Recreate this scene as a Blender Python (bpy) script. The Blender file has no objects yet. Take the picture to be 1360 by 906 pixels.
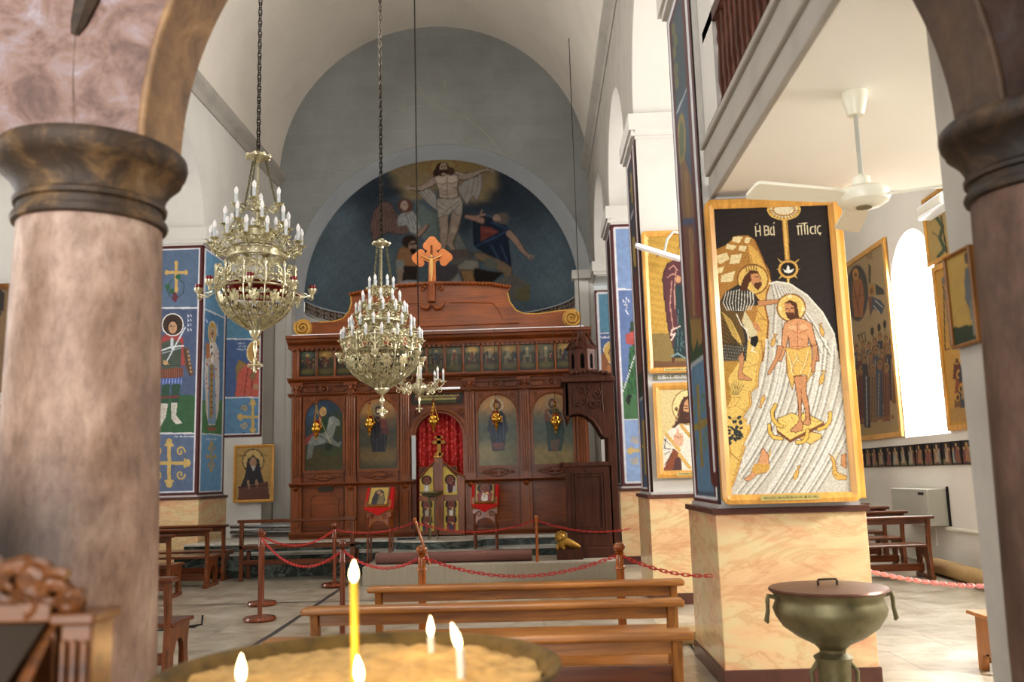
import bpy, math, random
import numpy as np
from mathutils import Vector, Matrix
random.seed(7)
rng = np.random.default_rng(7)
SC = bpy.context.scene
COL = SC.collection
PI = math.pi
# ------------------------------------------------------------------ camera
CF, CP, CYAW, CR, CH = 1190., .1505, -.0258, .0279, 1.6
Fv = Vector((math.sin(CYAW)*math.cos(CP), math.cos(CYAW)*math.cos(CP), math.sin(CP)))
_R = Vector((math.cos(CYAW), -math.sin(CYAW), 0)); _U = _R.cross(Fv)
Rv = math.cos(CR)*_R - math.sin(CR)*_U
Uv = math.sin(CR)*_R + math.cos(CR)*_U
cd = bpy.data.cameras.new('camera'); cam = bpy.data.objects.new('camera', cd); COL.objects.link(cam)
cd.sensor_width = 36; cd.lens = CF/1360*36; cd.clip_start = .05; cd.clip_end = 200
M3 = Matrix((Rv, Uv, -Fv)).transposed()
cam.matrix_world = Matrix.Translation((0, 0, CH)) @ M3.to_4x4()
cd.dof.use_dof = True; cd.dof.focus_distance = 10.5; cd.dof.aperture_fstop = 2.2
SC.camera = cam
def ray(x, y): return Fv*CF + Rv*(x-680) - Uv*(y-453)
def aZ(x, y, z): d = ray(x, y); t = (z-CH)/d.z; return Vector((d.x*t, d.y*t, z))
def aY(x, y, Y): d = ray(x, y); t = Y/d.y; return Vector((d.x*t, Y, CH+d.z*t))
def aX(x, y, X): d = ray(x, y); t = X/d.x; return Vector((X, d.y*t, CH+d.z*t))
def pr(P):
    d = P-np.array([0, 0, CH]); k = d@np.array(Fv)
    return 680+CF*(d@np.array(Rv))/k, 453-CF*(d@np.array(Uv))/k
# ------------------------------------------------------------------ colour / materials
def hx(h):
    if not isinstance(h, str): return tuple(h)
    h = h.lstrip('#'); h = h if len(h) == 6 else ''.join(c*2 for c in h); v = [int(h[i:i+2], 16)/255 for i in (0, 2, 4)]
    return tuple(c/12.92 if c <= .04045 else ((c+.055)/1.055)**2.4 for c in v)
MATS = {}
def N(nt, t, **k):
    n = nt.nodes.new(t)
    for a, b in k.items():
        if a.startswith('i_'): n.inputs[a[2:].replace('_', ' ')].default_value = b
        else: setattr(n, a, b)
    return n
def newmat(name):
    m = bpy.data.materials.new(name); m.use_nodes = True; nt = m.node_tree
    b = nt.nodes['Principled BSDF']; MATS[name] = m
    return m, nt, b
def coord(nt, scale=(1, 1, 1), src='Object'):
    tc = N(nt, 'ShaderNodeTexCoord'); mp = N(nt, 'ShaderNodeMapping')
    mp.inputs['Scale'].default_value = scale
    nt.links.new(tc.outputs[src], mp.inputs['Vector']); return mp.outputs['Vector']
def ramp(nt, fac, stops):
    r = N(nt, 'ShaderNodeValToRGB'); nt.links.new(fac, r.inputs['Fac'])
    e = r.color_ramp.elements
    e[0].position, e[0].color = stops[0][0], (*hx(stops[0][1]), 1)
    e[1].position, e[1].color = stops[-1][0], (*hx(stops[-1][1]), 1)
    for p, c in stops[1:-1]:
        q = e.new(p); q.color = (*hx(c), 1)
    return r.outputs['Color']
def noise(nt, vec, scale, detail=4, rough=.6, dist=0):
    n = N(nt, 'ShaderNodeTexNoise'); nt.links.new(vec, n.inputs['Vector'])
    n.inputs['Scale'].default_value = scale; n.inputs['Detail'].default_value = detail
    n.inputs['Roughness'].default_value = rough; n.inputs['Distortion'].default_value = dist
    return n.outputs['Fac']
def bump(nt, b, h, s=.2, d=.01):
    n = N(nt, 'ShaderNodeBump'); n.inputs['Strength'].default_value = s; n.inputs['Distance'].default_value = d
    nt.links.new(h, n.inputs['Height']); nt.links.new(n.outputs['Normal'], b.inputs['Normal'])
def simple(name, c, rough=.5, metal=0, var=0, scale=8, stretch=(1, 1, 1), bmp=0, spec=None, dark=None, emit=0, coat=0):
    m, nt, b = newmat(name)
    b.inputs['Roughness'].default_value = rough; b.inputs['Metallic'].default_value = metal
    if coat: b.inputs['Coat Weight'].default_value = coat; b.inputs['Coat Roughness'].default_value = .15
    if spec is not None: b.inputs['Specular IOR Level'].default_value = spec
    c = hx(c)
    if var:
        v = coord(nt, stretch); f = noise(nt, v, scale)
        d = hx(dark) if dark else tuple(x*(1-var) for x in c)
        l = tuple(min(1, x*(1+var*.6)) for x in c)
        nt.links.new(ramp(nt, f, [(.3, d), (.5, c), (.72, l)]), b.inputs['Base Color'])
        if bmp: bump(nt, b, f, bmp)
    else: b.inputs['Base Color'].default_value = (*c, 1)
    if emit:
        b.inputs['Emission Color'].default_value = (*c, 1); b.inputs['Emission Strength'].default_value = emit
    m.diffuse_color = (*c, 1)
    return m
def woodmat(name, c, dark, rough=.35, axis=0, scale=3.0, knots=False, coat=0):
    m, nt, b = newmat(name)
    st = [14, 14, 14]; st[axis] = 1.0
    v = coord(nt, tuple(st)); f = noise(nt, v, scale, 6, .6, .6)
    v2 = coord(nt, (1, 1, 1)); g = noise(nt, v2, 1.3, 2)
    col = ramp(nt, f, [(.28, dark), (.5, c), (.75, tuple(min(1, x*1.35) for x in hx(c)))])
    mx = N(nt, 'ShaderNodeMix', data_type='RGBA', blend_type='MULTIPLY'); mx.inputs[0].default_value = .6
    nt.links.new(col, mx.inputs[6]); nt.links.new(ramp(nt, g, [(.3, '#a9a39c'), (.65, '#ffffff')]), mx.inputs[7])
    nt.links.new(mx.outputs[2], b.inputs['Base Color'])
    b.inputs['Roughness'].default_value = rough
    if coat: b.inputs['Coat Weight'].default_value = coat; b.inputs['Coat Roughness'].default_value = .12
    bump(nt, b, f, .05, .003)
    return m
# ------------------------------------------------------------------ mesh builder
def root_loc(o):
    L = Vector((0, 0, 0))
    while o is not None: L += o.location; o = o.parent
    return L
class MB:
    def __init__(s): s.v = []; s.f = []; s.mi = []; s.cur = 0
    def add(s, vs, fs):
        n = len(s.v); s.v += [tuple(p) for p in vs]; s.f += [tuple(i+n for i in f) for f in fs]; s.mi += [s.cur]*len(fs)
        return s
    def box(s, x0, x1, y0, y1, z0, z1):
        return s.add([(x0, y0, z0), (x1, y0, z0), (x1, y1, z0), (x0, y1, z0), (x0, y0, z1), (x1, y0, z1), (x1, y1, z1), (x0, y1, z1)],
                     [(0, 3, 2, 1), (4, 5, 6, 7), (0, 1, 5, 4), (1, 2, 6, 5), (2, 3, 7, 6), (3, 0, 4, 7)])
    def tube(s, pts, r, n=8, closed=False, cap=True, flat=1.0, up=None):
        P = [Vector(p) for p in pts]; m = len(P)
        rs = r if isinstance(r, (list, tuple)) else [r]*m
        vs = []; prev = None
        for i, p in enumerate(P):
            if closed: t = P[(i+1) % m]-P[i-1]
            else: t = P[min(i+1, m-1)]-P[max(i-1, 0)]
            if t.length < 1e-9: t = Vector((0, 0, 1))
            t.normalize()
            a = prev if prev is not None else (Vector(up) if up else (Vector((0, 0, 1)) if abs(t.z) < .9 else Vector((1, 0, 0))))
            a = a-t*a.dot(t)
            if a.length < 1e-6: a = t.orthogonal()
            a.normalize(); prev = a; b = t.cross(a)
            for k in range(n):
                th = 2*PI*k/n+PI/n
                vs.append(p+a*(math.cos(th)*rs[i]*flat)+b*(math.sin(th)*rs[i]))
        fs = []
        for i in range(m if closed else m-1):
            j = (i+1) % m
            for k in range(n):
                k2 = (k+1) % n
                fs.append((i*n+k, i*n+k2, j*n+k2, j*n+k))
        if cap and not closed:
            fs.append(tuple(range(n-1, -1, -1))); fs.append(tuple((m-1)*n+k for k in range(n)))
        return s.add(vs, fs)
    def lathe(s, prof, c=(0, 0, 0), n=24, a0=0, a1=2*PI, sx=1, sy=1, cap=True):
        full = abs(a1-a0-2*PI) < 1e-6; k = n if full else n+1
        vs = []; fs = []
        for r, z in prof:
            for i in range(k):
                a = a0+(a1-a0)*i/n
                vs.append((c[0]+r*sx*math.cos(a), c[1]+r*sy*math.sin(a), c[2]+z))
        for j in range(len(prof)-1):
            for i in range(n):
                i2 = (i+1) % k
                fs.append((j*k+i, j*k+i2, (j+1)*k+i2, (j+1)*k+i))
        if full and cap:
            if prof[0][0] > 1e-4: fs.append(tuple(range(k-1, -1, -1)))
            if prof[-1][0] > 1e-4: fs.append(tuple((len(prof)-1)*k+i for i in range(k)))
        return s.add(vs, fs)
    def prism(s, poly, ax, d0, d1):
        """extrude a 2D outline; ax 'x': poly=(y,z), 'y': poly=(x,z), 'z': poly=(x,y)"""
        f = {'x': lambda a, b, d: (d, a, b), 'y': lambda a, b, d: (a, d, b), 'z': lambda a, b, d: (a, b, d)}[ax]
        n = len(poly)
        vs = [f(a, b, d0) for a, b in poly]+[f(a, b, d1) for a, b in poly]
        fs = [tuple(range(n)), tuple(range(2*n-1, n-1, -1))]+[(i, i+n, (i+1) % n+n, (i+1) % n) for i in range(n)]
        return s.add(vs, fs)
    def strip(s, inner, outer, ax, d0, d1):
        """band between two open polylines, extruded"""
        for i in range(len(inner)-1):
            s.prism([inner[i], inner[i+1], outer[i+1], outer[i]], ax, d0, d1)
        return s
    def ball(s, c, r, n=12, m=8, sz=1, sx=1, sy=1):
        return s.lathe([(max(1e-5, r*math.sin(PI*j/m)), -r*sz*math.cos(PI*j/m)) for j in range(m+1)], c, n, sx=sx, sy=sy)
    def build(s, name, mat, parent=None, smooth=35, loc=None, bevel=0, recalc=True):
        me = bpy.data.meshes.new(name)
        o = bpy.data.objects.new(name, me)
        if parent is not None: L = root_loc(parent)
        else: L = Vector(loc) if loc is not None else Vector((0, 0, 0)); o.location = L
        if any(L): vs = [(a-L.x, b-L.y, c-L.z) for a, b, c in s.v]
        else: vs = s.v
        me.from_pydata(vs, [], s.f); me.validate()
        ms = mat if isinstance(mat, (list, tuple)) else [mat]
        for m in ms: me.materials.append(MATS[m] if isinstance(m, str) else m)
        if len(ms) > 1 and len(me.polygons) == len(s.mi): me.polygons.foreach_set('material_index', s.mi)
        if recalc:
            import bmesh
            bm = bmesh.new(); bm.from_mesh(me); bmesh.ops.recalc_face_normals(bm, faces=bm.faces); bm.to_mesh(me); bm.free()
        if smooth:
            me.polygons.foreach_set('use_smooth', [True]*len(me.polygons))
            me.set_sharp_from_angle(angle=math.radians(smooth))
        COL.objects.link(o)
        if parent is not None: o.parent = parent
        if bevel:
            b = o.modifiers.new('bevel', 'BEVEL'); b.width = bevel; b.segments = 2; b.limit_method = 'ANGLE'
        return o
def tag(o, label=None, cat=None, group=None, kind=None):
    if label: o['label'] = label
    if cat: o['category'] = cat
    if group: o['group'] = group
    if kind: o['kind'] = kind
    return o
def thing(name, label, cat, loc=(0, 0, 0), group=None):
    o = bpy.data.objects.new(name, None); COL.objects.link(o); o.location = loc; o.empty_display_size = .1
    return tag(o, label, cat, group)
def struct(name, mb, mat, parent=None, **k):
    o = mb.build(name, mat, parent, **k); o['kind'] = 'structure'
    return o
KIDS = {}
def copy_tree(o, loc=None, rz=None, label=None, parent=None):
    c = o.copy(); COL.objects.link(c)
    if parent is not None: c.parent = parent
    if loc is not None: c.location = loc
    if rz is not None: c.rotation_euler = (0, 0, rz)
    if label: c['label'] = label
    for ch in [q for q in list(COL.objects) if q.parent == o]:
        copy_tree(ch, parent=c)
    return c
def arcpts(cx, cz, r, a0, a1, n):
    return [(cx+r*math.cos(a0+(a1-a0)*i/n), cz+r*math.sin(a0+(a1-a0)*i/n)) for i in range(n+1)]
# ------------------------------------------------------------------ painter: colours on the vertices of a fine grid
class Paint:
    def __init__(s, X, Y, base):
        s.X, s.Y = X, Y; s.c = np.tile(np.array(hx(base), float), (len(X), 1)); s.T = (0, 0, 1)
    def t(s, pts):
        x0, y0, k = s.T
        return [(x0+p[0]/k, y0+p[1]/k) for p in pts]
    def mixin(s, m, a, col):
        a = np.asarray(a)[..., None] if np.ndim(a) else a
        s.c[m] = s.c[m]*(1-a)+np.array(hx(col))*a
    def poly(s, pts, col, a=1.0):
        P = s.t(pts); xs = [p[0] for p in P]; ys = [p[1] for p in P]
        m = np.nonzero((s.X >= min(xs)) & (s.X <= max(xs)) & (s.Y >= min(ys)) & (s.Y <= max(ys)))[0]
        if not len(m): return
        x, y = s.X[m], s.Y[m]; ins = np.zeros(len(m), bool); n = len(P)
        for i in range(n):
            (x1, y1), (x2, y2) = P[i], P[(i+1) % n]
            if y1 == y2: continue
            c = ((y1 > y) != (y2 > y)) & (x < (x2-x1)*(y-y1)/(y2-y1)+x1)
            ins ^= c
        s.mixin(m[ins], a, col)
    def rect(s, x0, y0, x1, y1, col, a=1.0): s.poly([(x0, y0), (x1, y0), (x1, y1), (x0, y1)], col, a)
    def ell(s, cx, cy, rx, ry, col, rot=0, a=1.0, soft=0, ring=0):
        (cx, cy), = s.t([(cx, cy)]); rx /= s.T[2]; ry /= s.T[2]
        dx, dy = s.X-cx, s.Y-cy; c, q = math.cos(rot), math.sin(rot)
        d = np.sqrt(((dx*c+dy*q)/rx)**2+((-dx*q+dy*c)/ry)**2)
        if ring: m = np.nonzero(abs(d-1) < ring)[0]; s.mixin(m, a, col); return
        if soft: m = np.nonzero(d < 1+soft)[0]; al = np.clip((1+soft-d[m])/(2*soft), 0, 1)*a; s.mixin(m, al, col)
        else: s.mixin(np.nonzero(d < 1)[0], a, col)
    def line(s, pts, w, col, a=1.0):
        P = s.t(pts); w = w/s.T[2]
        w2 = w/2
        for (x1, y1), (x2, y2) in zip(P[:-1], P[1:]):
            m = np.nonzero((s.X > min(x1, x2)-w2) & (s.X < max(x1, x2)+w2) & (s.Y > min(y1, y2)-w2) & (s.Y < max(y1, y2)+w2))[0]
            if not len(m): continue
            dx, dy = x2-x1, y2-y1; L = dx*dx+dy*dy+1e-12
            t = np.clip(((s.X[m]-x1)*dx+(s.Y[m]-y1)*dy)/L, 0, 1)
            d = np.hypot(s.X[m]-x1-t*dx, s.Y[m]-y1-t*dy)
            s.mixin(m[d < w2], a, col)
    def outl(s, pts, fill, w, col): s.poly(pts, fill); s.line(list(pts)+[pts[0]], w, col)
    def mottle(s, amt, sc):
        """low-frequency brush variation"""
        x, y = s.X/sc, s.Y/sc
        v = np.sin(x*1.7+2*np.sin(y*1.3))+np.sin(y*2.3+1.7*np.sin(x*2.1+1))+.7*np.sin(x*5.1+y*3.7)
        s.c *= (1+amt*v/2.7)[:, None]; s.c = np.clip(s.c, 0, 1)
def picture(name, O, eu, ev, W, H, cell, fn, base, parent=None, mat='painted', px=True, loc=None):
    """flat picture O + eu*u + ev*v; fn(paint) draws it (px: photo sketch coordinates, else u 0..1, v 0..H/W)"""
    nx, ny = max(2, int(W/cell)+1), max(2, int(H/cell)+1)
    u, v = np.meshgrid(np.linspace(0, W, nx), np.linspace(0, H, ny)); u, v = u.ravel(), v.ravel()
    P = np.array(O)[None, :]+u[:, None]*np.array(eu)[None, :]+v[:, None]*np.array(ev)[None, :]
    return gridmesh(name, P, nx, ny, fn, base, parent, mat, *( () if px else (u/W, v/W)), loc=loc)
def gridmesh(name, P, nx, ny, fn, base, parent, mat, sx=None, sy=None, loc=None):
    if sx is None: sx, sy = pr(P)
    p = Paint(np.asarray(sx), np.asarray(sy), base); fn(p)
    me = bpy.data.meshes.new(name); o = bpy.data.objects.new(name, me)
    L = np.array(root_loc(parent)) if parent is not None else np.array(loc if loc is not None else (0, 0, 0))
    i, j = np.meshgrid(np.arange(nx-1), np.arange(ny-1)); a = (j*nx+i).ravel()
    F = np.stack([a, a+nx, a+nx+1, a+1], 1)
    me.vertices.add(nx*ny); me.vertices.foreach_set('co', (P-L).ravel())
    me.loops.add(F.size); me.loops.foreach_set('vertex_index', F.ravel())
    me.polygons.add(len(F)); me.polygons.foreach_set('loop_start', np.arange(0, F.size, 4))
    me.update(calc_edges=True)
    at = me.color_attributes.new('paint', 'FLOAT_COLOR', 'POINT')
    at.data.foreach_set('color', np.concatenate([np.clip(p.c, 0, 1), np.ones((len(p.c), 1))], 1).ravel())
    me.polygons.foreach_set('use_smooth', [True]*len(F))
    me.materials.append(MATS[mat]); COL.objects.link(o)
    if parent is not None: o.parent = parent
    elif loc is not None: o.location = loc
    return o
# ------------------------------------------------------------------ materials
def paintmat(name, rough, tess=0, amt=.12, spec=.4):
    m, nt, b = newmat(name)
    at = N(nt, 'ShaderNodeAttribute', attribute_name='paint')
    v = coord(nt)
    if tess:
        vo = N(nt, 'ShaderNodeTexVoronoi', feature='F1'); vo.inputs['Scale'].default_value = tess
        nt.links.new(v, vo.inputs['Vector'])
        bw = N(nt, 'ShaderNodeSeparateColor'); nt.links.new(vo.outputs['Color'], bw.inputs[0]); f = bw.outputs[0]
    else: f = noise(nt, v, 9, 5)
    mx = N(nt, 'ShaderNodeMix', data_type='RGBA', blend_type='MULTIPLY'); mx.inputs[0].default_value = 1
    hs = N(nt, 'ShaderNodeHueSaturation'); hs.inputs['Saturation'].default_value = .86 if not tess else .95; nt.links.new(at.outputs['Color'], hs.inputs['Color'])
    nt.links.new(hs.outputs['Color'], mx.inputs[6])
    nt.links.new(ramp(nt, f, [(.0 if tess else .3, (1-2*amt,)*3), (1 if tess else .7, (1.0, 1.0, 1.0))]), mx.inputs[7])
    nt.links.new(mx.outputs[2], b.inputs['Base Color'])
    b.inputs['Roughness'].default_value = rough; b.inputs['Specular IOR Level'].default_value = spec
    if tess: bump(nt, b, vo.outputs['Distance'], .15, .002)
paintmat('painted', .55)
paintmat('painted_fresco', .9, 0, .1, .1)
paintmat('painted_varnished', .3, 0, .15)
paintmat('painted_mosaic', .45, 130, .16)
simple('plaster_white', '#cfccc6', .85, var=.06, scale=1.3, bmp=.05, spec=.2)
simple('plaster_vault', '#dcd5cb', .85, var=.06, scale=.9, bmp=.05, spec=.2)
simple('plaster_aisle', '#e6e2da', .8, var=.05, scale=1.1, bmp=.05, spec=.2)
simple('ceiling_white', '#f8f6f0', .8, var=.03, scale=.8, spec=.2)
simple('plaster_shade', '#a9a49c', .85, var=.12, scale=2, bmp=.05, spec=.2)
# grey painted tympanum with faint block courses and cracks
m, nt, b = newmat('plaster_grey')
v = coord(nt); br = N(nt, 'ShaderNodeTexBrick'); 
mpx = coord(nt, (1, 1, 1)); sx = N(nt, 'ShaderNodeSeparateXYZ'); cx_ = N(nt, 'ShaderNodeCombineXYZ')
nt.links.new(v, sx.inputs[0]); nt.links.new(sx.outputs[0], cx_.inputs[0]); nt.links.new(sx.outputs[2], cx_.inputs[1])
nt.links.new(cx_.outputs[0], br.inputs['Vector'])
br.inputs['Color1'].default_value = (*hx('#999b9a'), 1); br.inputs['Color2'].default_value = (*hx('#949695'), 1)
br.inputs['Mortar'].default_value = (*hx('#9c9e9d'), 1); br.inputs['Scale'].default_value = 1; br.inputs['Mortar Size'].default_value = .012
br.inputs['Brick Width'].default_value = .8; br.inputs['Row Height'].default_value = .3; br.inputs['Mortar Smooth'].default_value = 1
nz = noise(nt, v, .8, 5)
mx = N(nt, 'ShaderNodeMix', data_type='RGBA', blend_type='MULTIPLY'); mx.inputs[0].default_value = 1
nt.links.new(br.outputs['Color'], mx.inputs[6]); nt.links.new(ramp(nt, nz, [(.3, '#e2e2de'), (.7, '#ffffff')]), mx.inputs[7])
nt.links.new(mx.outputs[2], b.inputs['Base Color']); b.inputs['Roughness'].default_value = .85
simple('plaster_reveal', '#b9bcbe', .85, var=.06, scale=1.5, spec=.2)
# weathered pink-brown stone of the narthex
m, nt, b = newmat('stone_old')
v = coord(nt, (1, 1, .45)); f = noise(nt, v, 5, 9, .7, .4); g = noise(nt, coord(nt, (1, 1, .6)), 1.6, 3); h = noise(nt, v, 28, 5, .7)
c1 = ramp(nt, f, [(.25, '#806a5a'), (.42, '#9d8576'), (.55, '#bba396'), (.68, '#d3c1b2'), (.82, '#e6dacd')])
mx = N(nt, 'ShaderNodeMix', data_type='RGBA', blend_type='MULTIPLY'); mx.inputs[0].default_value = .9
nt.links.new(c1, mx.inputs[6]); nt.links.new(ramp(nt, g, [(.3, '#8d8076'), (.5, '#cfc3b8'), (.7, '#ffffff')]), mx.inputs[7])
mx2 = N(nt, 'ShaderNodeMix', data_type='RGBA', blend_type='MULTIPLY'); mx2.inputs[0].default_value = .5
nt.links.new(mx.outputs[2], mx2.inputs[6]); nt.links.new(ramp(nt, h, [(.3, '#9a8f86'), (.55, '#ffffff')]), mx2.inputs[7])
nt.links.new(mx2.outputs[2], b.inputs['Base Color']); b.inputs['Roughness'].default_value = .6
bump(nt, b, f, .5, .02)
def stone(name, stops, sc=4, rough=.55):
    m, nt, b = newmat(name)
    v = coord(nt, (1, 1, 1)); f = noise(nt, v, sc, 9, .7, .5)
    nt.links.new(ramp(nt, f, stops), b.inputs['Base Color']); b.inputs['Roughness'].default_value = rough; bump(nt, b, f, .5, .02)
stone('stone_dark', [(.3, '#221a14'), (.5, '#443426'), (.62, '#6f5638'), (.8, '#94806a')], 7)
stone('stone_purple', [(.28, '#3c3230'), (.42, '#6a5148'), (.52, '#84695e'), (.62, '#8f7f80'), (.78, '#b8b0b4')], 6)
stone('stone_ochre', [(.25, '#5a4634'), (.45, '#87694d'), (.6, '#a07e58'), (.78, '#b79b78')], 6)
# painted shade: stone darkens towards the right-hand column; stone_old adds a soot smudge
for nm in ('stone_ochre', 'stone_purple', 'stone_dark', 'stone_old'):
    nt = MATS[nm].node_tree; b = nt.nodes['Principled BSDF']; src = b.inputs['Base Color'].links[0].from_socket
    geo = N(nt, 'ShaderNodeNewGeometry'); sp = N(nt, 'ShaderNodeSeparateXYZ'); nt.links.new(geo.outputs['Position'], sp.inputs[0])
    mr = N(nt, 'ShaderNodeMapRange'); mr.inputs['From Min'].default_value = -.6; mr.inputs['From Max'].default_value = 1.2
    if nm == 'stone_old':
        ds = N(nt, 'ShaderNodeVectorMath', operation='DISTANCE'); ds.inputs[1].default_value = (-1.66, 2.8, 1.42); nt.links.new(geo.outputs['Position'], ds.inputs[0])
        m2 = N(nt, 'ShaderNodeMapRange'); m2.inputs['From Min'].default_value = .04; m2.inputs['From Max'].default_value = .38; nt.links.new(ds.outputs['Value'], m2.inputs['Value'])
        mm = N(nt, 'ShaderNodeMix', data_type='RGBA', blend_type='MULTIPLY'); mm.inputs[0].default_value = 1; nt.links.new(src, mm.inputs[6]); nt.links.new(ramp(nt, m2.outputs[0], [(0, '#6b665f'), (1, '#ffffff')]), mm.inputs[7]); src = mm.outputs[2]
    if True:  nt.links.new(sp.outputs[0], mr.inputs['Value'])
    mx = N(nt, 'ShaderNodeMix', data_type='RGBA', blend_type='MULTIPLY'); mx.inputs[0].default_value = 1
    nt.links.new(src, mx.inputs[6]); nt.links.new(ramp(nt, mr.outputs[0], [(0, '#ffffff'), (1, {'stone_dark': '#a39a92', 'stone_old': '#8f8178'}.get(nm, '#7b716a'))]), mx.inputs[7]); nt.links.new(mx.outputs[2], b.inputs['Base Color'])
# warm veined marble
def marble(name, stops, vein, sc=1.1, stretch=(.7, .7, 2.2), rough=.22, veinw=.5, dist=1.6):
    m, nt, b = newmat(name)
    v = coord(nt, stretch); f = noise(nt, v, sc, 7, .6, dist); g = noise(nt, coord(nt, (1.2, 1.2, 3)), 1.1, 6, .6, .8)
    c1 = ramp(nt, f, stops)
    mx = N(nt, 'ShaderNodeMix', data_type='RGBA', blend_type='MIX')
    nt.links.new(ramp(nt, g, [(.46, (0, 0, 0)), (.5, (veinw,)*3), (.54, (0, 0, 0))]), mx.inputs[0])
    nt.links.new(c1, mx.inputs[6]); mx.inputs[7].default_value = (*hx(vein), 1)
    nt.links.new(mx.outputs[2], b.inputs['Base Color']); b.inputs['Roughness'].default_value = rough
    return m, nt, b
marble('marble_peach', [(.25, '#b8876a'), (.38, '#d9b68d'), (.47, '#d3c196'), (.55, '#d9ad88'), (.62, '#c4906f'), (.75, '#e2cfa8')], '#b87f58', .8, (.5, .5, 1.9), .2, .35, 1.0)
simple('marble_cap', '#5b3d35', .25, var=.2, scale=6)
simple('marble_trim', '#b3b0ad', .35, var=.1, scale=5)
marble('marble_green', [(.3, '#1f2725'), (.5, '#333d39'), (.65, '#4d5853'), (.8, '#7a847e')], '#8b938d', 4, (1, 1, 1), .2, .5)
marble('marble_step', [(.3, '#a6a296'), (.6, '#c8c5bb'), (.8, '#d8d6ce')], '#86887f', 3, (1, 1, 1), .3, .3)
# floor: large pale slabs
m, nt, b = newmat('floor_marble')
v = coord(nt)
br = N(nt, 'ShaderNodeTexBrick'); nt.links.new(v, br.inputs['Vector'])
br.inputs['Scale'].default_value = 1; br.inputs['Brick Width'].default_value = 1.2; br.inputs['Row Height'].default_value = .75
br.inputs['Mortar Size'].default_value = .004; br.inputs['Color1'].default_value = (*hx('#c5beb1'), 1); br.inputs['Color2'].default_value = (*hx('#b5aea2'), 1)
br.inputs['Mortar'].default_value = (*hx('#6e675d'), 1)
f = noise(nt, coord(nt, (1, 1, 1)), 2.6, 8, .65, .6)
mx = N(nt, 'ShaderNodeMix', data_type='RGBA', blend_type='MULTIPLY'); mx.inputs[0].default_value = 1
nt.links.new(br.outputs['Color'], mx.inputs[6]); nt.links.new(ramp(nt, f, [(.3, '#b3aa9c'), (.5, '#e4e0d8'), (.7, '#ffffff')]), mx.inputs[7])
nt.links.new(mx.outputs[2], b.inputs['Base Color']); b.inputs['Roughness'].default_value = .28
simple('floor_strip', '#4b4a4c', .3)
simple('carpet_grey', '#a29a8b', .95, var=.12, scale=3, stretch=(30, 1, 1))
simple('carpet_roll', '#7d5a52', .95, var=.25, scale=60, bmp=.4)
simple('carpet_beige', '#a58a62', .95, var=.15, scale=40)
woodmat('wood_red', '#7d4114', '#5f2e0a', .42, 0, 2, coat=.12)
woodmat('wood_red_v', '#814515', '#62310b', .42, 2, 2, coat=.12)
woodmat('wood_crest', '#8c4a15', '#733a0e', .38, 0, 2, coat=.1)
woodmat('wood_dark', '#57362a', '#40281d', .5, 2, 2, coat=.0); MATS['wood_dark'].node_tree.nodes['Principled BSDF'].inputs['Specular IOR Level'].default_value = .2
woodmat('wood_pew', '#ad7438', '#84542a', .34, 0, 2.2, coat=.15)
woodmat('wood_pew_v', '#a76e34', '#7d4f26', .34, 2, 2.2, coat=.15)
woodmat('wood_pew_dark', '#6d3a1c', '#3d1d0c', .3, 0, 2.2, coat=.3)
woodmat('wood_pew_dark_v', '#73401f', '#3d1d0c', .3, 2, 2.2, coat=.3)
woodmat('wood_frame', '#dca656', '#cd9645', .35, 2, 2, coat=.1)
woodmat('wood_frame_x', '#d79c45', '#b87c2c', .35, 0, 2, coat=.2)
woodmat('wood_frame_dark', '#8b5a20', '#5c3a12', .4, 2, 2)
woodmat('wood_post', '#7a3d1d', '#4b2110', .25, 2, 3, coat=.4)
woodmat('wood_post_light', '#a85f22', '#74390d', .25, 2, 3, coat=.4)
woodmat('wood_carved', '#6a3f1a', '#3b210e', .4, 0, 3)
simple('gilt', '#a3803a', .5, .6, var=.25, scale=20, bmp=.1)
simple('gilt_paint', '#b98f45', .5, .2, var=.2, scale=14)
simple('brass_pale', '#ded6b8', .3, .85, var=.35, scale=26, bmp=.2); simple('brass_open', '#cfc7a4', .34, .75, var=.65, scale=30, bmp=.5)
simple('brass_gold', '#d0a34a', .25, 1.0, var=.2, scale=30)
simple('brass_old', '#777055', .5, .7, var=.35, scale=7, bmp=.08)
simple('brass_lid', '#6b4d40', .35, .6, var=.25, scale=7)
simple('iron_dark', '#3a332c', .5, .7, var=.3, scale=30)
simple('bulb_glass', '#e9e6e4', .15, 0, emit=.12)
simple('candle_plastic', '#ccd0d2', .3)
simple('red_glass', '#7d1a17', .15)
simple('red_cloth', '#b3130f', .8)
simple('chain_red', '#b8302c', .4)
simple('chain_pale', '#dd9a98', .4)
m, nt, b = newmat('curtain_red')
vo = N(nt, 'ShaderNodeTexVoronoi'); vo.inputs['Scale'].default_value = 16; nt.links.new(coord(nt), vo.inputs['Vector'])
f = noise(nt, coord(nt), 30, 4)
nt.links.new(ramp(nt, vo.outputs['Distance'], [(.15, '#e8837c'), (.35, '#d8352e'), (.6, '#b51c18')]), b.inputs['Base Color'])
b.inputs['Roughness'].default_value = .45; b.inputs['Sheen Weight'].default_value = .3
simple('white_plastic', '#efece0', .35)
simple('fan_white', '#ece9d8', .35)
simple('lamp_white', '#eef0f2', .3, emit=.25)
simple('grey_metal', '#b9b8ae', .45)
simple('chrome', '#c9cdd0', .2, .9)
simple('black_plastic', '#1b1b1c', .5)
simple('blue_plastic', '#1c2743', .5)
simple('blue_cloth', '#21365e', .8)
simple('sand', '#b89863', .95, var=.3, scale=18, bmp=.8)
simple('tray_rim', '#6b5528', .6, .3, var=.5, scale=12, bmp=.2)
simple('wax_yellow', '#c4a126', .5)
simple('wax_white', '#ded4c4', .4)
simple('corpus', '#d6a867', .4)
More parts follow.
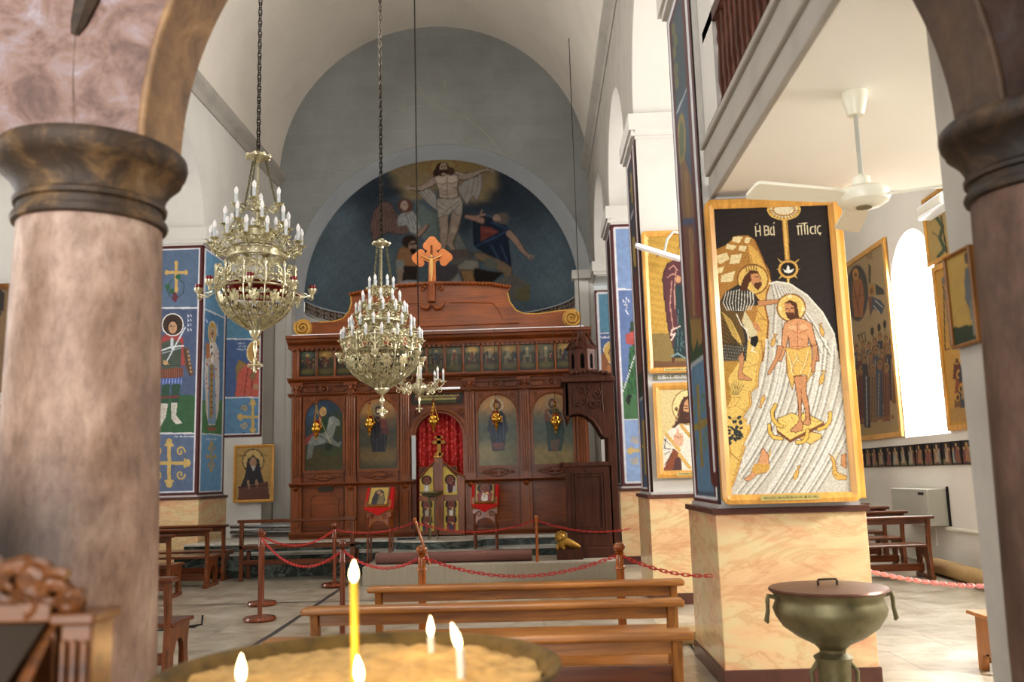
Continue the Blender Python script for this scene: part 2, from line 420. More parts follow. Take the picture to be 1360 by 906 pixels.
simple('paint_border', '#5a1715', .6)
simple('paint_white', '#d8d8dc', .7)
simple('plaque_brass', '#cdbb62', .4, .3)
simple('ink', '#26221c', .6)
simple('glass_dark', '#2c2014', .3); simple('dark_void', '#0c0a09', .9, spec=.1)
m, nt, b = newmat('flame')
b.inputs['Base Color'].default_value = (1, .8, .5, 1); b.inputs['Emission Color'].default_value = (1, .78, .42, 1); b.inputs['Emission Strength'].default_value = 9
m, nt, b = newmat('window_light')
b.inputs['Base Color'].default_value = (1, 1, 1, 1); b.inputs['Emission Color'].default_value = (.97, .98, 1, 1); b.inputs['Emission Strength'].default_value = 4.5
m, nt, b = newmat('band_ornament')
v = coord(nt, (1, 1, 1)); vo = N(nt, 'ShaderNodeTexVoronoi'); vo.inputs['Scale'].default_value = 9; vo.inputs['Randomness'].default_value = .2
nt.links.new(v, vo.inputs['Vector'])
nt.links.new(ramp(nt, vo.outputs['Distance'], [(.2, '#6b5a4c'), (.4, '#a3968a'), (.55, '#4d4038')]), b.inputs['Base Color']); b.inputs['Roughness'].default_value = .9
# ------------------------------------------------------------------ the church shell
XR, XR2 = 1.39, 2.43      # right arcade: nave face / aisle face
XL, XL2 = -5.98, -7.02    # left arcade
XWR, XWL = 6.05, -10.8    # outer walls
YB, YF = 20.45, -2.5      # back wall, west wall
def fz(Y): return .022*min(max(Y-10, 0), 6.5)
m = MB()
ys = [YF-.3, 10, 16.5, 25.2]
for a, b_ in zip(ys[:-1], ys[1:]):
    m.add([(XWL-.5, a, fz(a)), (XWR+.5, a, fz(a)), (XWR+.5, b_, fz(b_)), (XWL-.5, b_, fz(b_)),
           (XWL-.5, a, -.3), (XWR+.5, a, -.3), (XWR+.5, b_, -.3), (XWL-.5, b_, -.3)], [(0, 1, 2, 3), (4, 7, 6, 5), (0, 4, 5, 1), (2, 6, 7, 3), (1, 5, 6, 2), (3, 7, 4, 0)])
struct('floor', m, 'floor_marble', smooth=0)
# dark inlay strips
xs = aZ(314, 871, 0).x
m = MB(); m.box(xs-.03, xs+.03, 1.5, 10, -.01, .004)
m.add([(xs-.03, 10, .004), (xs+.03, 10, .004), (xs+.03, 14, fz(14)+.004), (xs-.03, 14, fz(14)+.004)], [(0, 1, 2, 3)])
struct('trim_1', m, 'floor_strip', smooth=0)
m = MB(); Yc = aZ(360, 803, .03).y
m.add([(XL-.2, Yc, fz(Yc)+.003), (XR, Yc, fz(Yc)+.003), (XR, Yc+.03, fz(Yc)+.004), (XL-.2, Yc+.03, fz(Yc)+.004)], [(0, 1, 2, 3)])
struct('trim_2', m, 'floor_strip', smooth=0)
# piers (structure): white plaster cores
PR = [(7.07, 8.24), (11.25, 12.41), (15.3, 16.47), (19.4, YB)]
PL = [(7.07, 8.24), (11.2, 12.35), (15.7, 17.0), (19.4, YB)]
ZI = 5.93
def arcade(name, x0, x1, piers, ystart):
    m = MB(); zt = 9.0; zs = ZI+.32
    for a, b_ in piers: m.box(x0, x1, a, b_, zs, zt)
    edges = [(ystart, piers[0][0])]+[(piers[i][1], piers[i+1][0]) for i in range(len(piers)-1)]
    for a, b_ in edges:
        r = (b_-a)/2; c = (a+b_)/2; rz = min(r, zt-.25-zs)
        pts = [(c+r*math.cos(PI-PI*i/32), zs+rz*math.sin(PI-PI*i/32)) for i in range(33)]
        m.prism([(a, zt)]+pts+[(b_, zt)], 'x', x0, x1)
    struct(name, m, 'plaster_white', smooth=50)
    for a, b_ in piers:
        if b_ < 18.9 or True: pass
arcade('wall_right_arcade', XR, XR2, PR, 4.1)
arcade('wall_left_arcade', XL2, XL, PL, 4.1)
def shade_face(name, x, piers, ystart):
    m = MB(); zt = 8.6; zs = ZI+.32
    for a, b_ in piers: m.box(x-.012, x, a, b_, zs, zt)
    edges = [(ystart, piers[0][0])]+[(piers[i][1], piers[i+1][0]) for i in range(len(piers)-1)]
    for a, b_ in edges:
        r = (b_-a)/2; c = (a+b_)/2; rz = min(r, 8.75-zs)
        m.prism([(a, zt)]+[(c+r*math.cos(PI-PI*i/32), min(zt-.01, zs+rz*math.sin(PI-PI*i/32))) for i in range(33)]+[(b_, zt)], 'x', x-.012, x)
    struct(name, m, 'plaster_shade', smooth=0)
shade_face('trim_41', XR, PR, 4.1)  # thin darker sheet that paints shade on the right arcade's nave face
# impost blocks and pier cores
def impost(x0, x1, a, b_):
    m = MB(); z = ZI
    m.box(x0-.08, x1+.08, a-.08, b_+.08 if b_ < YB-.1 else b_, z+.1, z+.32)
    m.prism([(a-.08, z+.1), (a, z), (b_, z), (b_+(.08 if b_ < YB-.1 else 0), z+.1)], 'x', x0, x1)
    m.box(x0-.05, x1+.05, a-.05, b_, z+.03, z+.1)
    return m
k = 3
for (x0, x1, pp) in ((XR, XR2, PR), (XL2, XL, PL)):
    for a, b_ in pp:
        struct('trim_%d' % k, impost(x0, x1, a, b_), 'plaster_white', smooth=0); k += 1
# nave vault
m = MB(); cxv = (XR+XL)/2; rv = (XR-XL)/2
m.strip(arcpts(cxv, 8.85, rv, PI, 0, 64), arcpts(cxv, 8.85, rv+.3, PI, 0, 64), 'y', YF, YB)
struct('ceiling', m, 'plaster_vault', smooth=60)
for nm, x, s in (('trim_20', XR, -1), ('trim_21', XL, 1)):
    m = MB(); m.prism([(x, 8.55), (x+s*.03, 8.55), (x+s*.05, 8.68), (x+s*.16, 8.78), (x+s*.16, 8.9), (x, 8.98)], 'y', 3.2, YB)
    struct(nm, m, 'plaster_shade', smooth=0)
# aisle ceilings, outer walls with arched windows
m = MB(); m.box(XR2-.1, XWR+.5, YF, YB, 8.7, 8.9); struct('ceiling_right_aisle', m, 'ceiling_white', smooth=0)
m = MB(); m.box(XWL-.5, XL2+.1, YF, YB, 8.7, 8.9); struct('ceiling_left_aisle', m, 'ceiling_white', smooth=0)
def wallwin(name, x0, x1, wins, mat):
    m = MB(); y = YF
    for (a, b_, zs, zt) in wins:
        m.box(x0, x1, y, a, 0, 8.8); r = (b_-a)/2; zc = zt-r
        m.box(x0, x1, a, b_, 0, zs)
        pts = [((a+b_)/2+r*math.cos(PI-PI*i/24), zc+r*math.sin(PI-PI*i/24)) for i in range(25)]
        m.prism([(a, 8.8)]+pts+[(b_, 8.8)], 'x', x0, x1); y = b_
    m.box(x0, x1, y, YB+.3, 0, 8.8)
    struct(name, m, mat, smooth=50)
wl = aX(1203, 583, XWR).y; wr = aX(1263, 580, XWR).y
WR = [(4.6, 6.1, 2.05, 5.3), (8.6, 10.1, 2.05, 5.3), (wr, wl, 2.06, 5.35)]
WL = [(5.0, 6.4, 2.2, 5.3), (9.4, 10.8, 2.2, 5.3), (13.6, 15, 2.2, 5.3)]
wallwin('wall_right', XWR, XWR+.5, WR, 'plaster_aisle')
wallwin('wall_left', XWL-.5, XWL, WL, 'plaster_aisle')
k = 1
for wins, x, s in ((WR, XWR+.42, 1), (WL, XWL-.42, -1)):
    for (a, b_, zs, zt) in wins:
        m = MB(); r = (b_-a)/2; c = (a+b_)/2
        pts = [(a, zs)]+[(c+r*math.cos(PI-PI*i/24), zt-r+r*math.sin(PI-PI*i/24)) for i in range(25)]+[(b_, zs)]
        m.prism(pts, 'x', x, x+s*.02)
        struct('window_%d' % k, m, 'window_light', smooth=0); k += 1
# west wall, doorway and window left open behind the camera to admit fill light
m = MB()
m.box(XWL-.5, -4.2, YF-.3, YF, 0, 9); m.box(.2, XWR+.5, YF-.3, YF, 0, 9); m.box(-4.2, .2, YF-.3, YF, 3.6, 5.0)
m.box(-4.2, .2, YF-.3, YF, 7.5, 12.9); m.box(XL-.3, XR+.3, YF-.3, YF, 9, 12.9)
struct('wall_front', m, 'plaster_white', smooth=0)
# back wall with the apse
ACX, ACZ, AR, DZ = -2.15, 6.0, 3.52, 1.035
dl, dr = aY(404, 388, 21.4), aY(769, 384, 21.4)
DR = (dr.x-dl.x)/2; DX = (dr.x+dl.x)/2
m = MB()
out = arcpts(ACX, ACZ, AR, PI, 0, 48)
m.prism([(XL-.01, 0), (XL-.01, 12.7), (XR+.01, 12.7), (XR+.01, 0), (ACX+AR, 0)]+out[::-1]+[(ACX-AR, 0)], 'y', YB, YB+.04)
struct('wall_back', m, 'plaster_grey', smooth=0)
m = MB()
inn = [(x, ACZ+(z-ACZ)*DZ) for x, z in arcpts(DX, ACZ, DR, PI, 0, 48)]
vs = [(x, YB+.02, z) for x, z in out]+[(x, 21.4, z) for x, z in inn]
m.add(vs, [(i, i+1, i+50, i+49) for i in range(48)])
m.add([(out[0][0], YB+.02, 0), (out[0][0], YB+.02, ACZ), (inn[0][0], 21.4, ACZ), (inn[0][0], 21.4, 0),
       (out[-1][0], YB+.02, 0), (out[-1][0], YB+.02, ACZ), (inn[-1][0], 21.4, ACZ), (inn[-1][0], 21.4, 0)], [(0, 1, 2, 3), (4, 7, 6, 5)])
struct('trim_22', m, 'plaster_reveal', smooth=60)
m = MB(); m.lathe([(DR, 0), (DR, ACZ-.28)], (DX, 21.4, 0), 40, 0, PI, sy=.95)
struct('wall_apse', m, 'plaster_white', smooth=60, recalc=False)
m = MB(); m.lathe([(DR-.02, ACZ-.28), (DR-.02, ACZ-.02)], (DX, 21.4, 0), 60, 0, PI, sy=.95)
struct('trim_23', m, 'band_ornament', smooth=60, recalc=False)
m = MB(); m.lathe([(DR-.06, ACZ-.31), (DR-.06, ACZ-.28), (DR+.02, ACZ-.28)], (DX, 21.4, 0), 60, 0, PI, sy=.95)
m.lathe([(DR, ACZ-.02), (DR-.05, ACZ-.02), (DR-.05, ACZ+.01)], (DX, 21.4, 0), 60, 0, PI, sy=.95)
struct('trim_24', m, 'plaster_reveal', smooth=60, recalc=False)
m = MB(); m.box(XL-1, XR+1, 25.05, 25.2, 0, 11); struct('wall_backing', m, 'plaster_shade', smooth=0)  # unseen backing added to stop sky light leaking past the apse
# cracks in the plaster of the tympanum
m = MB()
for pts in ([(555, 110), (563, 128), (590, 146), (622, 158), (646, 178), (668, 205)], [(517, 157), (540, 143), (560, 140)], [(420, 236), (440, 226), (458, 230)], [(590, 108), (596, 130)]):
    m.tube([aY(x, y, YB-.002) for x, y in pts], .007, 4)
struct('trim_25', m, 'plaster_shade', smooth=0)
# white shafts beside the chancel arch
for nm, pA, pB in (('trim_26', 765, 790), ('trim_27', 366, 389)):
    a, b_ = aY(pA, 430, YB-.1), aY(pB, 430, YB-.1)
    m = MB(); w = b_.x-a.x
    m.box(a.x+.0, b_.x, YB-.22, YB+.1, 0, 6.05); m.box(a.x+.05, b_.x-.12, YB-.3, YB-.2, 0, 6.0)
    m.box(a.x-.06, b_.x+.06, YB-.36, YB+.05, 6.05, 6.25)
    struct(nm, m, 'plaster_white', smooth=0, bevel=.01)
for nm, x0, x1 in (('wall_aisle_end_right', XR2-.1, XWR+.3), ('wall_aisle_end_left', XWL-.3, XL2+.1)):
    m = MB(); m.box(x0, x1, YB, YB+.3, 0, 8.8); struct(nm, m, 'plaster_aisle', smooth=0)
# gallery over the right aisle
m = MB()
gx, gz, gy = 1.45, 3.80, 7.02
m.box(gx+.02, XWR, YF, 7.05, gz, gz+.12)
m.prism([(XR2, gz), (XWR, gz)]+[(XWR-(XWR-XR2)*i/20, gz-.0) for i in range(1, 20)], 'y', YF, gy) if False else None
struct('ceiling_gallery', m, 'ceiling_white', smooth=0)
m = MB()
m.box(gx, gx+.05, 3.0, 7.06, gz-.02, gz+.16); m.box(gx-.03, gx+.1, 3.0, 7.04, gz+.16, gz+.38); m.box(gx-.06, gx+.1, 3.0, 7.02, gz+.38, gz+.43)
struct('trim_28', m, 'plaster_shade', smooth=0, bevel=.012)
m = MB(); m.box(gx, gx+.35, 6.55, 7.06, gz+.45, 6.2); struct('trim_29', m, 'plaster_white', smooth=0)
# gallery balustrade
t = thing('balustrade', 'dark brown wooden balustrade along the edge of the upper gallery', 'balustrade', (gx+.05, 5, gz+.47))
m = MB(); m.box(gx, gx+.12, 3.0, 6.95, gz+1.25, gz+1.36); m.build('handrail', 'wood_dark', t, bevel=.01)
m = MB(); m.box(gx-.01, gx+.11, 3.0, 6.95, gz+.47, gz+.53); m.build('bottom_rail', 'wood_dark', t, bevel=.01)
for i in range(26):
    y = 3.12+i*.148
    m = MB(); m.lathe([(.02, 0), (.028, .05), (.018, .1), (.034, .22), (.03, .32), (.018, .5), (.028, .56), (.02, .62), (.028, .72)], (gx+.05, y, gz+.53), 8)
    m.build('baluster', 'wood_dark', t)
# small pier behind the right stone column with white face
m = MB(); xw = aX(1286, 579, 1.9).y
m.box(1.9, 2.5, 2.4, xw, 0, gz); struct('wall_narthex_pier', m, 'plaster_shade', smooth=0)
NPY = 4.3
# platform and steps (chancel)
p = aY(600, 750, 13.5); PZ = .345
m = MB(); xl = aY(481, 760, 13.5).x; xr = aY(828, 750, 13.5).x
m.prism([(xl, 13.5), (xr, 13.5), (xr, 16.6), (xl-.1, 16.6)], 'z', 0, PZ); struct('trim_30', m, 'carpet_grey', smooth=0, bevel=.015)
def stepz(y, Y, x=700): return aY(x, y, Y).z
z1, z2 = stepz(727, 14.6), stepz(712, 15.1)
amb = aY(582, 712, 15.1).x
def stepo(yf, r, xl_, xr_):
    o = [(xr_, 16.6), (xr_, yf)]
    a = math.asin(min(1, .6))
    n = 20
    for i in range(n+1):
        th = -PI/2+.95-1.9*i/n
        o.append((amb+r*math.cos(th), yf+r*.55+r*.8*math.sin(th)*1.0))
    o += [(xl_, yf), (xl_, 16.6)]
    return o
def curved(yf, w, dp, xl_, xr_):
    o = [(xr_, 16.6), (xr_, yf)]
    for i in range(21):
        u = 1-2*i/20; o.append((amb+w*u, yf-dp*(1-u*u)**.5))
    return o+[(xl_, yf), (xl_, 16.6)]
XIL, XIR = aY(388, 600, 15.7).x, aY(786, 600, 15.7).x
ol = [curved(14.75, .95, .55, -5.97, 1.3), curved(15.15, .78, .5, -5.97, 1.3)]
for i, (o_, za, zb_) in enumerate(((ol[0], .1, z1), (ol[1], z1, z2))):
    m = MB(); m.prism(o_, 'z', za, zb_-.035); struct('trim_%d' % (31+i), m, 'marble_green', smooth=0)
    m = MB(); cx0 = amb; 
    oo = [(x+(-.0), y-(.035 if y < 16.5 else 0)) for x, y in o_]
    m.prism(oo, 'z', zb_-.035, zb_); struct('trim_%d' % (33+i), m, 'marble_step', smooth=0, bevel=.008)
ZIC = z2
# ------------------------------------------------------------------ narthex: stone arches on two columns
NY = 3.0
cl = (aY(30, 350, NY).x+aY(208, 350, NY).x)/2; rc = (aY(208, 350, NY).x-aY(30, 350, NY).x)/2
crx = aY(1309, 380, NY).x+rc
zc = aY(120, 207, NY).z
t = None
def column(label, x):
    t = thing('stone_column', label, 'column', (x, NY, 0))
    m = MB(); m.lathe([(rc*1.25, 0), (rc*1.25, .12), (rc*1.12, .2), (rc*1.04, .24), (rc*1.08, .3), (rc*1.1, 1.0), (rc*1.0, zc-.4), (rc*.985, zc-.25)], (x, NY, 0), 48)
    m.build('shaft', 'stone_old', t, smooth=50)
    m = MB()
    m.lathe([(rc*.97, -.275), (rc*1.05, -.268), (rc*1.07, -.255), (rc*1.05, -.242), (rc*.99, -.236), (rc*.99, -.21), (rc*1.04, -.205), (rc*1.05, -.19), (rc*1.0, -.18), (rc*1.03, -.15), (rc*1.1, -.12), (rc*1.2, -.095), (rc*1.25, -.085), (rc*1.22, -.078), (rc*1.3, -.06), (rc*1.33, -.035), (rc*1.32, -.012), (rc*1.27, 0)], (x, NY, zc), 48)
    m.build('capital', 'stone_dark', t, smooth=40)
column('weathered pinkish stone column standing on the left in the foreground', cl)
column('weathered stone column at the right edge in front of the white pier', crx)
m = MB()
xi0, xi1 = aY(216, 203, NY).x, crx-.2
ac = (xi0+xi1)/2; ar = (xi1-xi0)/2
Ln, Tn = 2.86, 3.14
zt = 5.6
def archblock(m, c, r, xa, xb, y0, y1, z0, off=0):
    m.prism([(xa, z0), (xa, zt), (xb, zt), (xb, z0)]+arcpts(c, z0, r, 0, PI, 48), 'y', y0, y1)
# wall above the columns: central and two side arches
spx = [(aY(24, 203, NY).x-2*ar*1.02, aY(24, 203, NY).x), (xi0, xi1), (crx+.2, crx+.2+2*ar)]
pts = [(spx[0][0]-.4, zc), (spx[0][0]-.4, zt), (spx[2][1]+.4, zt), (spx[2][1]+.4, zc)]
for a, b_ in spx[::-1]:
    pts += arcpts((a+b_)/2, zc, (b_-a)/2+(.012 if a > -2 else 0), 0, PI, 48)
m.prism(pts, 'y', Ln+.0, Tn)
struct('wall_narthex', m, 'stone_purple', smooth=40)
# projecting roll along the arch (ochre) and soffit ring
m = MB()
a, b_ = spx[1]
c = (a+b_)/2; r = (b_-a)/2
m.strip(arcpts(c, zc, r, PI, 0, 64), arcpts(c, zc, r+.012, PI, 0, 64), 'y', Ln-.01, Tn+.02)
m.tube([(x, Ln+.0, z) for x, z in arcpts(c, zc, r+.012, PI, 0, 64)], .016, 10)
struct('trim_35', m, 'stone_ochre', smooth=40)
# deep groove between the two arches over the left column, its shadow put in as dark stone
m = MB(); g = aY(112, 0, Ln-.01); g2 = aY(100, 50, Ln-.01)
m.tube([aY(122, -40, Ln), aY(118, 0, Ln), aY(106, 32, Ln), aY(100, 46, Ln)], [.05, .045, .03, .015], 8); m.tube([aY(101, 48, Ln+.005), aY(98, 100, Ln+.005), aY(99, 165, Ln+.005)], .006, 6)
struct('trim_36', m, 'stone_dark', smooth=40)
# ------------------------------------------------------------------ drawing motifs
def S3(x, y, z):
    a, b_ = pr(np.array([[x, y, z]])); return float(a[0]), float(b_[0])
def bud_cross(p, cx, cy, hw, hh, w, col='#c8a24a', curls=True):
    p.line([(cx-hw, cy), (cx+hw, cy)], w, col); p.line([(cx, cy-hh), (cx, cy+hh)], w, col)
    for dx, dy in ((-hw, 0), (hw, 0), (0, -hh), (0, hh)):
        p.ell(cx+dx, cy+dy, w*.9, w*1.1, col)
        p.line([(cx+dx*.86-dy*.0-w*(dy != 0), cy+dy*.86-w*(dx != 0)), (cx+dx*.86+w*(dy != 0), cy+dy*.86+w*(dx != 0))], w*.7, col)
    if curls:
        for sx in (-1, 1):
            for sy in (-1, 1):
                x0, y0 = cx+sx*hw*.62, cy+sy*hh*.55
                pts = [(x0+sx*hw*.26*(1-i/14)*math.cos(i*.62), y0+sy*hh*.26*(1-i/14)*math.sin(i*.62)) for i in range(13)]
                p.line(pts, max(.8, w*.45), col)
def face_at(p, cx, cy, rx, ry, skin='#b98a5e', hair='#3c281b', beard=True, long=False):
    if long: p.ell(cx, cy+ry*.35, rx*1.45, ry*1.35, hair)
    p.ell(cx, cy-ry*.15, rx*1.22, ry*1.12, hair)
    p.ell(cx, cy+ry*.08, rx, ry, skin)
    if beard: p.poly([(cx-rx*.85, cy+ry*.25), (cx-rx*.35, cy+ry*.45), (cx+rx*.35, cy+ry*.45), (cx+rx*.85, cy+ry*.25), (cx+rx*.5, cy+ry*1.15), (cx, cy+ry*1.45), (cx-rx*.5, cy+ry*1.15)], hair)
    for s in (-1, 1):
        p.line([(cx+s*rx*.55, cy-ry*.12), (cx+s*rx*.2, cy-ry*.12)], max(.7, ry*.12), '#2a1a12')
        p.line([(cx+s*rx*.6, cy-ry*.32), (cx+s*rx*.15, cy-ry*.3)], max(.5, ry*.07), '#3a2417')
    p.line([(cx, cy-ry*.1), (cx+rx*.07, cy+ry*.28)], max(.5, rx*.16), '#8b5f3d')
    p.line([(cx-rx*.25, cy+ry*.5), (cx+rx*.25, cy+ry*.5)], max(.5, ry*.09), '#7c3a2c')
def saint(p, cx, top, h, robe, cloak, halo='#cfa23a', skin='#b98a5e', full=True, hair='#3c281b', r=None, book=False, beard=True):
    r = r or h*.085
    p.ell(cx, top+r, r*1.15, r*1.15, halo); p.ell(cx, top+r, r*1.15, r*1.15, '#f0e0b0', ring=.06)
    sh = top+r*1.9; w = h*(.17 if full else .3); bt = top+h
    p.poly([(cx-r*.5, sh-r*.2), (cx+r*.5, sh-r*.2), (cx+w*.9, sh+r*.8), (cx+w*1.1, top+h*.5), (cx+w*.9, bt), (cx-w*.9, bt), (cx-w*1.1, top+h*.5), (cx-w*.9, sh+r*.8)], cloak)
    p.poly([(cx-r*.35, sh), (cx+r*.35, sh), (cx+w*.45, top+h*.6), (cx+w*.4, bt-h*.02), (cx-w*.4, bt-h*.02), (cx-w*.45, top+h*.6)], robe)
    dk = tuple(c*.45 for c in hx(cloak)); lt = tuple(min(1, c*1.7+.03) for c in hx(cloak))
    for i in range(5):
        x = cx-w*.85+i*w*.42
        p.line([(cx+(x-cx)*.6, sh+r*1.2), (x+w*.05, bt-h*.03)], h*.008, dk if i % 2 else lt)
    p.line([(cx-w*.6, top+h*.38), (cx, top+h*.42), (cx+w*.5, top+h*.37)], h*.02, lt)
    face_at(p, cx, top+r, r*.5, r*.68, skin, hair, beard)
    p.ell(cx-w*.25, top+h*.36, r*.28, r*.33, skin); p.ell(cx+w*.3, top+h*.4, r*.28, r*.33, skin)
    if book: p.rect(cx+w*.05, top+h*.36, cx+w*.6, top+h*.5, '#a43a22'); p.rect(cx+w*.12, top+h*.37, cx+w*.52, top+h*.49, '#d8b765')
def scribble(p, x0, y, x1, h, col, w=1.0, seed=1):
    r = random.Random(seed); x = x0
    while x < x1:
        d = h*(.5+r.random()*.9); k = r.randint(0, 3)
        if k == 0: p.line([(x, y-h*.5), (x, y+h*.5)], w, col)
        elif k == 1: p.line([(x+d*math.cos(a)*.5, y+h*.4*math.sin(a)) for a in np.linspace(0, 5, 7)], w, col)
        elif k == 2: p.line([(x, y), (x+d*.5, y+h*.3), (x+d, y-h*.2)], w, col); p.ell(x+d*.5, y-h*.6, w*.8, w*.8, col)
        else: p.line([(x, y+h*.4), (x+d*.4, y-h*.4), (x+d*.8, y+h*.4)], w, col)
        x += d*1.25
    p.line([(x0, y+h*.25), (x1, y+h*.2)], w*.8, col, .7)
# ------------------------------------------------------------------ painted piers
def pier(label, x0, x1, y0, y1, zb, base=True, zt=ZI):
    t = thing('painted_pier', label, 'pier', ((x0+x1)/2, (y0+y1)/2, 0))
    m = MB(); m.box(x0+.012, x1-.012, y0+.012, y1-.012, 0 if not base else zb-.1, zt+.02)
    m.build('plaster_core', 'plaster_white', t, smooth=0)
    if base:
        ye = y1+.05
        m = MB(); m.box(x0-.05, x1+.05, y0-.05, ye, 0, zb-.045); m.build('marble_base', 'marble_peach', t, smooth=0, bevel=.006)
        m = MB(); m.box(x0-.075, x1+.075, y0-.075, ye+.025, zb-.045, zb); m.build('marble_cap', 'marble_cap', t, smooth=0, bevel=.006)
        m = MB(); m.box(x0-.065, x1+.065, y0-.065, ye+.015, -.01, .13+fz(y0)); m.build('plinth', 'marble_cap', t, smooth=0, bevel=.006)
        m = MB(); m.box(x0-.02, x1+.02, y0-.02, y1+.02, zb, zb+.03); m.build('ledge', 'marble_trim', t, smooth=0)
    return t
RED, WHT = '#571615', '#d9d9de'
def border(p, f, u0, u1, v0, v1, wr, ww=1.6):
    """dark red border with a white line, f maps (u,v) -> sketch px"""
    q = [f(u0, v0), f(u1, v0), f(u1, v1), f(u0, v1)]
    p.line(q+[q[0]], wr*2, RED)
    du, dv = (u1-u0), (v1-v0)
    L = math.hypot(q[1][0]-q[0][0], q[1][1]-q[0][1]); Hh = math.hypot(q[3][0]-q[0][0], q[3][1]-q[0][1])
    a, b_ = du*(wr+ww*.5)/max(L, 1), dv*(wr+ww*.5)/max(Hh, 1)
    q = [f(u0+a, v0+b_), f(u1-a, v0+b_), f(u1-a, v1-b_), f(u0+a, v1-b_)]
    p.line(q+[q[0]], ww, WHT)
def sideface(parent, X, y0, y1, z0, z1, fn, base, cell=.02, flip=1):
    def f(u, v): return S3(X, y0+u*(y1-y0), z1-v*(z1-z0))
    return picture('painted_panel', (X, y0, z1), (0, 1, 0), (0, 0, -1), y1-y0, z1-z0, cell, lambda p: fn(p, f), base, parent, 'painted')
def frontface(parent, Y, x0, x1, z0, z1, fn, base, cell=.012):
    def f(u, v): return S3(x0+u*(x1-x0), Y, z1-v*(z1-z0))
    return picture('painted_panel', (x0, Y, z1), (1, 0, 0), (0, 0, -1), x1-x0, z1-z0, cell, lambda p: fn(p, f), base, parent, 'painted')
# --- right piers: side panels take darkened colours, shade painted in
ZB1, ZB2, ZB3, ZBL = 1.315, 1.335, 1.36, 1.41
p1 = pier('large square pier carrying the baptism mosaic above a peach marble base', XR, XR2, 7.07, 8.24, ZB1)
def d(p, f):
    p.poly([f(0, .0), f(1, 0), f(1, .5), f(0, .62)], '#3c5266')
    p.T = (740, 0, 2.832)
    p.poly([(400, 0), (490, 0), (490, 320), (430, 475)], '#3a4c56')
    for x, y in ((437, 110), (445, 150), (440, 200), (447, 260), (450, 310)): p.ell(x, y, 8, 26, '#6a6a3e')
    p.line([(430, 475), (493, 318)], 4, '#aab3b6')
    p.ell(468, 525, 16, 100, '#8d7a2e'); p.ell(468, 525, 9, 70, '#5f6a48')
    p.poly([(462, 620), (480, 600), (500, 650), (512, 760), (525, 906), (480, 906), (468, 760)], '#7d5a34')
    p.poly([(478, 640), (490, 640), (505, 906), (492, 906)], '#8c6a2c')
    p.T = (840, 290, 4.314)
    p.poly([(290, 0), (380, 0), (440, 640), (430, 770), (312, 860)], '#3c4f70')
    p.poly([(300, 420), (405, 370), (430, 760), (312, 860)], '#2c4a30')
    p.poly([(290, 40), (350, 30), (385, 300), (390, 560), (330, 600), (305, 400)], '#6e4437')
    p.poly([(320, 60), (345, 60), (375, 420), (370, 560), (345, 560)], '#8a6a3c'); p.poly([(350, 120), (370, 260), (385, 500), (388, 560), (360, 560)], '#7a3026')
    p.poly([(330, 580), (395, 570), (400, 700), (380, 740), (372, 690), (350, 770), (340, 730)], '#8a6c2c')
    p.poly([(312, 862), (432, 768), (450, 906), (315, 906)], '#4f7a98'); p.line([(312, 862), (432, 768)], 14, '#9aa3a8')
    p.T = (760, 280, 2.265)
    p.poly([(345, 485), (408, 425), (440, 850), (365, 845)], '#4f7a98'); p.line([(345, 485), (408, 427)], 6, '#a0a9ae')
    g = '#8d7b34'; p.line([(377, 530), (391, 765)], 7, g); p.line([(362, 656), (408, 634)], 22, g)
    for x, y in ((376, 530), (391, 765)): p.ell(x, y, 5, 8, g)
    for x, y in ((367, 590), (394, 575), (372, 710), (401, 690)): p.ell(x, y, 5, 22, '#5d7a5a', ring=.3)
    p.T = (0, 0, 1)
    border(p, f, 0, 1, 0, 1, 6, 2.4)
    p.line([f(.03, 0), f(.03, 1)], 2, '#26323c')
def d1(p, f):
    d(p, f)
    p.line([f(.0, 0), f(.0, .96)], 20, '#5b1d18'); p.line([f(.115, .0), f(.115, .945)], 3.0, '#cfd2d4')
sideface(p1, XR-.004, 7.07, 8.24, ZB1+.03, ZI, d1, '#3f5a6e')
p2 = pier('square pier with two gold mosaic icons on its front, one above the other', XR, XR2, 11.25, 12.41, ZB2)
def d2(p, f):
    p.poly([f(0, 0), f(1, 0), f(1, 1), f(0, 1)], '#2f4450')
    for (v0, v1, c) in ((.18, .62, '#33404a'), (.62, .72, '#2c4632'), (.74, 1, '#40607a')):
        p.poly([f(0, v0), f(1, v0), f(1, v1), f(0, v1)], c)
    for v in (.18, .735): p.line([f(0, v), f(1, v)], 2, '#9aa3a6')
    p.poly([f(.35, .36), f(.65, .36), f(.75, .66), f(.3, .66)], '#6d3a2c'); p.line([f(.5, .26), f(.5, .34)], 5, '#9b8434')
    p.line([f(.5, .06), f(.5, .15)], 2.2, '#8d7b34'); p.line([f(.3, .1), f(.7, .1)], 2.2, '#8d7b34')
    p.line([f(.5, .8), f(.5, .95)], 2.4, '#9b8434'); p.line([f(.2, .87), f(.8, .87)], 4, '#9b8434')
    border(p, f, 0, 1, 0, 1, 3, 1.5); p.line([f(0, 0), f(0, 1)], 12, '#561b18'); p.line([f(.2, 0), f(.2, 1)], 1.6, '#cfd2d4')
sideface(p2, XR-.004, 11.25, 12.41, ZB2+.03, ZI, d2, '#2f4450')
p3 = pier('square pier painted with a red and green sword bearing saint beside the throne', XR, XR2, 15.3, 16.47, ZB3)
sideface(p3, XR-.004, 15.3, 16.47, ZB3+.03, ZI, lambda p, f: (p.poly([f(.0, 0), f(1, 0), f(1, 1), f(0, 1)], '#3b2f2e'), border(p, f, 0, 1, 0, 1, 3, 1)), '#3b2f2e')
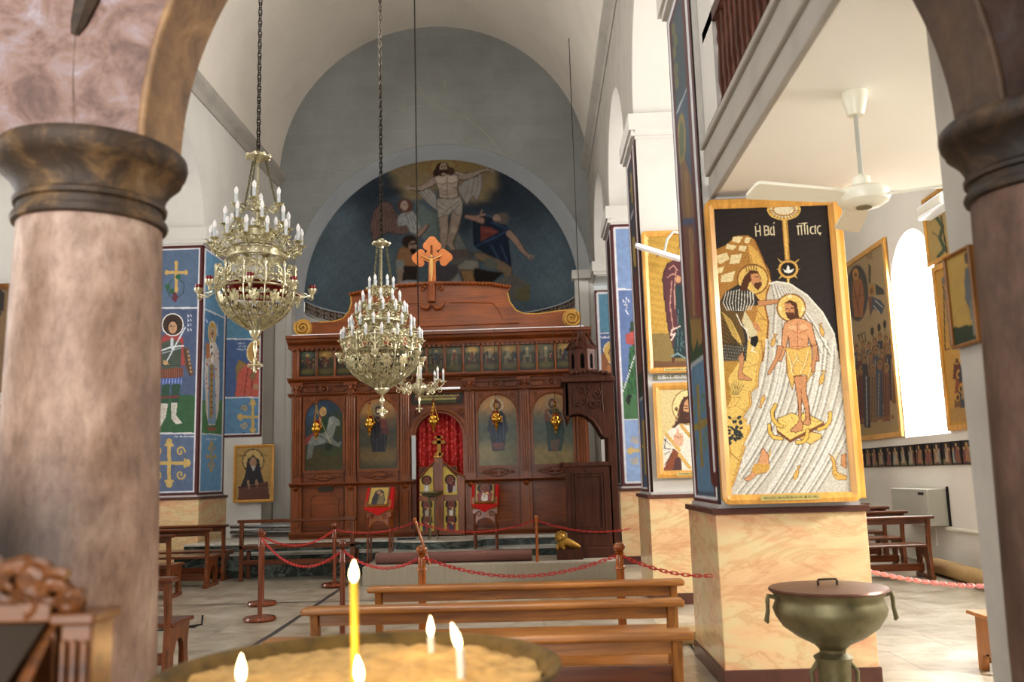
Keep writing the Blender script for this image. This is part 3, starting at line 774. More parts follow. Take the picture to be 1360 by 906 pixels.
def d3(p, f):
    p.T = (760, 280, 2.265)
    p.rect(60, 0, 600, 240, '#7391c0'); p.rect(60, 240, 600, 515, '#5671a6'); p.rect(60, 515, 600, 630, '#437548'); p.rect(60, 630, 600, 900, '#86a5d4')
    p.line([(60, 238), (600, 228)], 4, WHT); p.line([(60, 630), (600, 622)], 4, WHT)
    for x in (152, 158, 163, 168): p.line([(x, 262), (x+2, 275)], 1.6, '#e8e8ee')
    p.line([(156, 285), (162, 280), (166, 290), (160, 300), (168, 310)], 2, '#e8e8ee')
    bud_cross(p, 290, 130, 60, 70, 8)
    p.poly([(175, 335), (192, 332), (215, 350), (300, 360), (300, 480), (200, 470), (172, 370)], '#35503a')
    p.poly([(160, 372), (188, 360), (200, 392), (180, 405), (162, 398)], '#b03328'); p.poly([(188, 350), (260, 350), (270, 440), (195, 440)], '#8c2b25')
    p.poly([(172, 410), (192, 405), (260, 420), (270, 560), (165, 552)], '#2f6a3a')
    for x in (175, 183, 192, 204, 220): p.line([(x, 420), (x-5, 550)], 2, '#1d4526')
    p.ell(225, 320, 30, 34, '#cfa23a'); face_at(p, 225, 324, 12, 17)
    p.line([(150, 552), (188, 436)], 2.6, '#e6e6ea')
    p.poly([(168, 552), (180, 552), (172, 585), (160, 572)], '#20251f'); p.poly([(215, 552), (230, 552), (226, 590), (212, 585)], '#20251f')
    bud_cross(p, 215, 722, 42, 52, 9, '#cfae58')
    p.T = (0, 0, 1)
    border(p, f, 0, 1, 0, 1, 4, 2.2)
frontface(p3, 15.3-.004, XR, XR2, ZB3+.03, ZI, d3, '#6f90c8', .018)
# far right responds
X4 = aY(791, 430, 19.35).x
p4 = pier('far right painted pilaster with a gold haloed angel on blue, behind the carved throne', X4, 2.43, 19.35, 20.45, 1.3, base=False, zt=5.6)
def d4(p, f):
    p.T = (760, 280, 2.265)
    p.rect(50, 150, 500, 365, '#4f8aa6'); p.rect(50, 365, 500, 700, '#3c5f96')
    p.line([(50, 368), (500, 360)], 4, WHT)
    scribble(p, 88, 380, 150, 6, '#dde', 1.5, 3)
    p.ell(118, 425, 24, 32, '#d9ad3e'); p.ell(118, 425, 24, 32, '#efe2b8', ring=.06); face_at(p, 120, 430, 9, 14, beard=False)
    p.poly([(82, 440), (95, 425), (112, 460), (118, 520), (88, 500)], '#9a5a26'); p.poly([(105, 462), (150, 462), (160, 560), (100, 560)], '#b8741f')
    p.T = (0, 0, 1); border(p, f, 0, 1, 0, 1, 3, 2)
frontface(p4, 19.345, X4, 2.3, 2.55, 5.6, d4, '#3c5f96', .025)
# --- left piers
l3 = pier('left pier painted with a young warrior saint and a robed bishop', XL2, XL, 15.7, 17.0, ZBL)
def e3(p, f):
    p.T = (0, 300, 3.0206)
    p.rect(300, 60, 1000, 330, '#566f8e'); p.rect(300, 330, 1000, 680, '#47597c'); p.rect(300, 680, 1000, 832, '#2d6138'); p.rect(300, 832, 1000, 1200, '#566a8c')
    p.line([(300, 331), (1000, 329)], 7, WHT); p.line([(300, 834), (1000, 832)], 7, WHT)
    g = '#c9a24c'
    p.line([(707, 150), (707, 262)], 13, g); p.line([(668, 187), (746, 187)], 11, g)
    for x, y in ((707, 150), (668, 187), (746, 187)): p.ell(x, y, 8, 10, g)
    p.line([(690, 215), (668, 250), (680, 280), (705, 295), (735, 270), (740, 235), (720, 215)], 3, '#2f5138')
    for x, y in ((672, 245), (715, 205), (690, 262)): p.ell(x, y, 11, 11, '#2f6a44')
    for x, y in ((700, 275), (708, 285), (697, 290), (703, 298)): p.ell(x, y, 7, 8, '#6e2436')
    # the warrior
    p.poly([(640, 470), (655, 440), (700, 425), (735, 450), (742, 560), (700, 560), (650, 560)], '#a3231f')
    p.poly([(560, 560), (650, 450), (650, 560), (600, 680)], '#a3231f')
    p.poly([(648, 470), (690, 455), (728, 470), (724, 572), (645, 572)], '#4d5a4c')
    for y in range(480, 570, 9): p.line([(648, y), (725, y)], 2, '#2e3a31')
    p.line([(648, 500), (690, 485), (735, 482)], 6, '#d8dce0'); p.line([(650, 512), (725, 490)], 4, '#aab3bc')
    p.line([(690, 455), (690, 490)], 12, '#c8cdd4')
    p.poly([(636, 575), (735, 568), (735, 608), (634, 612)], '#8a4a2a')
    for x in range(640, 735, 9): p.line([(x, 572), (x, 610)], 2, '#4c2413')
    p.poly([(634, 612), (735, 608), (728, 636), (700, 640), (690, 628), (640, 640)], '#3657a6')
    for x in range(645, 730, 12): p.line([(x, 614), (x-3, 636)], 2.5, '#a8c0e8')
    p.poly([(652, 638), (682, 634), (676, 715), (640, 715)], '#24503a'); p.poly([(690, 636), (724, 634), (716, 710), (688, 710)], '#24503a')
    p.line([(640, 690), (715, 685)], 9, '#7e2420')
    p.poly([(645, 712), (674, 714), (664, 770), (640, 812), (615, 812), (640, 770)], '#d6cfc2'); p.poly([(686, 710), (712, 710), (706, 760), (732, 792), (705, 796), (688, 775)], '#d6cfc2')
    for y in range(720, 780, 9): p.line([(646, y), (664, y+5)], 1.6, '#6d675c'); p.line([(690, y), (704, y+5)], 1.6, '#6d675c')
    p.ell(693, 397, 42, 44, '#3f2a1c'); p.ell(693, 397, 42, 44, '#e8e4de', ring=.05)
    face_at(p, 693, 406, 17, 24, '#c49366', '#2b1a10', beard=False)
    p.poly([(735, 492), (752, 486), (778, 596), (760, 604), (742, 560)], '#6c4a33'); p.line([(738, 492), (762, 600)], 3, '#2c1a10')
    for y in range(505, 590, 16): p.ell(755+(y-505)*.14, y, 5, 5, '#a9875a')
    p.line([(668, 545), (743, 408)], 5, '#d8dfe8'); p.ell(664, 550, 10, 9, '#c49366'); p.line([(655, 540), (676, 556)], 4, '#c9a24c')
    for i, y in enumerate((356, 374, 392, 412)):
        p.line([(752, y), (758, y+8), (752, y+10)], 2.6, '#eef'); p.line([(764, y), (768, y+8)], 2.4, '#eef')
    scribble(p, 700, 845, 790, 6, '#e6e6ea', 1.6, 9)
    p.T = (0, 600, 2.961)
    bud_cross(p, 665, 45, 72, 82, 14, '#c9a84e')
    p.T = (0, 0, 1); border(p, f, 0, 1, 0, 1, 3.4, 2)
frontface(l3, 15.7-.004, XL2, XL, ZBL+.03, ZI, e3, '#566f8e', .009)
def e3s(p, f):
    p.T = (0, 300, 3.0206)
    p.rect(780, 0, 960, 400, '#6199c0'); p.poly([(800, 325), (960, 400), (960, 700), (800, 700)], '#4a86b6'); p.rect(780, 700, 960, 838, '#4f8a54'); p.rect(780, 838, 960, 1200, '#62a4d4')
    p.line([(812, 328), (900, 370)], 6, WHT); p.line([(800, 832), (900, 842)], 6, WHT)
    p.poly([(832, 478), (850, 462), (866, 470), (878, 500), (881, 620), (878, 740), (862, 800), (836, 800), (826, 740), (820, 600), (822, 540)], '#dcd3cf')
    p.poly([(836, 560), (862, 560), (866, 795), (834, 795)], '#7ea4c6')
    for i in range(26):
        p.ell(826+random.random()*50, 500+random.random()*260, 2.6, 4.5, '#c46f62')
    p.line([(849, 560), (847, 765)], 12, '#b9924a')
    for y in range(575, 760, 22): p.line([(844, y), (853, y)], 3, '#5a3a1f')
    p.line([(848, 470), (850, 540)], 13, '#f0eee8'); p.ell(848, 486, 3.5, 6, '#222'); p.ell(850, 512, 3.5, 6, '#222')
    p.rect(826, 470, 842, 530, '#c07a3a'); p.ell(843, 522, 7, 8, '#c49366'); p.ell(850, 815, 20, 7, '#a8503c')
    p.ell(852, 428, 16, 44, '#d2a43a'); p.ell(852, 428, 16, 44, '#f0e6c4', ring=.06)
    face_at(p, 852, 436, 8, 24, '#c49366', '#cfc8bd')
    p.line([(826, 375), (834, 388)], 3, '#eef'); p.line([(870, 395), (874, 440)], 3, '#dde')
    bud_cross(p, 848, 925, 16, 56, 6, '#c9a84e'); scribble(p, 828, 855, 870, 6, '#e6e6ea', 1.8, 4)
    p.T = (0, 0, 1); border(p, f, 0, 1, 0, 1, 2.2, 2)
sideface(l3, XL+.004, 15.7, 17.0, ZBL+.03, ZI, e3s, '#5b96c4', .014)
l2 = pier('white plastered pier at the far left edge, half hidden by the stone column', XL2, XL, 11.2, 12.35, 1.38)
l4 = pier('far left pier painted with an orange robed angel above a white lower wall', XL2, XL, 19.4, 20.45, 1.3, base=False)
def e4(p, f):
    p.T = (200, 230, 1.93)
    p.rect(100, 100, 450, 425, '#4d88a8'); p.rect(100, 425, 450, 577, '#3b5f96'); p.rect(100, 577, 450, 700, '#4f86ae')
    p.line([(100, 424), (450, 428)], 3.5, WHT); p.line([(100, 576), (450, 574)], 3.5, WHT)
    p.poly([(218, 500), (226, 478), (243, 486), (250, 540), (222, 570)], '#9a7a34'); p.poly([(300, 480), (316, 474), (318, 560), (300, 560)], '#9a7a34')
    p.poly([(216, 572), (225, 510), (250, 486), (280, 488), (300, 500), (312, 530), (316, 572)], '#c4431c')
    for a, b_ in (((250, 495), (240, 570)), ((262, 500), (258, 570)), ((292, 505), (300, 570))): p.line([a, b_], 2.4, '#7d2410')
    p.ell(276, 460, 29, 32, '#cf9f35'); p.ell(276, 460, 29, 32, '#f0e0b0', ring=.05)
    face_at(p, 277, 464, 12, 17, '#b88556', '#4c3016', beard=False)
    p.ell(262, 520, 8, 10, '#8d6a3a'); p.ell(270, 548, 7, 8, '#b88556')
    for y in (436, 444, 452): scribble(p, 222, y, 245, 4, '#cfd8ea', .9, y)
    bud_cross(p, 262, 625, 34, 38, 7, '#c9a84e'); scribble(p, 236, 668, 300, 5, '#1d2a3a', 1.6, 12)
    p.T = (0, 0, 1); border(p, f, 0, 1, 0, 1, 2.6, 1.8)
frontface(l4, 19.395, XL2+.02, XL-.02, 2.62, ZI-.6, e4, '#3b5f96', .014)
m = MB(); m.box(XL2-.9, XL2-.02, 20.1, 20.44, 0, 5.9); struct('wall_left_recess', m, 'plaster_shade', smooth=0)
# ------------------------------------------------------------------ framed pictures
def framed(name, label, cat, x0, x1, z0, z1, Y, fw, fn, base, cell, mat='painted_mosaic', wood=('wood_frame', 'wood_frame_x'), group=None, rnd=.05, depth=.05, px=True):
    """picture on a wall facing -Y; outer frame rectangle x0..x1, z0..z1, back at Y"""
    t = thing(name, label, cat, ((x0+x1)/2, Y, z0), group)
    m = MB(); yf = Y-depth
    n = 6
    o = []; i_ = []
    for (cx, cz, a0) in ((x1-rnd, z1-rnd, 0), (x0+rnd, z1-rnd, PI/2), (x0+rnd, z0+rnd, PI), (x1-rnd, z0+rnd, 1.5*PI)):
        for k in range(n+1):
            a = a0+PI/2*k/n; o.append((cx+rnd*math.cos(a), cz+rnd*math.sin(a)))
            ix = x1-fw if math.cos(a0+PI/4) > 0 else x0+fw; iz = z1-fw if math.sin(a0+PI/4) > 0 else z0+fw
            i_.append((ix, iz))
    N_ = len(o); c = 1-.3
    mid = [(a[0]*.55+b_[0]*.45, a[1]*.55+b_[1]*.45) for a, b_ in zip(o, i_)]
    vs = [(x, Y, z) for x, z in o]+[(x, yf+.008, z) for x, z in o]+[(x, yf, z) for x, z in mid]+[(x, yf+.02, z) for x, z in i_]+[(x, Y, z) for x, z in i_]
    fs = []
    for r in range(4):
        for k in range(N_):
            k2 = (k+1) % N_; fs.append((r*N_+k, r*N_+k2, (r+1)*N_+k2, (r+1)*N_+k))
    m.add(vs, fs); m.build('frame', wood[0], t, smooth=30)
    yp = yf+.028
    picture('icon_panel' if cat == 'icon' else 'panel', (x0+fw*.98, yp, z1-fw*.98), (1, 0, 0), (0, 0, -1), x1-x0-2*fw*.98, z1-z0-2*fw*.98, cell, fn, base, t, mat, px=px)
    return t
# ---- the Baptism
def baptism(p):
    G1, G2, G3 = '#e2bd62', '#c08a34', '#8a5a22'
    p.T = (930, 250, 3.941)
    K = '#2a211d'
    p.c[:] = np.array(hx('#2b2322'))
    for y in range(130, 900, 9): p.line([(0, y), (900, y-14)], 1.6, '#352b29')
    p.ell(438, 112, 88, 56, G1); p.ell(438, 112, 68, 42, '#e8dcbc'); p.ell(438, 112, 60, 34, G2); p.ell(438, 112, 52, 27, '#e8dcbc')
    for i in range(13):
        a = .12+i*(PI-.24)/12; p.line([(438+56*math.cos(a), 112+30*math.sin(a)), (438+80*math.cos(a), 112+50*math.sin(a))], 4, '#8a5a22')
    p.poly([(427, 168), (456, 166), (470, 372), (442, 374)], G2); p.poly([(434, 168), (449, 167), (461, 372), (449, 374)], G1)
    # title in Greek capitals
    W = '#e6d9b4'
    def L(pts, w=6): p.line(pts, w, W)
    L([(290, 200), (293, 250)]); L([(312, 198), (315, 248)]); L([(291, 226), (314, 223)]); L([(292, 190), (300, 186)], 4)
    L([(336, 198), (339, 246)]); L([(336, 198), (354, 200), (356, 218), (339, 221)]); L([(356, 222), (360, 242), (339, 246)])
    L([(372, 206), (366, 224), (372, 244), (386, 240)]); L([(384, 200), (387, 246)]); L([(384, 186), (388, 178)], 4)
    L([(506, 200), (532, 196)]); L([(511, 199), (514, 244)]); L([(528, 197), (531, 242)]); L([(514, 186), (560, 182)], 4); L([(546, 184), (548, 240)])
    L([(560, 196), (563, 240)]); L([(592, 200), (578, 206), (576, 226), (584, 238), (594, 236)]); L([(602, 196), (604, 238)])
    L([(628, 196), (615, 203), (613, 222), (620, 236), (630, 234), (626, 244)])
    # star with dove
    for a, r in ((-.75, 82), (-2.35, 82), (2.35, 76), (.8, 70), (PI/2, 112), (0, 66), (PI, 62), (-PI/2, 60)):
        x, y = 461+r*math.cos(a), 424+r*math.sin(a); q = a+PI/2
        p.poly([(x, y), (461+13*math.cos(q), 424+13*math.sin(q)), (461-13*math.cos(q), 424-13*math.sin(q))], G1)
    p.ell(461, 424, 54, 49, G3); p.ell(461, 424, 51, 46, G1); p.ell(461, 424, 45, 40, G2); p.ell(461, 424, 39, 35, '#1b1614')
    p.poly([(432, 422), (450, 432), (456, 404), (464, 404), (468, 430), (492, 420), (480, 440), (462, 446), (442, 440)], '#f1eee6')
    # water cave
    C = '#cdc6b6'
    p.poly([(330, 700), (690, 740), (720, 906), (300, 906)], C); p.T = (930, 470, 4.313); p.poly([(200, -90), (780, -90), (880, 500), (880, 900), (100, 900)], C); p.T = (930, 250, 3.941)
    cave = [(360, 500), (400, 488), (470, 500), (560, 560), (640, 650), (700, 760), (712, 906), (740, 1500), (260, 1500), (300, 906)]
    p.poly(cave, C)
    # rocks top left
    p.poly([(62, 560), (62, 330), (130, 300), (190, 250), (250, 245), (285, 270), (320, 350), (360, 430), (375, 490), (350, 560), (345, 620), (362, 700), (355, 800), (330, 906), (100, 906)], '#b58134')
    p.poly([(250, 290), (300, 330), (345, 420), (372, 486), (345, 540), (335, 620), (352, 700), (345, 770), (322, 906), (240, 906), (300, 640)], '#dcae52')
    for q in (((170, 255), (225, 250), (205, 290), (165, 280)), ((235, 255), (268, 258), (255, 290), (228, 288)), ((140, 290), (195, 300), (175, 325), (130, 318)),
              ((205, 300), (248, 300), (235, 335), (198, 325)), ((85, 350), (140, 335), (155, 372), (105, 400), (75, 380)), ((160, 350), (222, 340), (205, 395), (150, 400)),
              ((85, 420), (130, 405), (115, 445), (80, 450)), ((110, 455), (185, 430), (170, 490), (105, 495))):
        p.outl(q, '#ecd9a4', 3, '#a9772e')
    p.line([(285, 270), (330, 370), (372, 484), (348, 545), (338, 620), (357, 700), (350, 790), (325, 906)], 5, '#7d4a1c')
    for a, b_ in (((300, 640), (340, 690)), ((345, 690), (300, 680)), ((265, 350), (275, 410)), ((120, 640), (100, 700))): p.line([a, b_], 3, '#8a5a22')
    # bottom part of rocks and water
    p.T = (930, 470, 4.313)
    p.poly([(110, -80), (345, -80), (350, 20), (330, 100), (325, 190), (285, 220), (290, 290), (240, 360), (280, 400), (282, 440), (235, 590), (205, 690), (180, 760), (120, 760)], '#e3be62')
    p.poly([(120, -60), (230, -30), (215, 60), (160, 140), (180, 260), (140, 330), (110, 330)], '#b58a30')
    p.poly([(130, 380), (180, 560), (165, 650), (130, 600)], '#c99a40')
    for l in ([(345, -80), (350, 20), (330, 100), (325, 190), (285, 220), (290, 290), (240, 360), (280, 400), (282, 440), (235, 590), (205, 690), (180, 760)],):
        p.line(l, 11, '#d9ab50'); p.line([(x+7, y) for x, y in l], 3, '#7d4a1c'); p.line([(x-8, y) for x, y in l], 2.4, '#a9772e')
    for l in ([(240, 80), (290, 70), (325, 60)], [(200, 190), (270, 215)], [(150, 250), (230, 250), (200, 300), (160, 310)], [(215, 300), (250, 330)], [(240, 360), (180, 370)], [(165, 560), (220, 610)]):
        p.line(l, 3, '#a06a26')
    # water streaks
    for i in range(19):
        x0 = 380+i*34
        pts = [(x0-(.00052*(y+80)**2)*(.9 if i < 9 else .75)-i*1.5+18*math.sin(i), y) for y in range(-80, 900, 40)]
        bx = 500
        def vis(q):
            x, y = q; lim = 350-(y+80)*.02 if y < 200 else 290-(y-200)*.17
            return x > lim+14
        seg = [q for q in pts if vis(q)]
        if len(seg) > 2:
            p.line(seg, 15, '#e2ddd0'); p.line([(x+9, y) for x, y in seg], 5, '#a39d8e'); p.line([(x+14, y) for x, y in seg], 2.4, '#77705f')
    p.poly([(775, -100), (860, -100), (860, 120), (800, 60)], '#2b2322'); p.T = (930, 250, 3.941)
    for i in range(7):
        p.line([(372+i*16, 500+i*6), (392+i*34, 600+i*20), (380+i*50, 760+i*20)], 5, '#8f897c')
        p.line([(380+i*16, 500+i*7), (402+i*34, 600+i*20), (392+i*50, 760+i*20)], 7, '#e4dfd3')
    p.line([(362, 500), (400, 489), (470, 501), (560, 561), (640, 651), (700, 761), (710, 880)], 8, '#efe9da')
    # the bending figure (John)
    p.ell(275, 478, 80, 78, G1); p.ell(275, 478, 80, 78, '#8a5a22', ring=.05)
    dk, wt = '#3a3532', '#e8e2d0'
    p.poly([(195, 505), (240, 520), (290, 560), (310, 585), (305, 612), (250, 615), (215, 690), (250, 780), (240, 906), (110, 906), (105, 760), (100, 600), (130, 545)], dk)
    p.poly([(110, 590), (150, 640), (200, 650), (240, 640), (215, 690), (235, 800), (210, 906), (110, 906), (104, 700)], '#6d5326')
    for i in range(11):
        p.line([(135+i*14, 530-abs(i-5)*-3), (120+i*16, 600), (140+i*12, 640)], 4, wt)
    for i in range(9):
        p.line([(115+i*6, 650+i*14), (160+i*8, 690+i*18), (205+i*3, 780+i*10)], 4, '#d9b65c')
        p.line([(110, 690+i*22), (150, 720+i*20), (190, 800+i*12)], 3, '#1d1815')
    for i in range(14): p.line([(118+i*9, 812), (108+i*9, 900)], 4, '#23282a'); p.line([(123+i*9, 822), (113+i*9, 906)], 2, '#8a8f88')
    p.poly([(232, 640), (262, 690), (300, 745), (292, 800), (285, 850), (270, 790), (245, 760), (220, 700)], '#d8cba0'); p.line([(190, 660), (215, 715), (245, 745), (252, 790), (290, 800), (270, 850), (292, 860)], 5, '#f2eee2')
    p.poly([(265, 780), (300, 770), (306, 800), (288, 835), (262, 815)], '#24201d')
    sk = '#c98d5c'
    p.poly([(300, 590), (430, 580), (468, 560), (470, 585), (430, 600), (305, 618)], sk); p.line([(300, 590), (430, 580), (468, 560)], 3, '#6a3a1c'); p.line([(305, 618), (430, 600), (470, 585)], 3, '#6a3a1c')
    p.poly([(270, 700), (300, 705), (320, 745), (300, 752), (280, 730)], sk)
    p.poly([(215, 500), (232, 460), (262, 430), (300, 432), (318, 470), (300, 480), (260, 490), (240, 540), (208, 535)], '#5b3218')
    p.poly([(262, 450), (300, 446), (318, 470), (324, 500), (300, 530), (272, 505)], sk); p.poly([(280, 498), (322, 490), (322, 510), (304, 534), (284, 520)], '#5b3218')
    for a in range(5): p.line([(245+a*12, 436-a*2), (238+a*14, 412-a*3)], 4, '#5b3218')
    p.line([(290, 465), (304, 463)], 4, '#23150c'); p.line([(312, 462), (320, 480)], 3, '#6a3a1c')
    # Christ
    p.ell(476, 626, 74, 72, G1); p.ell(476, 626, 74, 72, '#8a5a22', ring=.05); p.ell(476, 626, 62, 60, '#f0d48a', ring=.04)
    for x, y in ((418, 632), (540, 634), (470, 566)): p.ell(x, y, 7, 7, '#f4e6b4', ring=.4)
    p.poly([(440, 600), (470, 585), (505, 600), (512, 640), (520, 690), (505, 680), (480, 690), (455, 640)], '#5b3218')
    p.poly([(440, 606), (470, 600), (492, 622), (494, 660), (478, 688), (458, 676), (444, 645)], sk); p.poly([(446, 650), (492, 650), (492, 676), (476, 692), (456, 680)], '#5b3218')
    p.line([(449, 632), (462, 630)], 4, '#23150c'); p.line([(474, 628), (488, 627)], 4, '#23150c'); p.line([(468, 634), (464, 652)], 3, '#7a4a26'); p.line([(462, 660), (476, 659)], 3, '#8d4a38')
    body = [(470, 690), (500, 680), (545, 686), (585, 710), (600, 780), (618, 850), (622, 906), (592, 906), (590, 850), (566, 780), (562, 860), (566, 906), (455, 906), (468, 830), (462, 780), (446, 850), (425, 906), (398, 906), (425, 820), (432, 740), (442, 705)]
    p.outl(body, '#d79a68', 4, '#5b3018')
    for a, b_ in (((470, 740), (510, 760)), ((515, 760), (560, 742)), ((508, 700), (512, 860)), ((480, 800), (500, 790)), ((525, 790), (548, 796)), ((480, 830), (545, 828)), ((470, 860), (555, 858))): p.line([a, b_], 3, '#a0552c')
    p.ell(485, 730, 22, 13, '#e8b98a', a=.7); p.ell(540, 728, 22, 13, '#e8b98a', a=.7); p.ell(510, 850, 24, 8, '#b76238', a=.6)
    p.poly([(448, 860), (500, 872), (570, 856), (578, 906), (446, 906)], '#dcb257')
    p.T = (930, 470, 4.313)
    p.outl([(488, -40), (560, -25), (632, -48), (640, 30), (655, 105), (632, 130), (612, 160), (600, 120), (545, 125), (535, 175), (528, 205), (512, 160), (498, 110)], '#dcb257', 4, '#8a5a22')
    for l in ([(500, -10), (520, 60), (530, 120)], [(545, 0), (560, 40), (590, 60)], [(620, -20), (600, 60), (575, 110)], [(560, 20), (530, 60), (520, 110)], [(640, 60), (620, 130)]): p.line(l, 4, '#f4e3b0'); p.line([(x+5, y) for x, y in l], 2.5, '#96642a')
    p.outl([(445, -50), (478, -40), (455, 20), (425, 80), (400, 118), (385, 122), (388, 100), (405, 70), (430, 20)], sk, 3, '#5b3018')
    p.outl([(640, -50), (672, -50), (668, 30), (655, 70), (660, 100), (640, 106), (634, 70), (645, 20)], sk, 3, '#5b3018')
    p.poly([(445, 375), (525, 335), (560, 360), (470, 412)], '#b5803a'); 
    p.outl([(600, 440), (692, 458), (696, 482), (632, 520), (560, 480)], G1, 4, '#6a3a1c')
    p.outl([(445, 370), (525, 337), (560, 352), (600, 338), (708, 392), (708, 404), (515, 502), (512, 492), (438, 436)], '#e6c468', 4, '#5b3018')
    p.poly([(438, 436), (514, 492), (516, 510), (438, 452)], '#7d4a26'); p.poly([(514, 492), (708, 392), (710, 412), (516, 510)], '#7d4a26')
    for l in ([(470, 380), (500, 400), (480, 430)], [(520, 360), (540, 390)], [(620, 350), (640, 385), (690, 390)], [(560, 420), (600, 440)], [(500, 450), (540, 440)]): p.line(l, 2.5, '#9a6a2a')
    for q in ([(430, 295), (412, 330), (415, 370), (440, 405), (465, 415)], [(395, 410), (398, 450), (420, 478), (465, 485)], [(745, 340), (742, 385), (715, 420), (680, 432)], [(615, 440), (610, 480), (590, 505), (555, 508)]):
        p.line(q, 26, '#5b3018'); p.line(q, 19, '#e0b84e')
    p.outl([(535, 130), (612, 125), (606, 210), (622, 290), (630, 385), (634, 400), (618, 412), (590, 402), (588, 395), (606, 370), (596, 300), (580, 260), (578, 380), (588, 400), (586, 440), (548, 450), (518, 446), (516, 436), (556, 400), (566, 380), (560, 280), (548, 200)], sk, 4, '#5b3018')
    p.line([(578, 200), (580, 260)], 3, '#7d4a26')
    p.outl([(215, 20), (245, -10), (252, 30), (240, 110), (262, 125), (296, 146), (290, 154), (216, 148), (218, 100), (228, 60)], sk, 3, '#5b3018')
    for i in range(40):
        a = random.random()*6.28; r = random.random()
        p.ell(200+52*r*math.cos(a), 445+100*r*math.sin(a), 12, 7, '#333a3a', rot=a)
    for i in range(7): p.line([(185+i*5, 235), (165+i*14, 150+abs(i-3)*10)], 3, '#4c5236')
    def fish(x, y, L_, a):
        c, s = math.cos(a), math.sin(a); f_ = lambda u, v: (x+u*c-v*s, y+u*s+v*c)
        p.outl([f_(-L_, 0), f_(-L_*.5, L_*.33), f_(L_*.3, L_*.26), f_(L_*.7, L_*.06), f_(L_*1.1, L_*.3), f_(L_*1.05, -L_*.28), f_(L_*.7, -L_*.06), f_(L_*.3, -L_*.26), f_(-L_*.5, -L_*.33)], '#dcae52', 3, '#7d4a1c')
    fish(356, 270, 38, 1.9); fish(552, 685, 42, -1.25); fish(698, 140, 42, -1.3)
    p.T = (930, 250, 3.941); fish(636, 745, 34, -1.8); fish(384, 800, 34, -1.3); p.T = (930, 470, 4.313)
    p.outl([(350, 552), (362, 538), (374, 556), (392, 580), (395, 640), (380, 680), (330, 690), (290, 722), (268, 730), (250, 718), (290, 690), (300, 650), (330, 625), (345, 585)], '#d79a68', 3, '#5b3018')
    p.poly([(310, 630), (396, 630), (396, 670), (330, 688), (292, 672)], '#cfa045'); p.line([(396, 590), (402, 555)], 9, '#d9ab50')
    p.outl([(740, 572), (770, 600), (785, 680), (840, 700), (840, 722), (780, 722), (758, 690), (755, 620)], '#d9ab50', 3, '#7d4a1c'); p.line([(770, 600), (792, 565)], 5, '#d9ab50'); p.outl([(808, 580), (836, 570), (838, 660), (806, 640)], '#c98d5c', 3, '#7d4a1c')
    for i in range(8): p.line([(765, 620+i*12), (790, 628+i*10)], 2.5, '#8a5a22')
MY = 6.95
a0, a1 = aY(933, 269, MY), aY(1142, 667, MY)
bx0, bx1, bz0, bz1 = aY(946, 470, MY).x, aY(1125, 470, MY).x, aY(1050, 668, MY).z, aY(1020, 266, MY).z
bm_ = framed('baptism_mosaic', 'tall mosaic of the baptism with Greek title on black, in a golden wooden frame', 'icon', bx0, bx1, bz0+.0, bz1, MY, .072, baptism, '#2b2322', .0043, rnd=.06, depth=.07)
m = MB(); m.box(bx1+.006, bx1+.055, MY+.0, MY+.05, bz0+.02, bz1+.02); m.build('rear_batten', 'wood_frame', bm_, bevel=.006)
m = MB(); m.box(bx0+.05, bx0+.75, MY+.01, MY+.04, bz1+.0, bz1+.025); m.build('hanging_rail', 'wood_frame_dark', bm_)
c0, c1 = aY(1011, 667, MY-.08), aY(1089, 661, MY-.08)
def plaq(p): scribble(p, .04, .045, .96, .035, '#3b3212', .008, 77)
picture('dedication_plaque', (c0.x, MY-.076, c0.z+.05), (1, 0, 0), (0, 0, -1), c1.x-c0.x, .042, .003, plaq, '#b7a552', bm_, 'painted', px=False)
# ---- the two icons on the pier behind
Y2 = 11.2
def ic_up(p):
    p.T = (840, 290, 4.314)
    p.c[:] = np.array(hx('#c29a3c'))
    for y in range(120, 660, 8): p.line([(80, y), (700, y-4)], 2, '#b0882f')
    p.rect(80, 660, 700, 820, '#8a7440'); p.rect(80, 820, 700, 900, '#74502f')
    p.line([(85, 85), (88, 860)], 10, '#ead9a0')
    rb = '#5d3138'
    p.outl([(200, 260), (240, 240), (330, 235), (400, 270), (410, 420), (390, 640), (240, 760), (205, 640), (185, 480), (172, 350), (180, 300)], rb, 5, '#3a1d20')
    p.poly([(245, 380), (380, 380), (390, 800), (235, 800), (238, 680), (262, 610), (245, 480)], '#243a3c')
    for l in ([(200, 340), (230, 318), (262, 330)], [(225, 360), (215, 500), (235, 640)], [(250, 280), (240, 420), (245, 520)], [(210, 290), (235, 270), (260, 300)]): p.line(l, 6, '#b98a7a')
    for l in ([(270, 620), (225, 640), (222, 670), (245, 660), (222, 700)],): p.line(l, 8, '#e2c7b8')
    p.line([(225, 790), (260, 775), (300, 800), (330, 790)], 9, '#7e9a9a'); p.poly([(222, 800), (245, 790), (240, 825), (225, 825)], '#5a2c20')
    for l in ([(262, 520), (258, 760)], [(285, 640), (275, 760)], [(300, 700), (280, 720), (298, 745)]): p.line(l, 4, '#55757a')
    p.ell(330, 190, 70, 75, '#d8b04a'); p.ell(330, 190, 70, 75, '#7d5a22', ring=.04); face_at(p, 330, 200, 26, 40, beard=False); p.ell(262, 350, 16, 20, '#c49366')
    p.line([(140, 205), (140, 222)], 5, '#3a2a14'); p.line([(140, 213), (156, 213)], 5, '#3a2a14'); p.line([(160, 205), (178, 222)], 5, '#3a2a14')
a, b_ = aY(855.5, 400, Y2), aY(862, 497, Y2)
ux0 = a.x; ux1 = ux0+.98
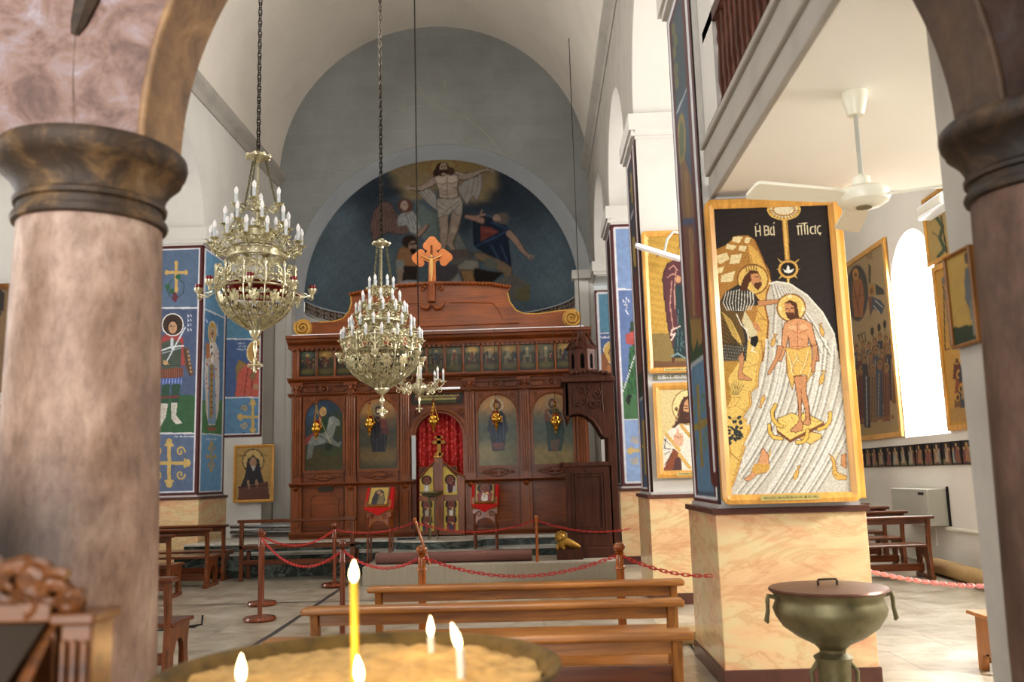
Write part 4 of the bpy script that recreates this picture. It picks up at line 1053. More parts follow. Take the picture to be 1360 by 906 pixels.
iu = framed('mosaic_icon', 'gold mosaic icon of a standing figure in a purple cloak, upper of the pair', 'icon', ux0, ux1, aY(880, 496, Y2).z, aY(870, 308, Y2).z, Y2, .07, ic_up, '#c29a3c', .01, rnd=.05)
def ic_lo(p):
    p.T = (840, 490, 5.327)
    p.c[:] = np.array(hx('#d9c48c'))
    p.ell(405, 270, 122, 125, '#e6cf92'); p.ell(405, 270, 122, 125, '#8a6a34', ring=.03); p.ell(310, 285, 11, 15, '#6a4a24')
    p.poly([(230, 460), (280, 420), (330, 395), (420, 400), (540, 430), (600, 720), (215, 720), (215, 540)], '#e2dccd')
    p.poly([(215, 720), (290, 560), (330, 600), (340, 720)], '#8a4a2c'); p.poly([(300, 640), (345, 610), (350, 720), (285, 720)], '#5a3a38')
    p.line([(238, 462), (330, 575)], 26, '#d3ac5c'); p.line([(335, 610), (405, 700)], 26, '#d3ac5c'); p.line([(345, 400), (410, 480)], 24, '#caa04e')
    for l in ([(225, 500), (270, 540)], [(220, 560), (285, 570)], [(222, 610), (270, 580)], [(228, 680), (280, 600)], [(240, 480), (225, 560)]): p.line(l, 5, '#3c3f4a')
    p.poly([(360, 200), (400, 190), (430, 220), (430, 380), (330, 390), (300, 420), (275, 420), (320, 360), (330, 260)], '#4c2c1d')
    p.ell(395, 285, 34, 72, '#c9976a'); p.poly([(362, 300), (430, 310), (430, 380), (390, 390), (364, 350)], '#4c2c1d')
    for i in range(7): p.line([(340-i*6, 270+i*18), (325-i*5, 300+i*18), (332-i*6, 330+i*12)], 4, '#7a5238')
    p.line([(365, 265), (392, 262)], 6, '#24140c'); p.line([(366, 282), (390, 280)], 6, '#24140c'); p.line([(385, 350), (395, 350)], 5, '#8d3a30')
    p.poly([(290, 470), (305, 460), (318, 425), (328, 425), (330, 455), (355, 460), (362, 510), (345, 550), (310, 545), (292, 520)], '#dba987'); p.line([(305, 470), (325, 490), (350, 480)], 4, '#8d5a3c')
lx0 = aY(869, 570, Y2).x
il = framed('mosaic_icon', 'mosaic icon of a bearded figure raising a hand, lower of the pair', 'icon', lx0, lx0+.94, aY(885, 635, Y2).z, aY(885, 509, Y2).z, Y2, .085, ic_lo, '#d9c48c', .01, rnd=.01)
for (t_, zz, xx) in ((iu, aY(892, 494, Y2).z, aY(881, 494, Y2).x), (il, aY(905, 632, Y2).z, aY(898, 632, Y2).x)):
    picture('dedication_plaque', (xx, Y2-.056, zz+.04), (1, 0, 0), (0, 0, -1), .4, .035, .004, lambda p: scribble(p, .04, .04, .96, .03, '#5b4a18', .01, 5), '#c8b56a', t_, 'painted', px=False)
# inscription strip between the two
q0, q1 = aY(869, 505, Y2+.04), aY(906, 497, Y2+.04)
o = picture('inscription_strip', (q0.x, Y2+.04, q1.z), (1, 0, 0), (0, 0, -1), .8, q1.z-q0.z, .006, lambda p: (scribble(p, .06, .035, .9, .05, '#e4e4e4', .012, 8), scribble(p, .06, .06, .7, .03, '#cfcfcf', .008, 18)), '#8d8a66', None, 'painted', px=False)
tag(o, 'narrow grey strip of white Arabic lettering between the two mosaic icons', 'sign')
# picture light on the upper icon
t = thing('picture_light', 'white tilted lamp fixture mounted over the upper mosaic icon', 'lamp', (ux0+.2, Y2-.1, aY(880, 320, Y2).z))
pA, pB, pC = aY(844, 326, 10.8), aY(906, 345, 10.8), aY(866, 334, 11.0)
m = MB(); d_ = (pB-pA).normalized(); 
m.tube([pA, pA+d_*.03, pB-d_*.03, pB], [.05, .085, .085, .05], 4, flat=.35); m.build('lamp_housing', 'lamp_white', t)
m = MB(); m.tube([pA+Vector((0, .04, .02)), pB+Vector((0, .04, .02))], .03, 10); m.build('tube', 'chrome', t)
m = MB(); m.tube([aY(882, 336, 10.88), aY(886, 318, 10.9), aY(894, 308, 11.0), aY(905, 310, 11.15)], .018, 8); m.build('bracket', 'grey_metal', t)
# ------------------------------------------------------------------ half dome painted with the Resurrection
def dome(p):
    p.c[:] = np.array(hx('#46545c'))
    p.T = (380, 190, 3.238)
    for x, y, rx, ry, c in ((200, 450, 200, 160, '#4e5c62'), (1100, 450, 180, 220, '#475966'), (330, 250, 120, 110, '#39444e'), (1050, 250, 120, 150, '#3a464e'), (1180, 500, 80, 140, '#4f626c'), (420, 330, 90, 90, '#343c46'), (960, 240, 110, 100, '#2c3644'), (200, 330, 90, 60, '#54646e'), (130, 560, 60, 80, '#4a5e6a'), (1150, 620, 90, 60, '#54666e')):
        p.ell(x, y, rx, ry, c, soft=.6, a=.8)
    p.T = (480, 205, 4.648)
    def sh(pts, c, dk=None, w=5):
        p.poly(pts, c); p.line(list(pts)+[pts[0]], w, dk or tuple(q*.45 for q in hx(c)), .8)
    def limb(pts, ws, c, dk='#4a382e'):
        for (a, b_), (wa, wb) in zip(zip(pts[:-1], pts[1:]), zip(ws[:-1], ws[1:])):
            n = 9
            for i in range(n+1): t_ = i/n; p.ell(a[0]+(b_[0]-a[0])*t_, a[1]+(b_[1]-a[1])*t_, (wa+(wb-wa)*t_)/2+4, (wa+(wb-wa)*t_)/2+4, dk)
        for (a, b_), (wa, wb) in zip(zip(pts[:-1], pts[1:]), zip(ws[:-1], ws[1:])):
            n = 9
            for i in range(n+1): t_ = i/n; p.ell(a[0]+(b_[0]-a[0])*t_-2, a[1]+(b_[1]-a[1])*t_-1, (wa+(wb-wa)*t_)/2, (wa+(wb-wa)*t_)/2, c)
    # glowing clouds
    for x, y, rx, ry in ((330, 170, 150, 100), (620, 60, 200, 60), (700, 200, 150, 110), (460, 110, 180, 90), (250, 110, 80, 60), (760, 150, 80, 110), (330, 230, 90, 50)): p.ell(x, y, rx, ry, '#7d6a44', soft=.25)
    for x, y, rx, ry in ((560, 60, 200, 50), (500, 70, 150, 60)): p.ell(x, y, rx, ry, '#80682c', soft=.3)
    p.ell(505, 85, 95, 72, '#7c5a26', soft=.1); p.ell(505, 85, 72, 60, '#86702f', soft=.15)
    for x, y, rx, ry in ((120, 180, 90, 60), (60, 260, 90, 60), (190, 235, 70, 30), (850, 260, 70, 50), (900, 160, 60, 80), (760, 330, 110, 40), (640, 400, 60, 90)): p.ell(x, y, rx, ry, '#2b333e', soft=.5, a=.8)
    sk, sk2 = '#8f7a68', '#9c8a78'; dr, dr2 = '#8a837a', '#6a6862'
    # pale rock behind, drapery
    p.poly([(350, 300), (560, 420), (650, 580), (640, 640), (440, 640), (360, 480)], '#59645f', .8); p.poly([(590, 470), (650, 590), (560, 590), (560, 520)], '#6c6e64', .8)
    sh([(650, 150), (740, 115), (745, 200), (715, 290), (690, 255), (650, 310), (600, 230), (600, 200)], dr); sh([(348, 215), (395, 195), (460, 250), (468, 345), (455, 340), (400, 290), (355, 240)], dr)
    for l in ([(670, 160), (640, 280)], [(700, 150), (680, 250)], [(725, 140), (715, 230)], [(380, 210), (450, 310)], [(410, 215), (462, 300)], [(362, 228), (430, 300)]): p.line(l, 5, dr2); p.line([(a+6, b_) for a, b_ in l], 3, '#a39c90')
    # legs
    limb([(505, 370), (512, 460), (508, 560), (500, 600)], [60, 52, 34, 24], sk); limb([(590, 370), (572, 460), (545, 550), (570, 590)], [62, 52, 34, 22], sk)
    p.ell(513, 468, 16, 18, '#a08c78', soft=.4); p.ell(570, 468, 16, 18, '#a08c78', soft=.4)
    # loin cloth
    sh([(470, 272), (540, 268), (612, 262), (624, 300), (620, 370), (596, 378), (560, 350), (540, 375), (500, 380), (478, 400), (466, 330)], '#958b7c')
    for l in ([(480, 290), (540, 330), (600, 290)], [(475, 320), (530, 350)], [(610, 300), (565, 350)], [(500, 372), (540, 330)], [(590, 370), (555, 325)], [(485, 385), (490, 340)]): p.line(l, 5, '#655d52'); p.line([(a, b_-6) for a, b_ in l], 3, '#ada393')
    # arms and trunk
    limb([(470, 150), (420, 185), (370, 212), (335, 215), (300, 205)], [48, 34, 28, 18, 14], sk); limb([(590, 130), (640, 140), (700, 122), (750, 100), (785, 95)], [48, 36, 28, 18, 16], sk)
    for q in ([(300, 205), (275, 190)], [(300, 208), (268, 205)], [(302, 212), (280, 218)], [(788, 92), (770, 82)], [(790, 96), (815, 100)], [(790, 100), (812, 108)]): p.line(q, 7, sk)
    sh([(446, 140), (490, 122), (560, 118), (596, 130), (598, 170), (590, 215), (600, 262), (560, 275), (480, 270), (476, 220), (462, 180)], sk2, '#4a382e', 6)
    p.ell(495, 160, 34, 22, '#ab9986', soft=.3); p.ell(560, 155, 32, 22, '#ab9986', soft=.3)
    for l in ([(470, 178), (500, 186), (524, 176)], [(530, 174), (560, 182), (590, 168)], [(528, 140), (530, 260)]): p.line(l, 4, '#66523f')
    for y in (205, 228, 248): p.line([(500, y), (560, y-3)], 3, '#75604c')
    for x, y in ((490, 215), (575, 208), (488, 240), (580, 236)): p.ell(x, y, 12, 10, '#7c6754', soft=.6, a=.6)
    # head
    p.ell(500, 92, 44, 44, '#3c271a', soft=.1); p.ell(460, 115, 18, 22, '#3c271a'); p.ell(552, 105, 24, 26, '#4a3020', soft=.2); p.ell(506, 84, 24, 34, '#92785f'); p.poly([(484, 96), (530, 94), (526, 116), (508, 126), (490, 116)], '#3a261a')
    p.poly([(494, 118), (520, 116), (524, 130), (496, 130)], sk); p.line([(492, 78), (500, 77)], 4, '#22150d'); p.line([(512, 76), (521, 76)], 4, '#22150d'); p.line([(507, 80), (508, 94)], 3, '#6a503c'); p.line([(502, 102), (514, 101)], 3, '#7a4436')
    # angel with a wing
    sh([(70, 540), (56, 440), (72, 360), (110, 310), (150, 290), (185, 310), (205, 350), (235, 400), (290, 450), (300, 480), (240, 496), (160, 480), (110, 510)], '#664a42')
    for i in range(12): p.line([(90+i*12, 350-i*5 if i < 7 else 320+(i-7)*18), (72+i*20, 500-i*3)], 4, '#49352f'); p.line([(97+i*12, 350-i*5 if i < 7 else 320+(i-7)*18), (80+i*20, 490-i*3)], 2.5, '#7d6256')
    sh([(230, 380), (270, 345), (320, 350), (350, 400), (380, 460), (350, 500), (300, 480), (280, 440), (225, 445), (218, 410)], '#84827e')
    for l in ([(240, 390), (290, 370)], [(300, 370), (330, 470)], [(320, 380), (355, 470)], [(235, 430), (280, 420)], [(275, 370), (300, 440)]): p.line(l, 5, '#57585a'); p.line([(a+6, b_+2) for a, b_ in l], 3, '#a09e98')
    p.poly([(330, 280), (400, 330), (450, 400), (470, 520), (400, 560), (360, 470)], '#5f6a66', .7)
    p.ell(270, 318, 46, 44, '#5e3826', soft=.15); p.ell(265, 316, 24, 30, '#96796a'); p.line([(255, 312), (263, 311)], 4, '#2c1c14'); p.line([(272, 315), (281, 317)], 4, '#2c1c14'); p.line([(262, 332), (272, 333)], 3, '#7a3a30')
    limb([(350, 500), (390, 460), (405, 440)], [26, 22, 16], '#8a6a58')
    # soldier at the left
    sh([(215, 640), (235, 580), (280, 560), (330, 600), (350, 640), (345, 700), (290, 710), (240, 680)], '#7d5426'); p.poly([(212, 650), (265, 655), (262, 760), (225, 790), (215, 720)], '#6f6f6a'); p.poly([(262, 690), (345, 690), (340, 780), (250, 800)], '#332824'); p.poly([(225, 700), (262, 710), (245, 810), (218, 810)], '#7c6656')
    p.ell(298, 540, 48, 42, '#33261f', soft=.1); p.ell(318, 568, 28, 34, '#7f6450'); p.line([(300, 556), (342, 550)], 9, '#2a1e18'); p.poly([(296, 585), (340, 580), (335, 612), (310, 618)], '#241915'); p.line([(322, 560), (324, 578)], 4, '#5a4334')
    p.ell(300, 795, 60, 18, '#86868a', soft=.1)
    for i in range(4): p.line([(250+i*22, 785), (265+i*22, 806)], 3, '#55565c')
    # blue robed figure
    sh([(690, 410), (740, 380), (820, 400), (890, 440), (930, 470), (905, 520), (925, 690), (870, 670), (780, 620), (700, 570), (690, 500)], '#1f2a3c')
    p.poly([(735, 440), (800, 450), (850, 480), (790, 510), (736, 540)], '#6e2a1e'); p.line([(745, 465), (835, 478)], 5, '#8a3a28'); p.line([(742, 500), (800, 495)], 5, '#4a1a14')
    for l in ([(700, 570), (850, 500), (920, 460)], [(800, 420), (920, 465)], [(720, 560), (820, 520)], [(860, 560), (900, 660)], [(800, 560), (850, 650)]): p.line(l, 9, '#24405e')
    limb([(650, 385), (700, 395), (745, 410)], [20, 30, 34], '#8a6654'); p.line([(735, 370), (745, 345)], 9, '#8a6654'); p.line([(720, 380), (760, 372)], 12, '#8a6654')
    limb([(915, 490), (960, 540), (1000, 600), (1030, 625)], [40, 34, 24, 18], '#8a6a58'); 
    for q in ([(1030, 620), (1065, 630)], [(1030, 628), (1060, 642)], [(1025, 632), (1045, 652)]): p.line(q, 8, '#8a6a58')
    p.ell(870, 395, 42, 36, '#5c5248', soft=.1); p.ell(835, 395, 24, 26, '#8a6c5a'); p.line([(822, 388), (830, 386)], 4, '#2c1c14'); p.poly([(815, 408), (850, 412), (840, 425), (820, 420)], '#5a4c42')
    # tomb and fallen guards
    p.poly([(540, 590), (660, 585), (680, 640), (560, 645)], '#5d4e48'); p.poly([(560, 640), (720, 640), (720, 720), (560, 720)], '#5e5a54'); p.poly([(460, 680), (600, 680), (600, 790), (450, 800)], '#4c474a')
    sh([(640, 650), (720, 660), (725, 700), (690, 715), (600, 710), (590, 690)], '#7a7468'); sh([(680, 610), (740, 605), (800, 630), (880, 665), (930, 700), (925, 760), (905, 800), (880, 780), (880, 740), (800, 690), (720, 650)], '#6f5b44')
    p.ell(800, 675, 42, 36, '#5a5a52', soft=.1); p.poly([(700, 700), (780, 720), (880, 730), (800, 800), (690, 800)], '#2a2522'); sh([(610, 720), (690, 715), (700, 800), (640, 800)], '#84602e'); sh([(540, 790), (600, 730), (625, 800)], '#7f7f7a')
    for l in ([(560, 780), (600, 745)], [(580, 795), (612, 760)]): p.line(l, 4, '#4c4d4c')
    p.poly([(880, 760), (940, 740), (1020, 790), (1040, 870), (960, 906), (860, 880), (800, 800)], '#5b574e'); p.poly([(960, 830), (1040, 800), (1040, 906), (950, 906)], '#5e5838')
    p.T = (0, 0, 1); p.mottle(.07, 8)
    g_ = p.c.mean(1, keepdims=True); p.c = np.clip((p.c*.82+g_*.18)*DOMEK, 0, 1)
    c = p.c.reshape(ny_, nx_, 3)
    for _ in range(1): c[1:-1, 1:-1] = (c[1:-1, 1:-1]*2+c[:-2, 1:-1]+c[2:, 1:-1]+c[1:-1, :-2]+c[1:-1, 2:])/6
    p.c = c.reshape(-1, 3)
DOMEK = 1.85
nx_, ny_ = 440, 220
th, ph = np.meshgrid(np.linspace(PI, 0, nx_), np.linspace(0, PI/2, ny_))
Rr = DR+.02
P = np.stack([DX+Rr*np.cos(ph)*np.cos(th), 21.4+Rr*.95*np.cos(ph)*np.sin(th), ACZ+Rr*DZ*np.sin(ph)], -1).reshape(-1, 3)
o = gridmesh('ceiling_apse', P, nx_, ny_, dome, '#3c5058', None, 'painted_fresco'); o['kind'] = 'structure'
# ------------------------------------------------------------------ iconostasis
YI = 15.7
def ix(x): return aY(x, 580, YI).x
def iz(y): return aY(580, y, YI).z
ico = thing('iconostasis', 'tall carved wooden icon screen with two rows of paintings and an orange cross on top', 'icon screen', (ix(583), YI, ZIC))
XA, XB = ix(388), ix(782)
x_op0, x_op1 = ix(552), ix(615)
ztop, zc1, zc0 = iz(443), iz(452), iz(459)
z_r1, z_r0 = iz(461), iz(496)
z_m1, z_m0 = iz(498), iz(504)
z_f0 = iz(521)
z_ib = iz(622)
z_pl1, z_pl0 = iz(637), iz(643)
zb = ZIC
arch_r = (x_op1-x_op0)/2; door_cx = (x_op0+x_op1)/2; z_dspr = iz(549)-arch_r
# back wall of the screen
m = MB()
m.prism([(XA, zb), (XA, ztop), (XB, ztop), (XB, zb), (x_op1, zb)]+arcpts(door_cx, z_dspr, arch_r, 0, PI, 20)+[(x_op0, zb)], 'y', YI+.02, YI+.1)
m.build('screen_panel', 'wood_red', ico, smooth=40)
def moulding(name, z0, z1, d, xa=XA-.06, xb=XB+.1, mat='wood_red'):
    m = MB(); h = z1-z0
    pr_ = [(YI+.05, z0), (YI-d*.35, z0), (YI-d*.4, z0+h*.25), (YI-d*.75, z0+h*.5), (YI-d*.8, z0+h*.7), (YI-d, z0+h*.75), (YI-d, z1), (YI+.05, z1)]
    m.prism(pr_, 'x', xa, xb); return m.build(name, mat, ico, smooth=20)
moulding('top_cornice', zc0, ztop, .26)
moulding('middle_cornice', z_m0, z_m1, .16)
moulding('frieze_moulding', z_f0-.02, z_f0+.04, .1)
for (a, b_) in ((XA-.03, x_op0-.02), (x_op1+.02, XB+.03)):
    moulding('plinth_moulding', z_pl0, z_pl1, .09, a, b_)
    moulding('base_moulding', zb, zb+.12, .08, a, b_)
# dentils under the top cornice
for i in range(60):
    x = XA+(XB-XA)*i/60; m = MB(); m.box(x, x+.04, YI-.09, YI-.02, zc0-.035, zc0); m.build('dentil', 'wood_red', ico, smooth=0)
# bays
pil = [(388, 402), (459, 474), (531, 546), (617, 632), (690, 705), (765, 781)]
bays = [(402, 459), (474, 531), (632, 690), (705, 765)]
def curl(m, cx, cz, r, y, s=1, w=.012, turns=1.5, a0=0, n=20):
    m.tube([(cx+s*r*(1-i/n*.8)*math.cos(a0+i/n*turns*2*PI), y, cz+r*(1-i/n*.8)*math.sin(a0+i/n*turns*2*PI)) for i in range(n+1)], [w*(1-.4*i/n) for i in range(n+1)], 6)
for a, b_ in pil:
    x0, x1 = ix(a)+.01, ix(b_)-.01; xc = (x0+x1)/2; w = x1-x0
    m = MB(); m.box(x0, x1, YI-.05, YI+.03, z_pl1, z_f0)
    for i in range(4):
        x = x0+w*(.17+.22*i); m.tube([(x, YI-.052, z_pl1+.1), (x, YI-.052, z_f0-.06)], w*.085, 8)
    m.build('fluted_pilaster', 'wood_red_v', ico, smooth=40)
    m = MB(); m.box(x0-.01, x1+.01, YI-.07, YI+.03, zb+.1, z_pl0); m.box(x0+w*.2, x1-w*.2, YI-.085, YI-.06, zb+.2, z_pl0-.08); m.build('pedestal', 'wood_red_v', ico, smooth=0, bevel=.006)
    m = MB(); m.lathe([(.001, -.05), (w*.35, -.0), (.001, .05)], (xc, YI-.09, z_pl0-.02), 4); m.build('boss', 'wood_red', ico, smooth=0)
    m = MB(); zz = (z_f0+z_m0)/2
    for s in (-1, 1):
        curl(m, xc+s*w*.35, zz+.05, w*.28, YI-.08, s); curl(m, xc+s*w*.2, zz-.05, w*.22, YI-.09, s, a0=1)
        for k in range(3): m.ball((xc+s*w*(.1+.16*k), YI-.07, zz-.1+.05*k), w*.12, 8, 6, sz=1.6)
    m.ball((xc, YI-.09, zz+.02), w*.17, 10, 8, sz=1.7); m.box(x0-.03, x1+.03, YI-.09, YI, z_m0-.05, z_m0)
    m.build('carved_capital', 'wood_red', ico, smooth=50)
# lower carved panels, frieze rosettes
for a, b_ in bays:
    x0, x1 = ix(a)+.03, ix(b_)-.03; xc = (x0+x1)/2
    m = MB(); zt_, zz0 = z_pl0-.03, zb+.16
    m.strip([(x0+.12, zz0+.08), (x0+.12, zt_-.18), (x0+.2, zt_-.1), (x1-.2, zt_-.1), (x1-.12, zt_-.18), (x1-.12, zz0+.08), (x0+.12, zz0+.08)],
            [(x0+.09, zz0+.05), (x0+.09, zt_-.17), (x0+.19, zt_-.07), (x1-.19, zt_-.07), (x1-.09, zt_-.17), (x1-.09, zz0+.05), (x0+.09, zz0+.05)], 'y', YI-.025, YI+.03)
    m.box(x0, x1, YI-.005, YI+.03, zz0, zt_); m.build('lower_panel', 'wood_red', ico, smooth=0)
    m = MB(); zc_ = (z_pl1+z_ib)/2; h = (z_ib-z_pl1)*.32
    m.tube([(xc+(x1-x0)*.42*math.cos(t_), YI-.02, zc_+h*1.2*math.sin(t_)) for t_ in np.linspace(0, 2*PI, 5)[:-1]], .008, 6, closed=True)
    m.lathe([(.001, -.0), (h*.9, .004), (h*1.0, .0)], (xc, YI-.02, zc_), 4) if False else None
    for s in (-1, 1):
        curl(m, xc+s*.14, zc_, h*.7, YI-.025, s); curl(m, xc+s*.24, zc_, h*.5, YI-.025, s); m.ball((xc+s*.06, YI-.02, zc_), h*.4, 8, 6, sx=1.8, sy=.6)
    m.box(x0, x1, YI-.012, YI+.02, z_pl1, z_ib-.015); m.build('carved_ornament', 'wood_red', ico, smooth=50)
    m = MB(); zz = (z_f0+z_m0)/2
    m.tube([(xc+.065*math.cos(q), YI-.02, zz+.065*math.sin(q)) for q in np.linspace(0, 2*PI, 17)[:-1]], .014, 6, closed=True); m.ball((xc, YI-.02, zz), .03, 8, 6)
    for s in (-1, 1):
        X0, X1 = xc+s*.11, xc+s*((x1-x0)/2-.02)
        m.tube([(X0, YI-.005, zz-.05), (X1, YI-.005, zz-.05), (X1+s*.03, YI-.005, zz), (X1, YI-.005, zz+.05), (X0, YI-.005, zz+.05), (X0+s*.03, YI-.005, zz)], .009, 6, closed=True)
    m.build('frieze_ornament', 'wood_red', ico, smooth=50)
# large icons
def sky(p, top, mid, low, warm=None):
    H_ = p.Y.max()
    for (y0, y1, c0_, c1_) in ((0, H_*.45, top, mid), (H_*.45, H_, mid, low)):
        m_ = (p.Y >= y0) & (p.Y <= y1); t_ = ((p.Y[m_]-y0)/(y1-y0))[:, None]
        p.c[m_] = np.array(hx(c0_))*(1-t_)+np.array(hx(c1_))*t_
def ic_george(p):
    sky(p, '#27415a', '#33434a', '#4c4a28'); p.ell(.2, .35, .35, .2, '#34506a', soft=.6); p.ell(.85, .7, .3, .35, '#3a4328', soft=.5); p.ell(.5, 1.55, .7, .3, '#4b4423', soft=.3)
    p.poly([(.0, 1.0), (.3, .85), (.45, .9), (.2, 1.05), (.0, 1.2)], '#8a2a18')
    p.poly([(.08, 1.15), (.2, .95), (.45, .88), (.6, .75), (.62, .55), (.72, .45), (.88, .55), (.92, .7), (.8, .72), (.76, .9), (.7, 1.05), (.5, 1.15), (.25, 1.2)], '#7f8580')
    p.poly([(.5, 1.1), (.7, 1.0), (.85, 1.15), (.95, 1.1), (.9, 1.25), (.75, 1.2)], '#6f746c'); p.poly([(.1, 1.15), (.25, 1.15), (.2, 1.5), (.05, 1.55)], '#6d726c')
    p.line([(.66, .5), (.6, .75), (.7, .62)], .05, '#9a9c90'); p.line([(.4, .95), (.6, 1.1)], .04, '#5c5e58')
    p.poly([(.38, .5), (.52, .42), (.6, .6), (.55, .85), (.42, .9), (.34, .7)], '#2c4a30'); p.poly([(.35, .5), (.45, .44), (.4, .75), (.2, .9), (.3, .65)], '#9c2c1a')
    p.ell(.47, .34, .09, .12, '#c2953a'); p.ell(.47, .36, .05, .07, '#a8835c'); p.line([(.3, .3), (.75, 1.35)], .016, '#b8a878')
    p.poly([(.45, 1.25), (.6, 1.15), (.8, 1.3), (.95, 1.25), (.9, 1.45), (.6, 1.5), (.4, 1.4)], '#3d4a24'); p.ell(.62, 1.25, .1, .1, '#23301c')
    p.mottle(.12, .09)
def ic_virgin(p):
    sky(p, '#9a6a28', '#4a4636', '#4a4524'); p.ell(.5, .25, .5, .25, '#a5712a', soft=.5); p.ell(.5, 1.5, .7, .2, '#6d5622', soft=.4)
    p.poly([(.4, .35), (.58, .3), (.7, .5), (.74, 1.0), (.68, 1.4), (.34, 1.4), (.3, 1.0), (.32, .55)], '#231f28'); p.poly([(.5, .5), (.68, .48), (.78, 1.0), (.6, .95)], '#5a1f20')
    p.ell(.5, .33, .16, .16, '#7e7560', ring=.12); p.ell(.5, .33, .14, .14, '#8a7040'); p.ell(.5, .35, .08, .11, '#1f1a20'); p.ell(.5, .36, .045, .07, '#a3805c'); p.ell(.63, .5, .08, .08, '#94743a'); p.ell(.63, .51, .04, .05, '#a3805c')
    p.poly([(.58, .57), (.7, .56), (.72, .8), (.56, .8)], '#6e3020')
    for l in ([(.38, .6), (.36, 1.35)], [(.45, .62), (.47, 1.38)], [(.56, .85), (.58, 1.38)], [(.66, .9), (.66, 1.35)]): p.line(l, .012, '#3f3a44')
    p.line([(.4, .5), (.5, .62), (.6, .55)], .02, '#8a6a34'); p.mottle(.12, .09)
def ic_christ(p):
    sky(p, '#a06f22', '#55604f', '#6b6a4e'); p.ell(.5, .2, .5, .25, '#b07d28', soft=.5); p.ell(.3, 1.5, .5, .25, '#8f7f50', soft=.5); p.ell(.8, 1.5, .4, .2, '#6f6a44', soft=.5)
    p.poly([(.4, .42), (.6, .42), (.72, .6), (.72, 1.0), (.66, 1.45), (.36, 1.45), (.3, 1.0), (.3, .6)], '#1f2c40'); p.poly([(.34, .5), (.5, .46), (.52, .75), (.36, .8)], '#8c3a1c'); p.poly([(.36, 1.25), (.66, 1.25), (.62, 1.42), (.4, 1.42)], '#6b3a38')
    p.ell(.5, .3, .15, .15, '#b7ac90', ring=.12); p.ell(.5, .31, .09, .12, '#3a2416'); p.ell(.5, .32, .05, .08, '#a3805c'); p.poly([(.47, .37), (.53, .37), (.5, .43)], '#3a2416'); p.rect(.52, .58, .64, .74, '#b08a3c'); p.ell(.44, .62, .03, .04, '#b08a62')
    for l in ([(.38, .8), (.38, 1.24)], [(.46, .8), (.48, 1.24)], [(.56, .78), (.57, 1.24)], [(.64, .7), (.64, 1.2)]): p.line(l, .014, '#35507a')
    p.poly([(.3, .62), (.24, .95), (.34, 1.0)], '#1f2c40'); p.poly([(.7, .62), (.78, .95), (.68, 1.0)], '#1f2c40'); p.mottle(.12, .09)
def ic_john(p):
    sky(p, '#a87a34', '#4f5c52', '#5f5c34'); p.ell(.5, .2, .55, .25, '#a9772e', soft=.5); p.ell(.3, 1.6, .8, .3, '#8a7432', soft=.4)
    p.poly([(.42, .38), (.58, .38), (.72, .55), (.78, 1.0), (.68, 1.45), (.36, 1.45), (.34, 1.0), (.3, .55)], '#1f3a34'); p.poly([(.32, .45), (.45, .4), (.42, .75), (.3, .7)], '#6d3318'); p.poly([(.42, 1.2), (.66, 1.15), (.6, 1.45), (.44, 1.45)], '#6a4428')
    p.ell(.5, .28, .16, .14, '#94845c', ring=.12); p.ell(.5, .3, .09, .13, '#3f2a18'); p.ell(.5, .3, .05, .08, '#94704a'); p.poly([(.46, .35), (.54, .35), (.5, .44)], '#3f2a18'); p.line([(.38, .5), (.6, .8)], .06, '#8a6a48')
    for l in ([(.42, .8), (.44, 1.4)], [(.52, .85), (.52, 1.4)], [(.62, .8), (.6, 1.38)], [(.7, .7), (.68, 1.3)]): p.line(l, .014, '#34564c')
    p.poly([(.6, .5), (.75, .62), (.7, .8), (.62, .7)], '#6d3318'); p.mottle(.12, .09)
for (a, b_), fn in zip(bays, (ic_george, ic_virgin, ic_christ, ic_john)):
    x0, x1 = ix(a)+.035, ix(b_)-.035; zt_ = z_f0-.05; w = x1-x0; h = zt_-z_ib
    o = picture('icon_painting', (x0, YI-.006, zt_), (1, 0, 0), (0, 0, -1), w, h, .011, lambda p, fn=fn: fn(p), '#333333', ico, 'painted_varnished', px=False)
    m = MB(); r = w/2-.01; xc = (x0+x1)/2; zs = zt_-r-.03
    m.prism([(x0-.03, z_ib-.02), (x0-.03, z_f0-.01), (x1+.03, z_f0-.01), (x1+.03, z_ib-.02), (x1-.01, z_ib-.02), (x1-.01, z_ib+.03)]+[(x1-.01, zs)]+arcpts(xc, zs, r, 0, PI, 20)+[(x0+.01, z_ib+.03), (x0+.01, z_ib-.02)], 'y', YI-.03, YI-.008)
    m.box(x0, x1, YI-.035, YI-.008, z_ib-.03, z_ib+.02)
    m.tube([(q, YI-.032, z_) for q, z_ in arcpts(xc, zs, r+.02, 0, PI, 20)], .013, 6)
    for s in (-1, 1): curl(m, xc+s*(r*.83), z_f0-.1, .045, YI-.035, -s, .01)
    m.build('arched_frame', 'wood_red_v', ico, smooth=40)
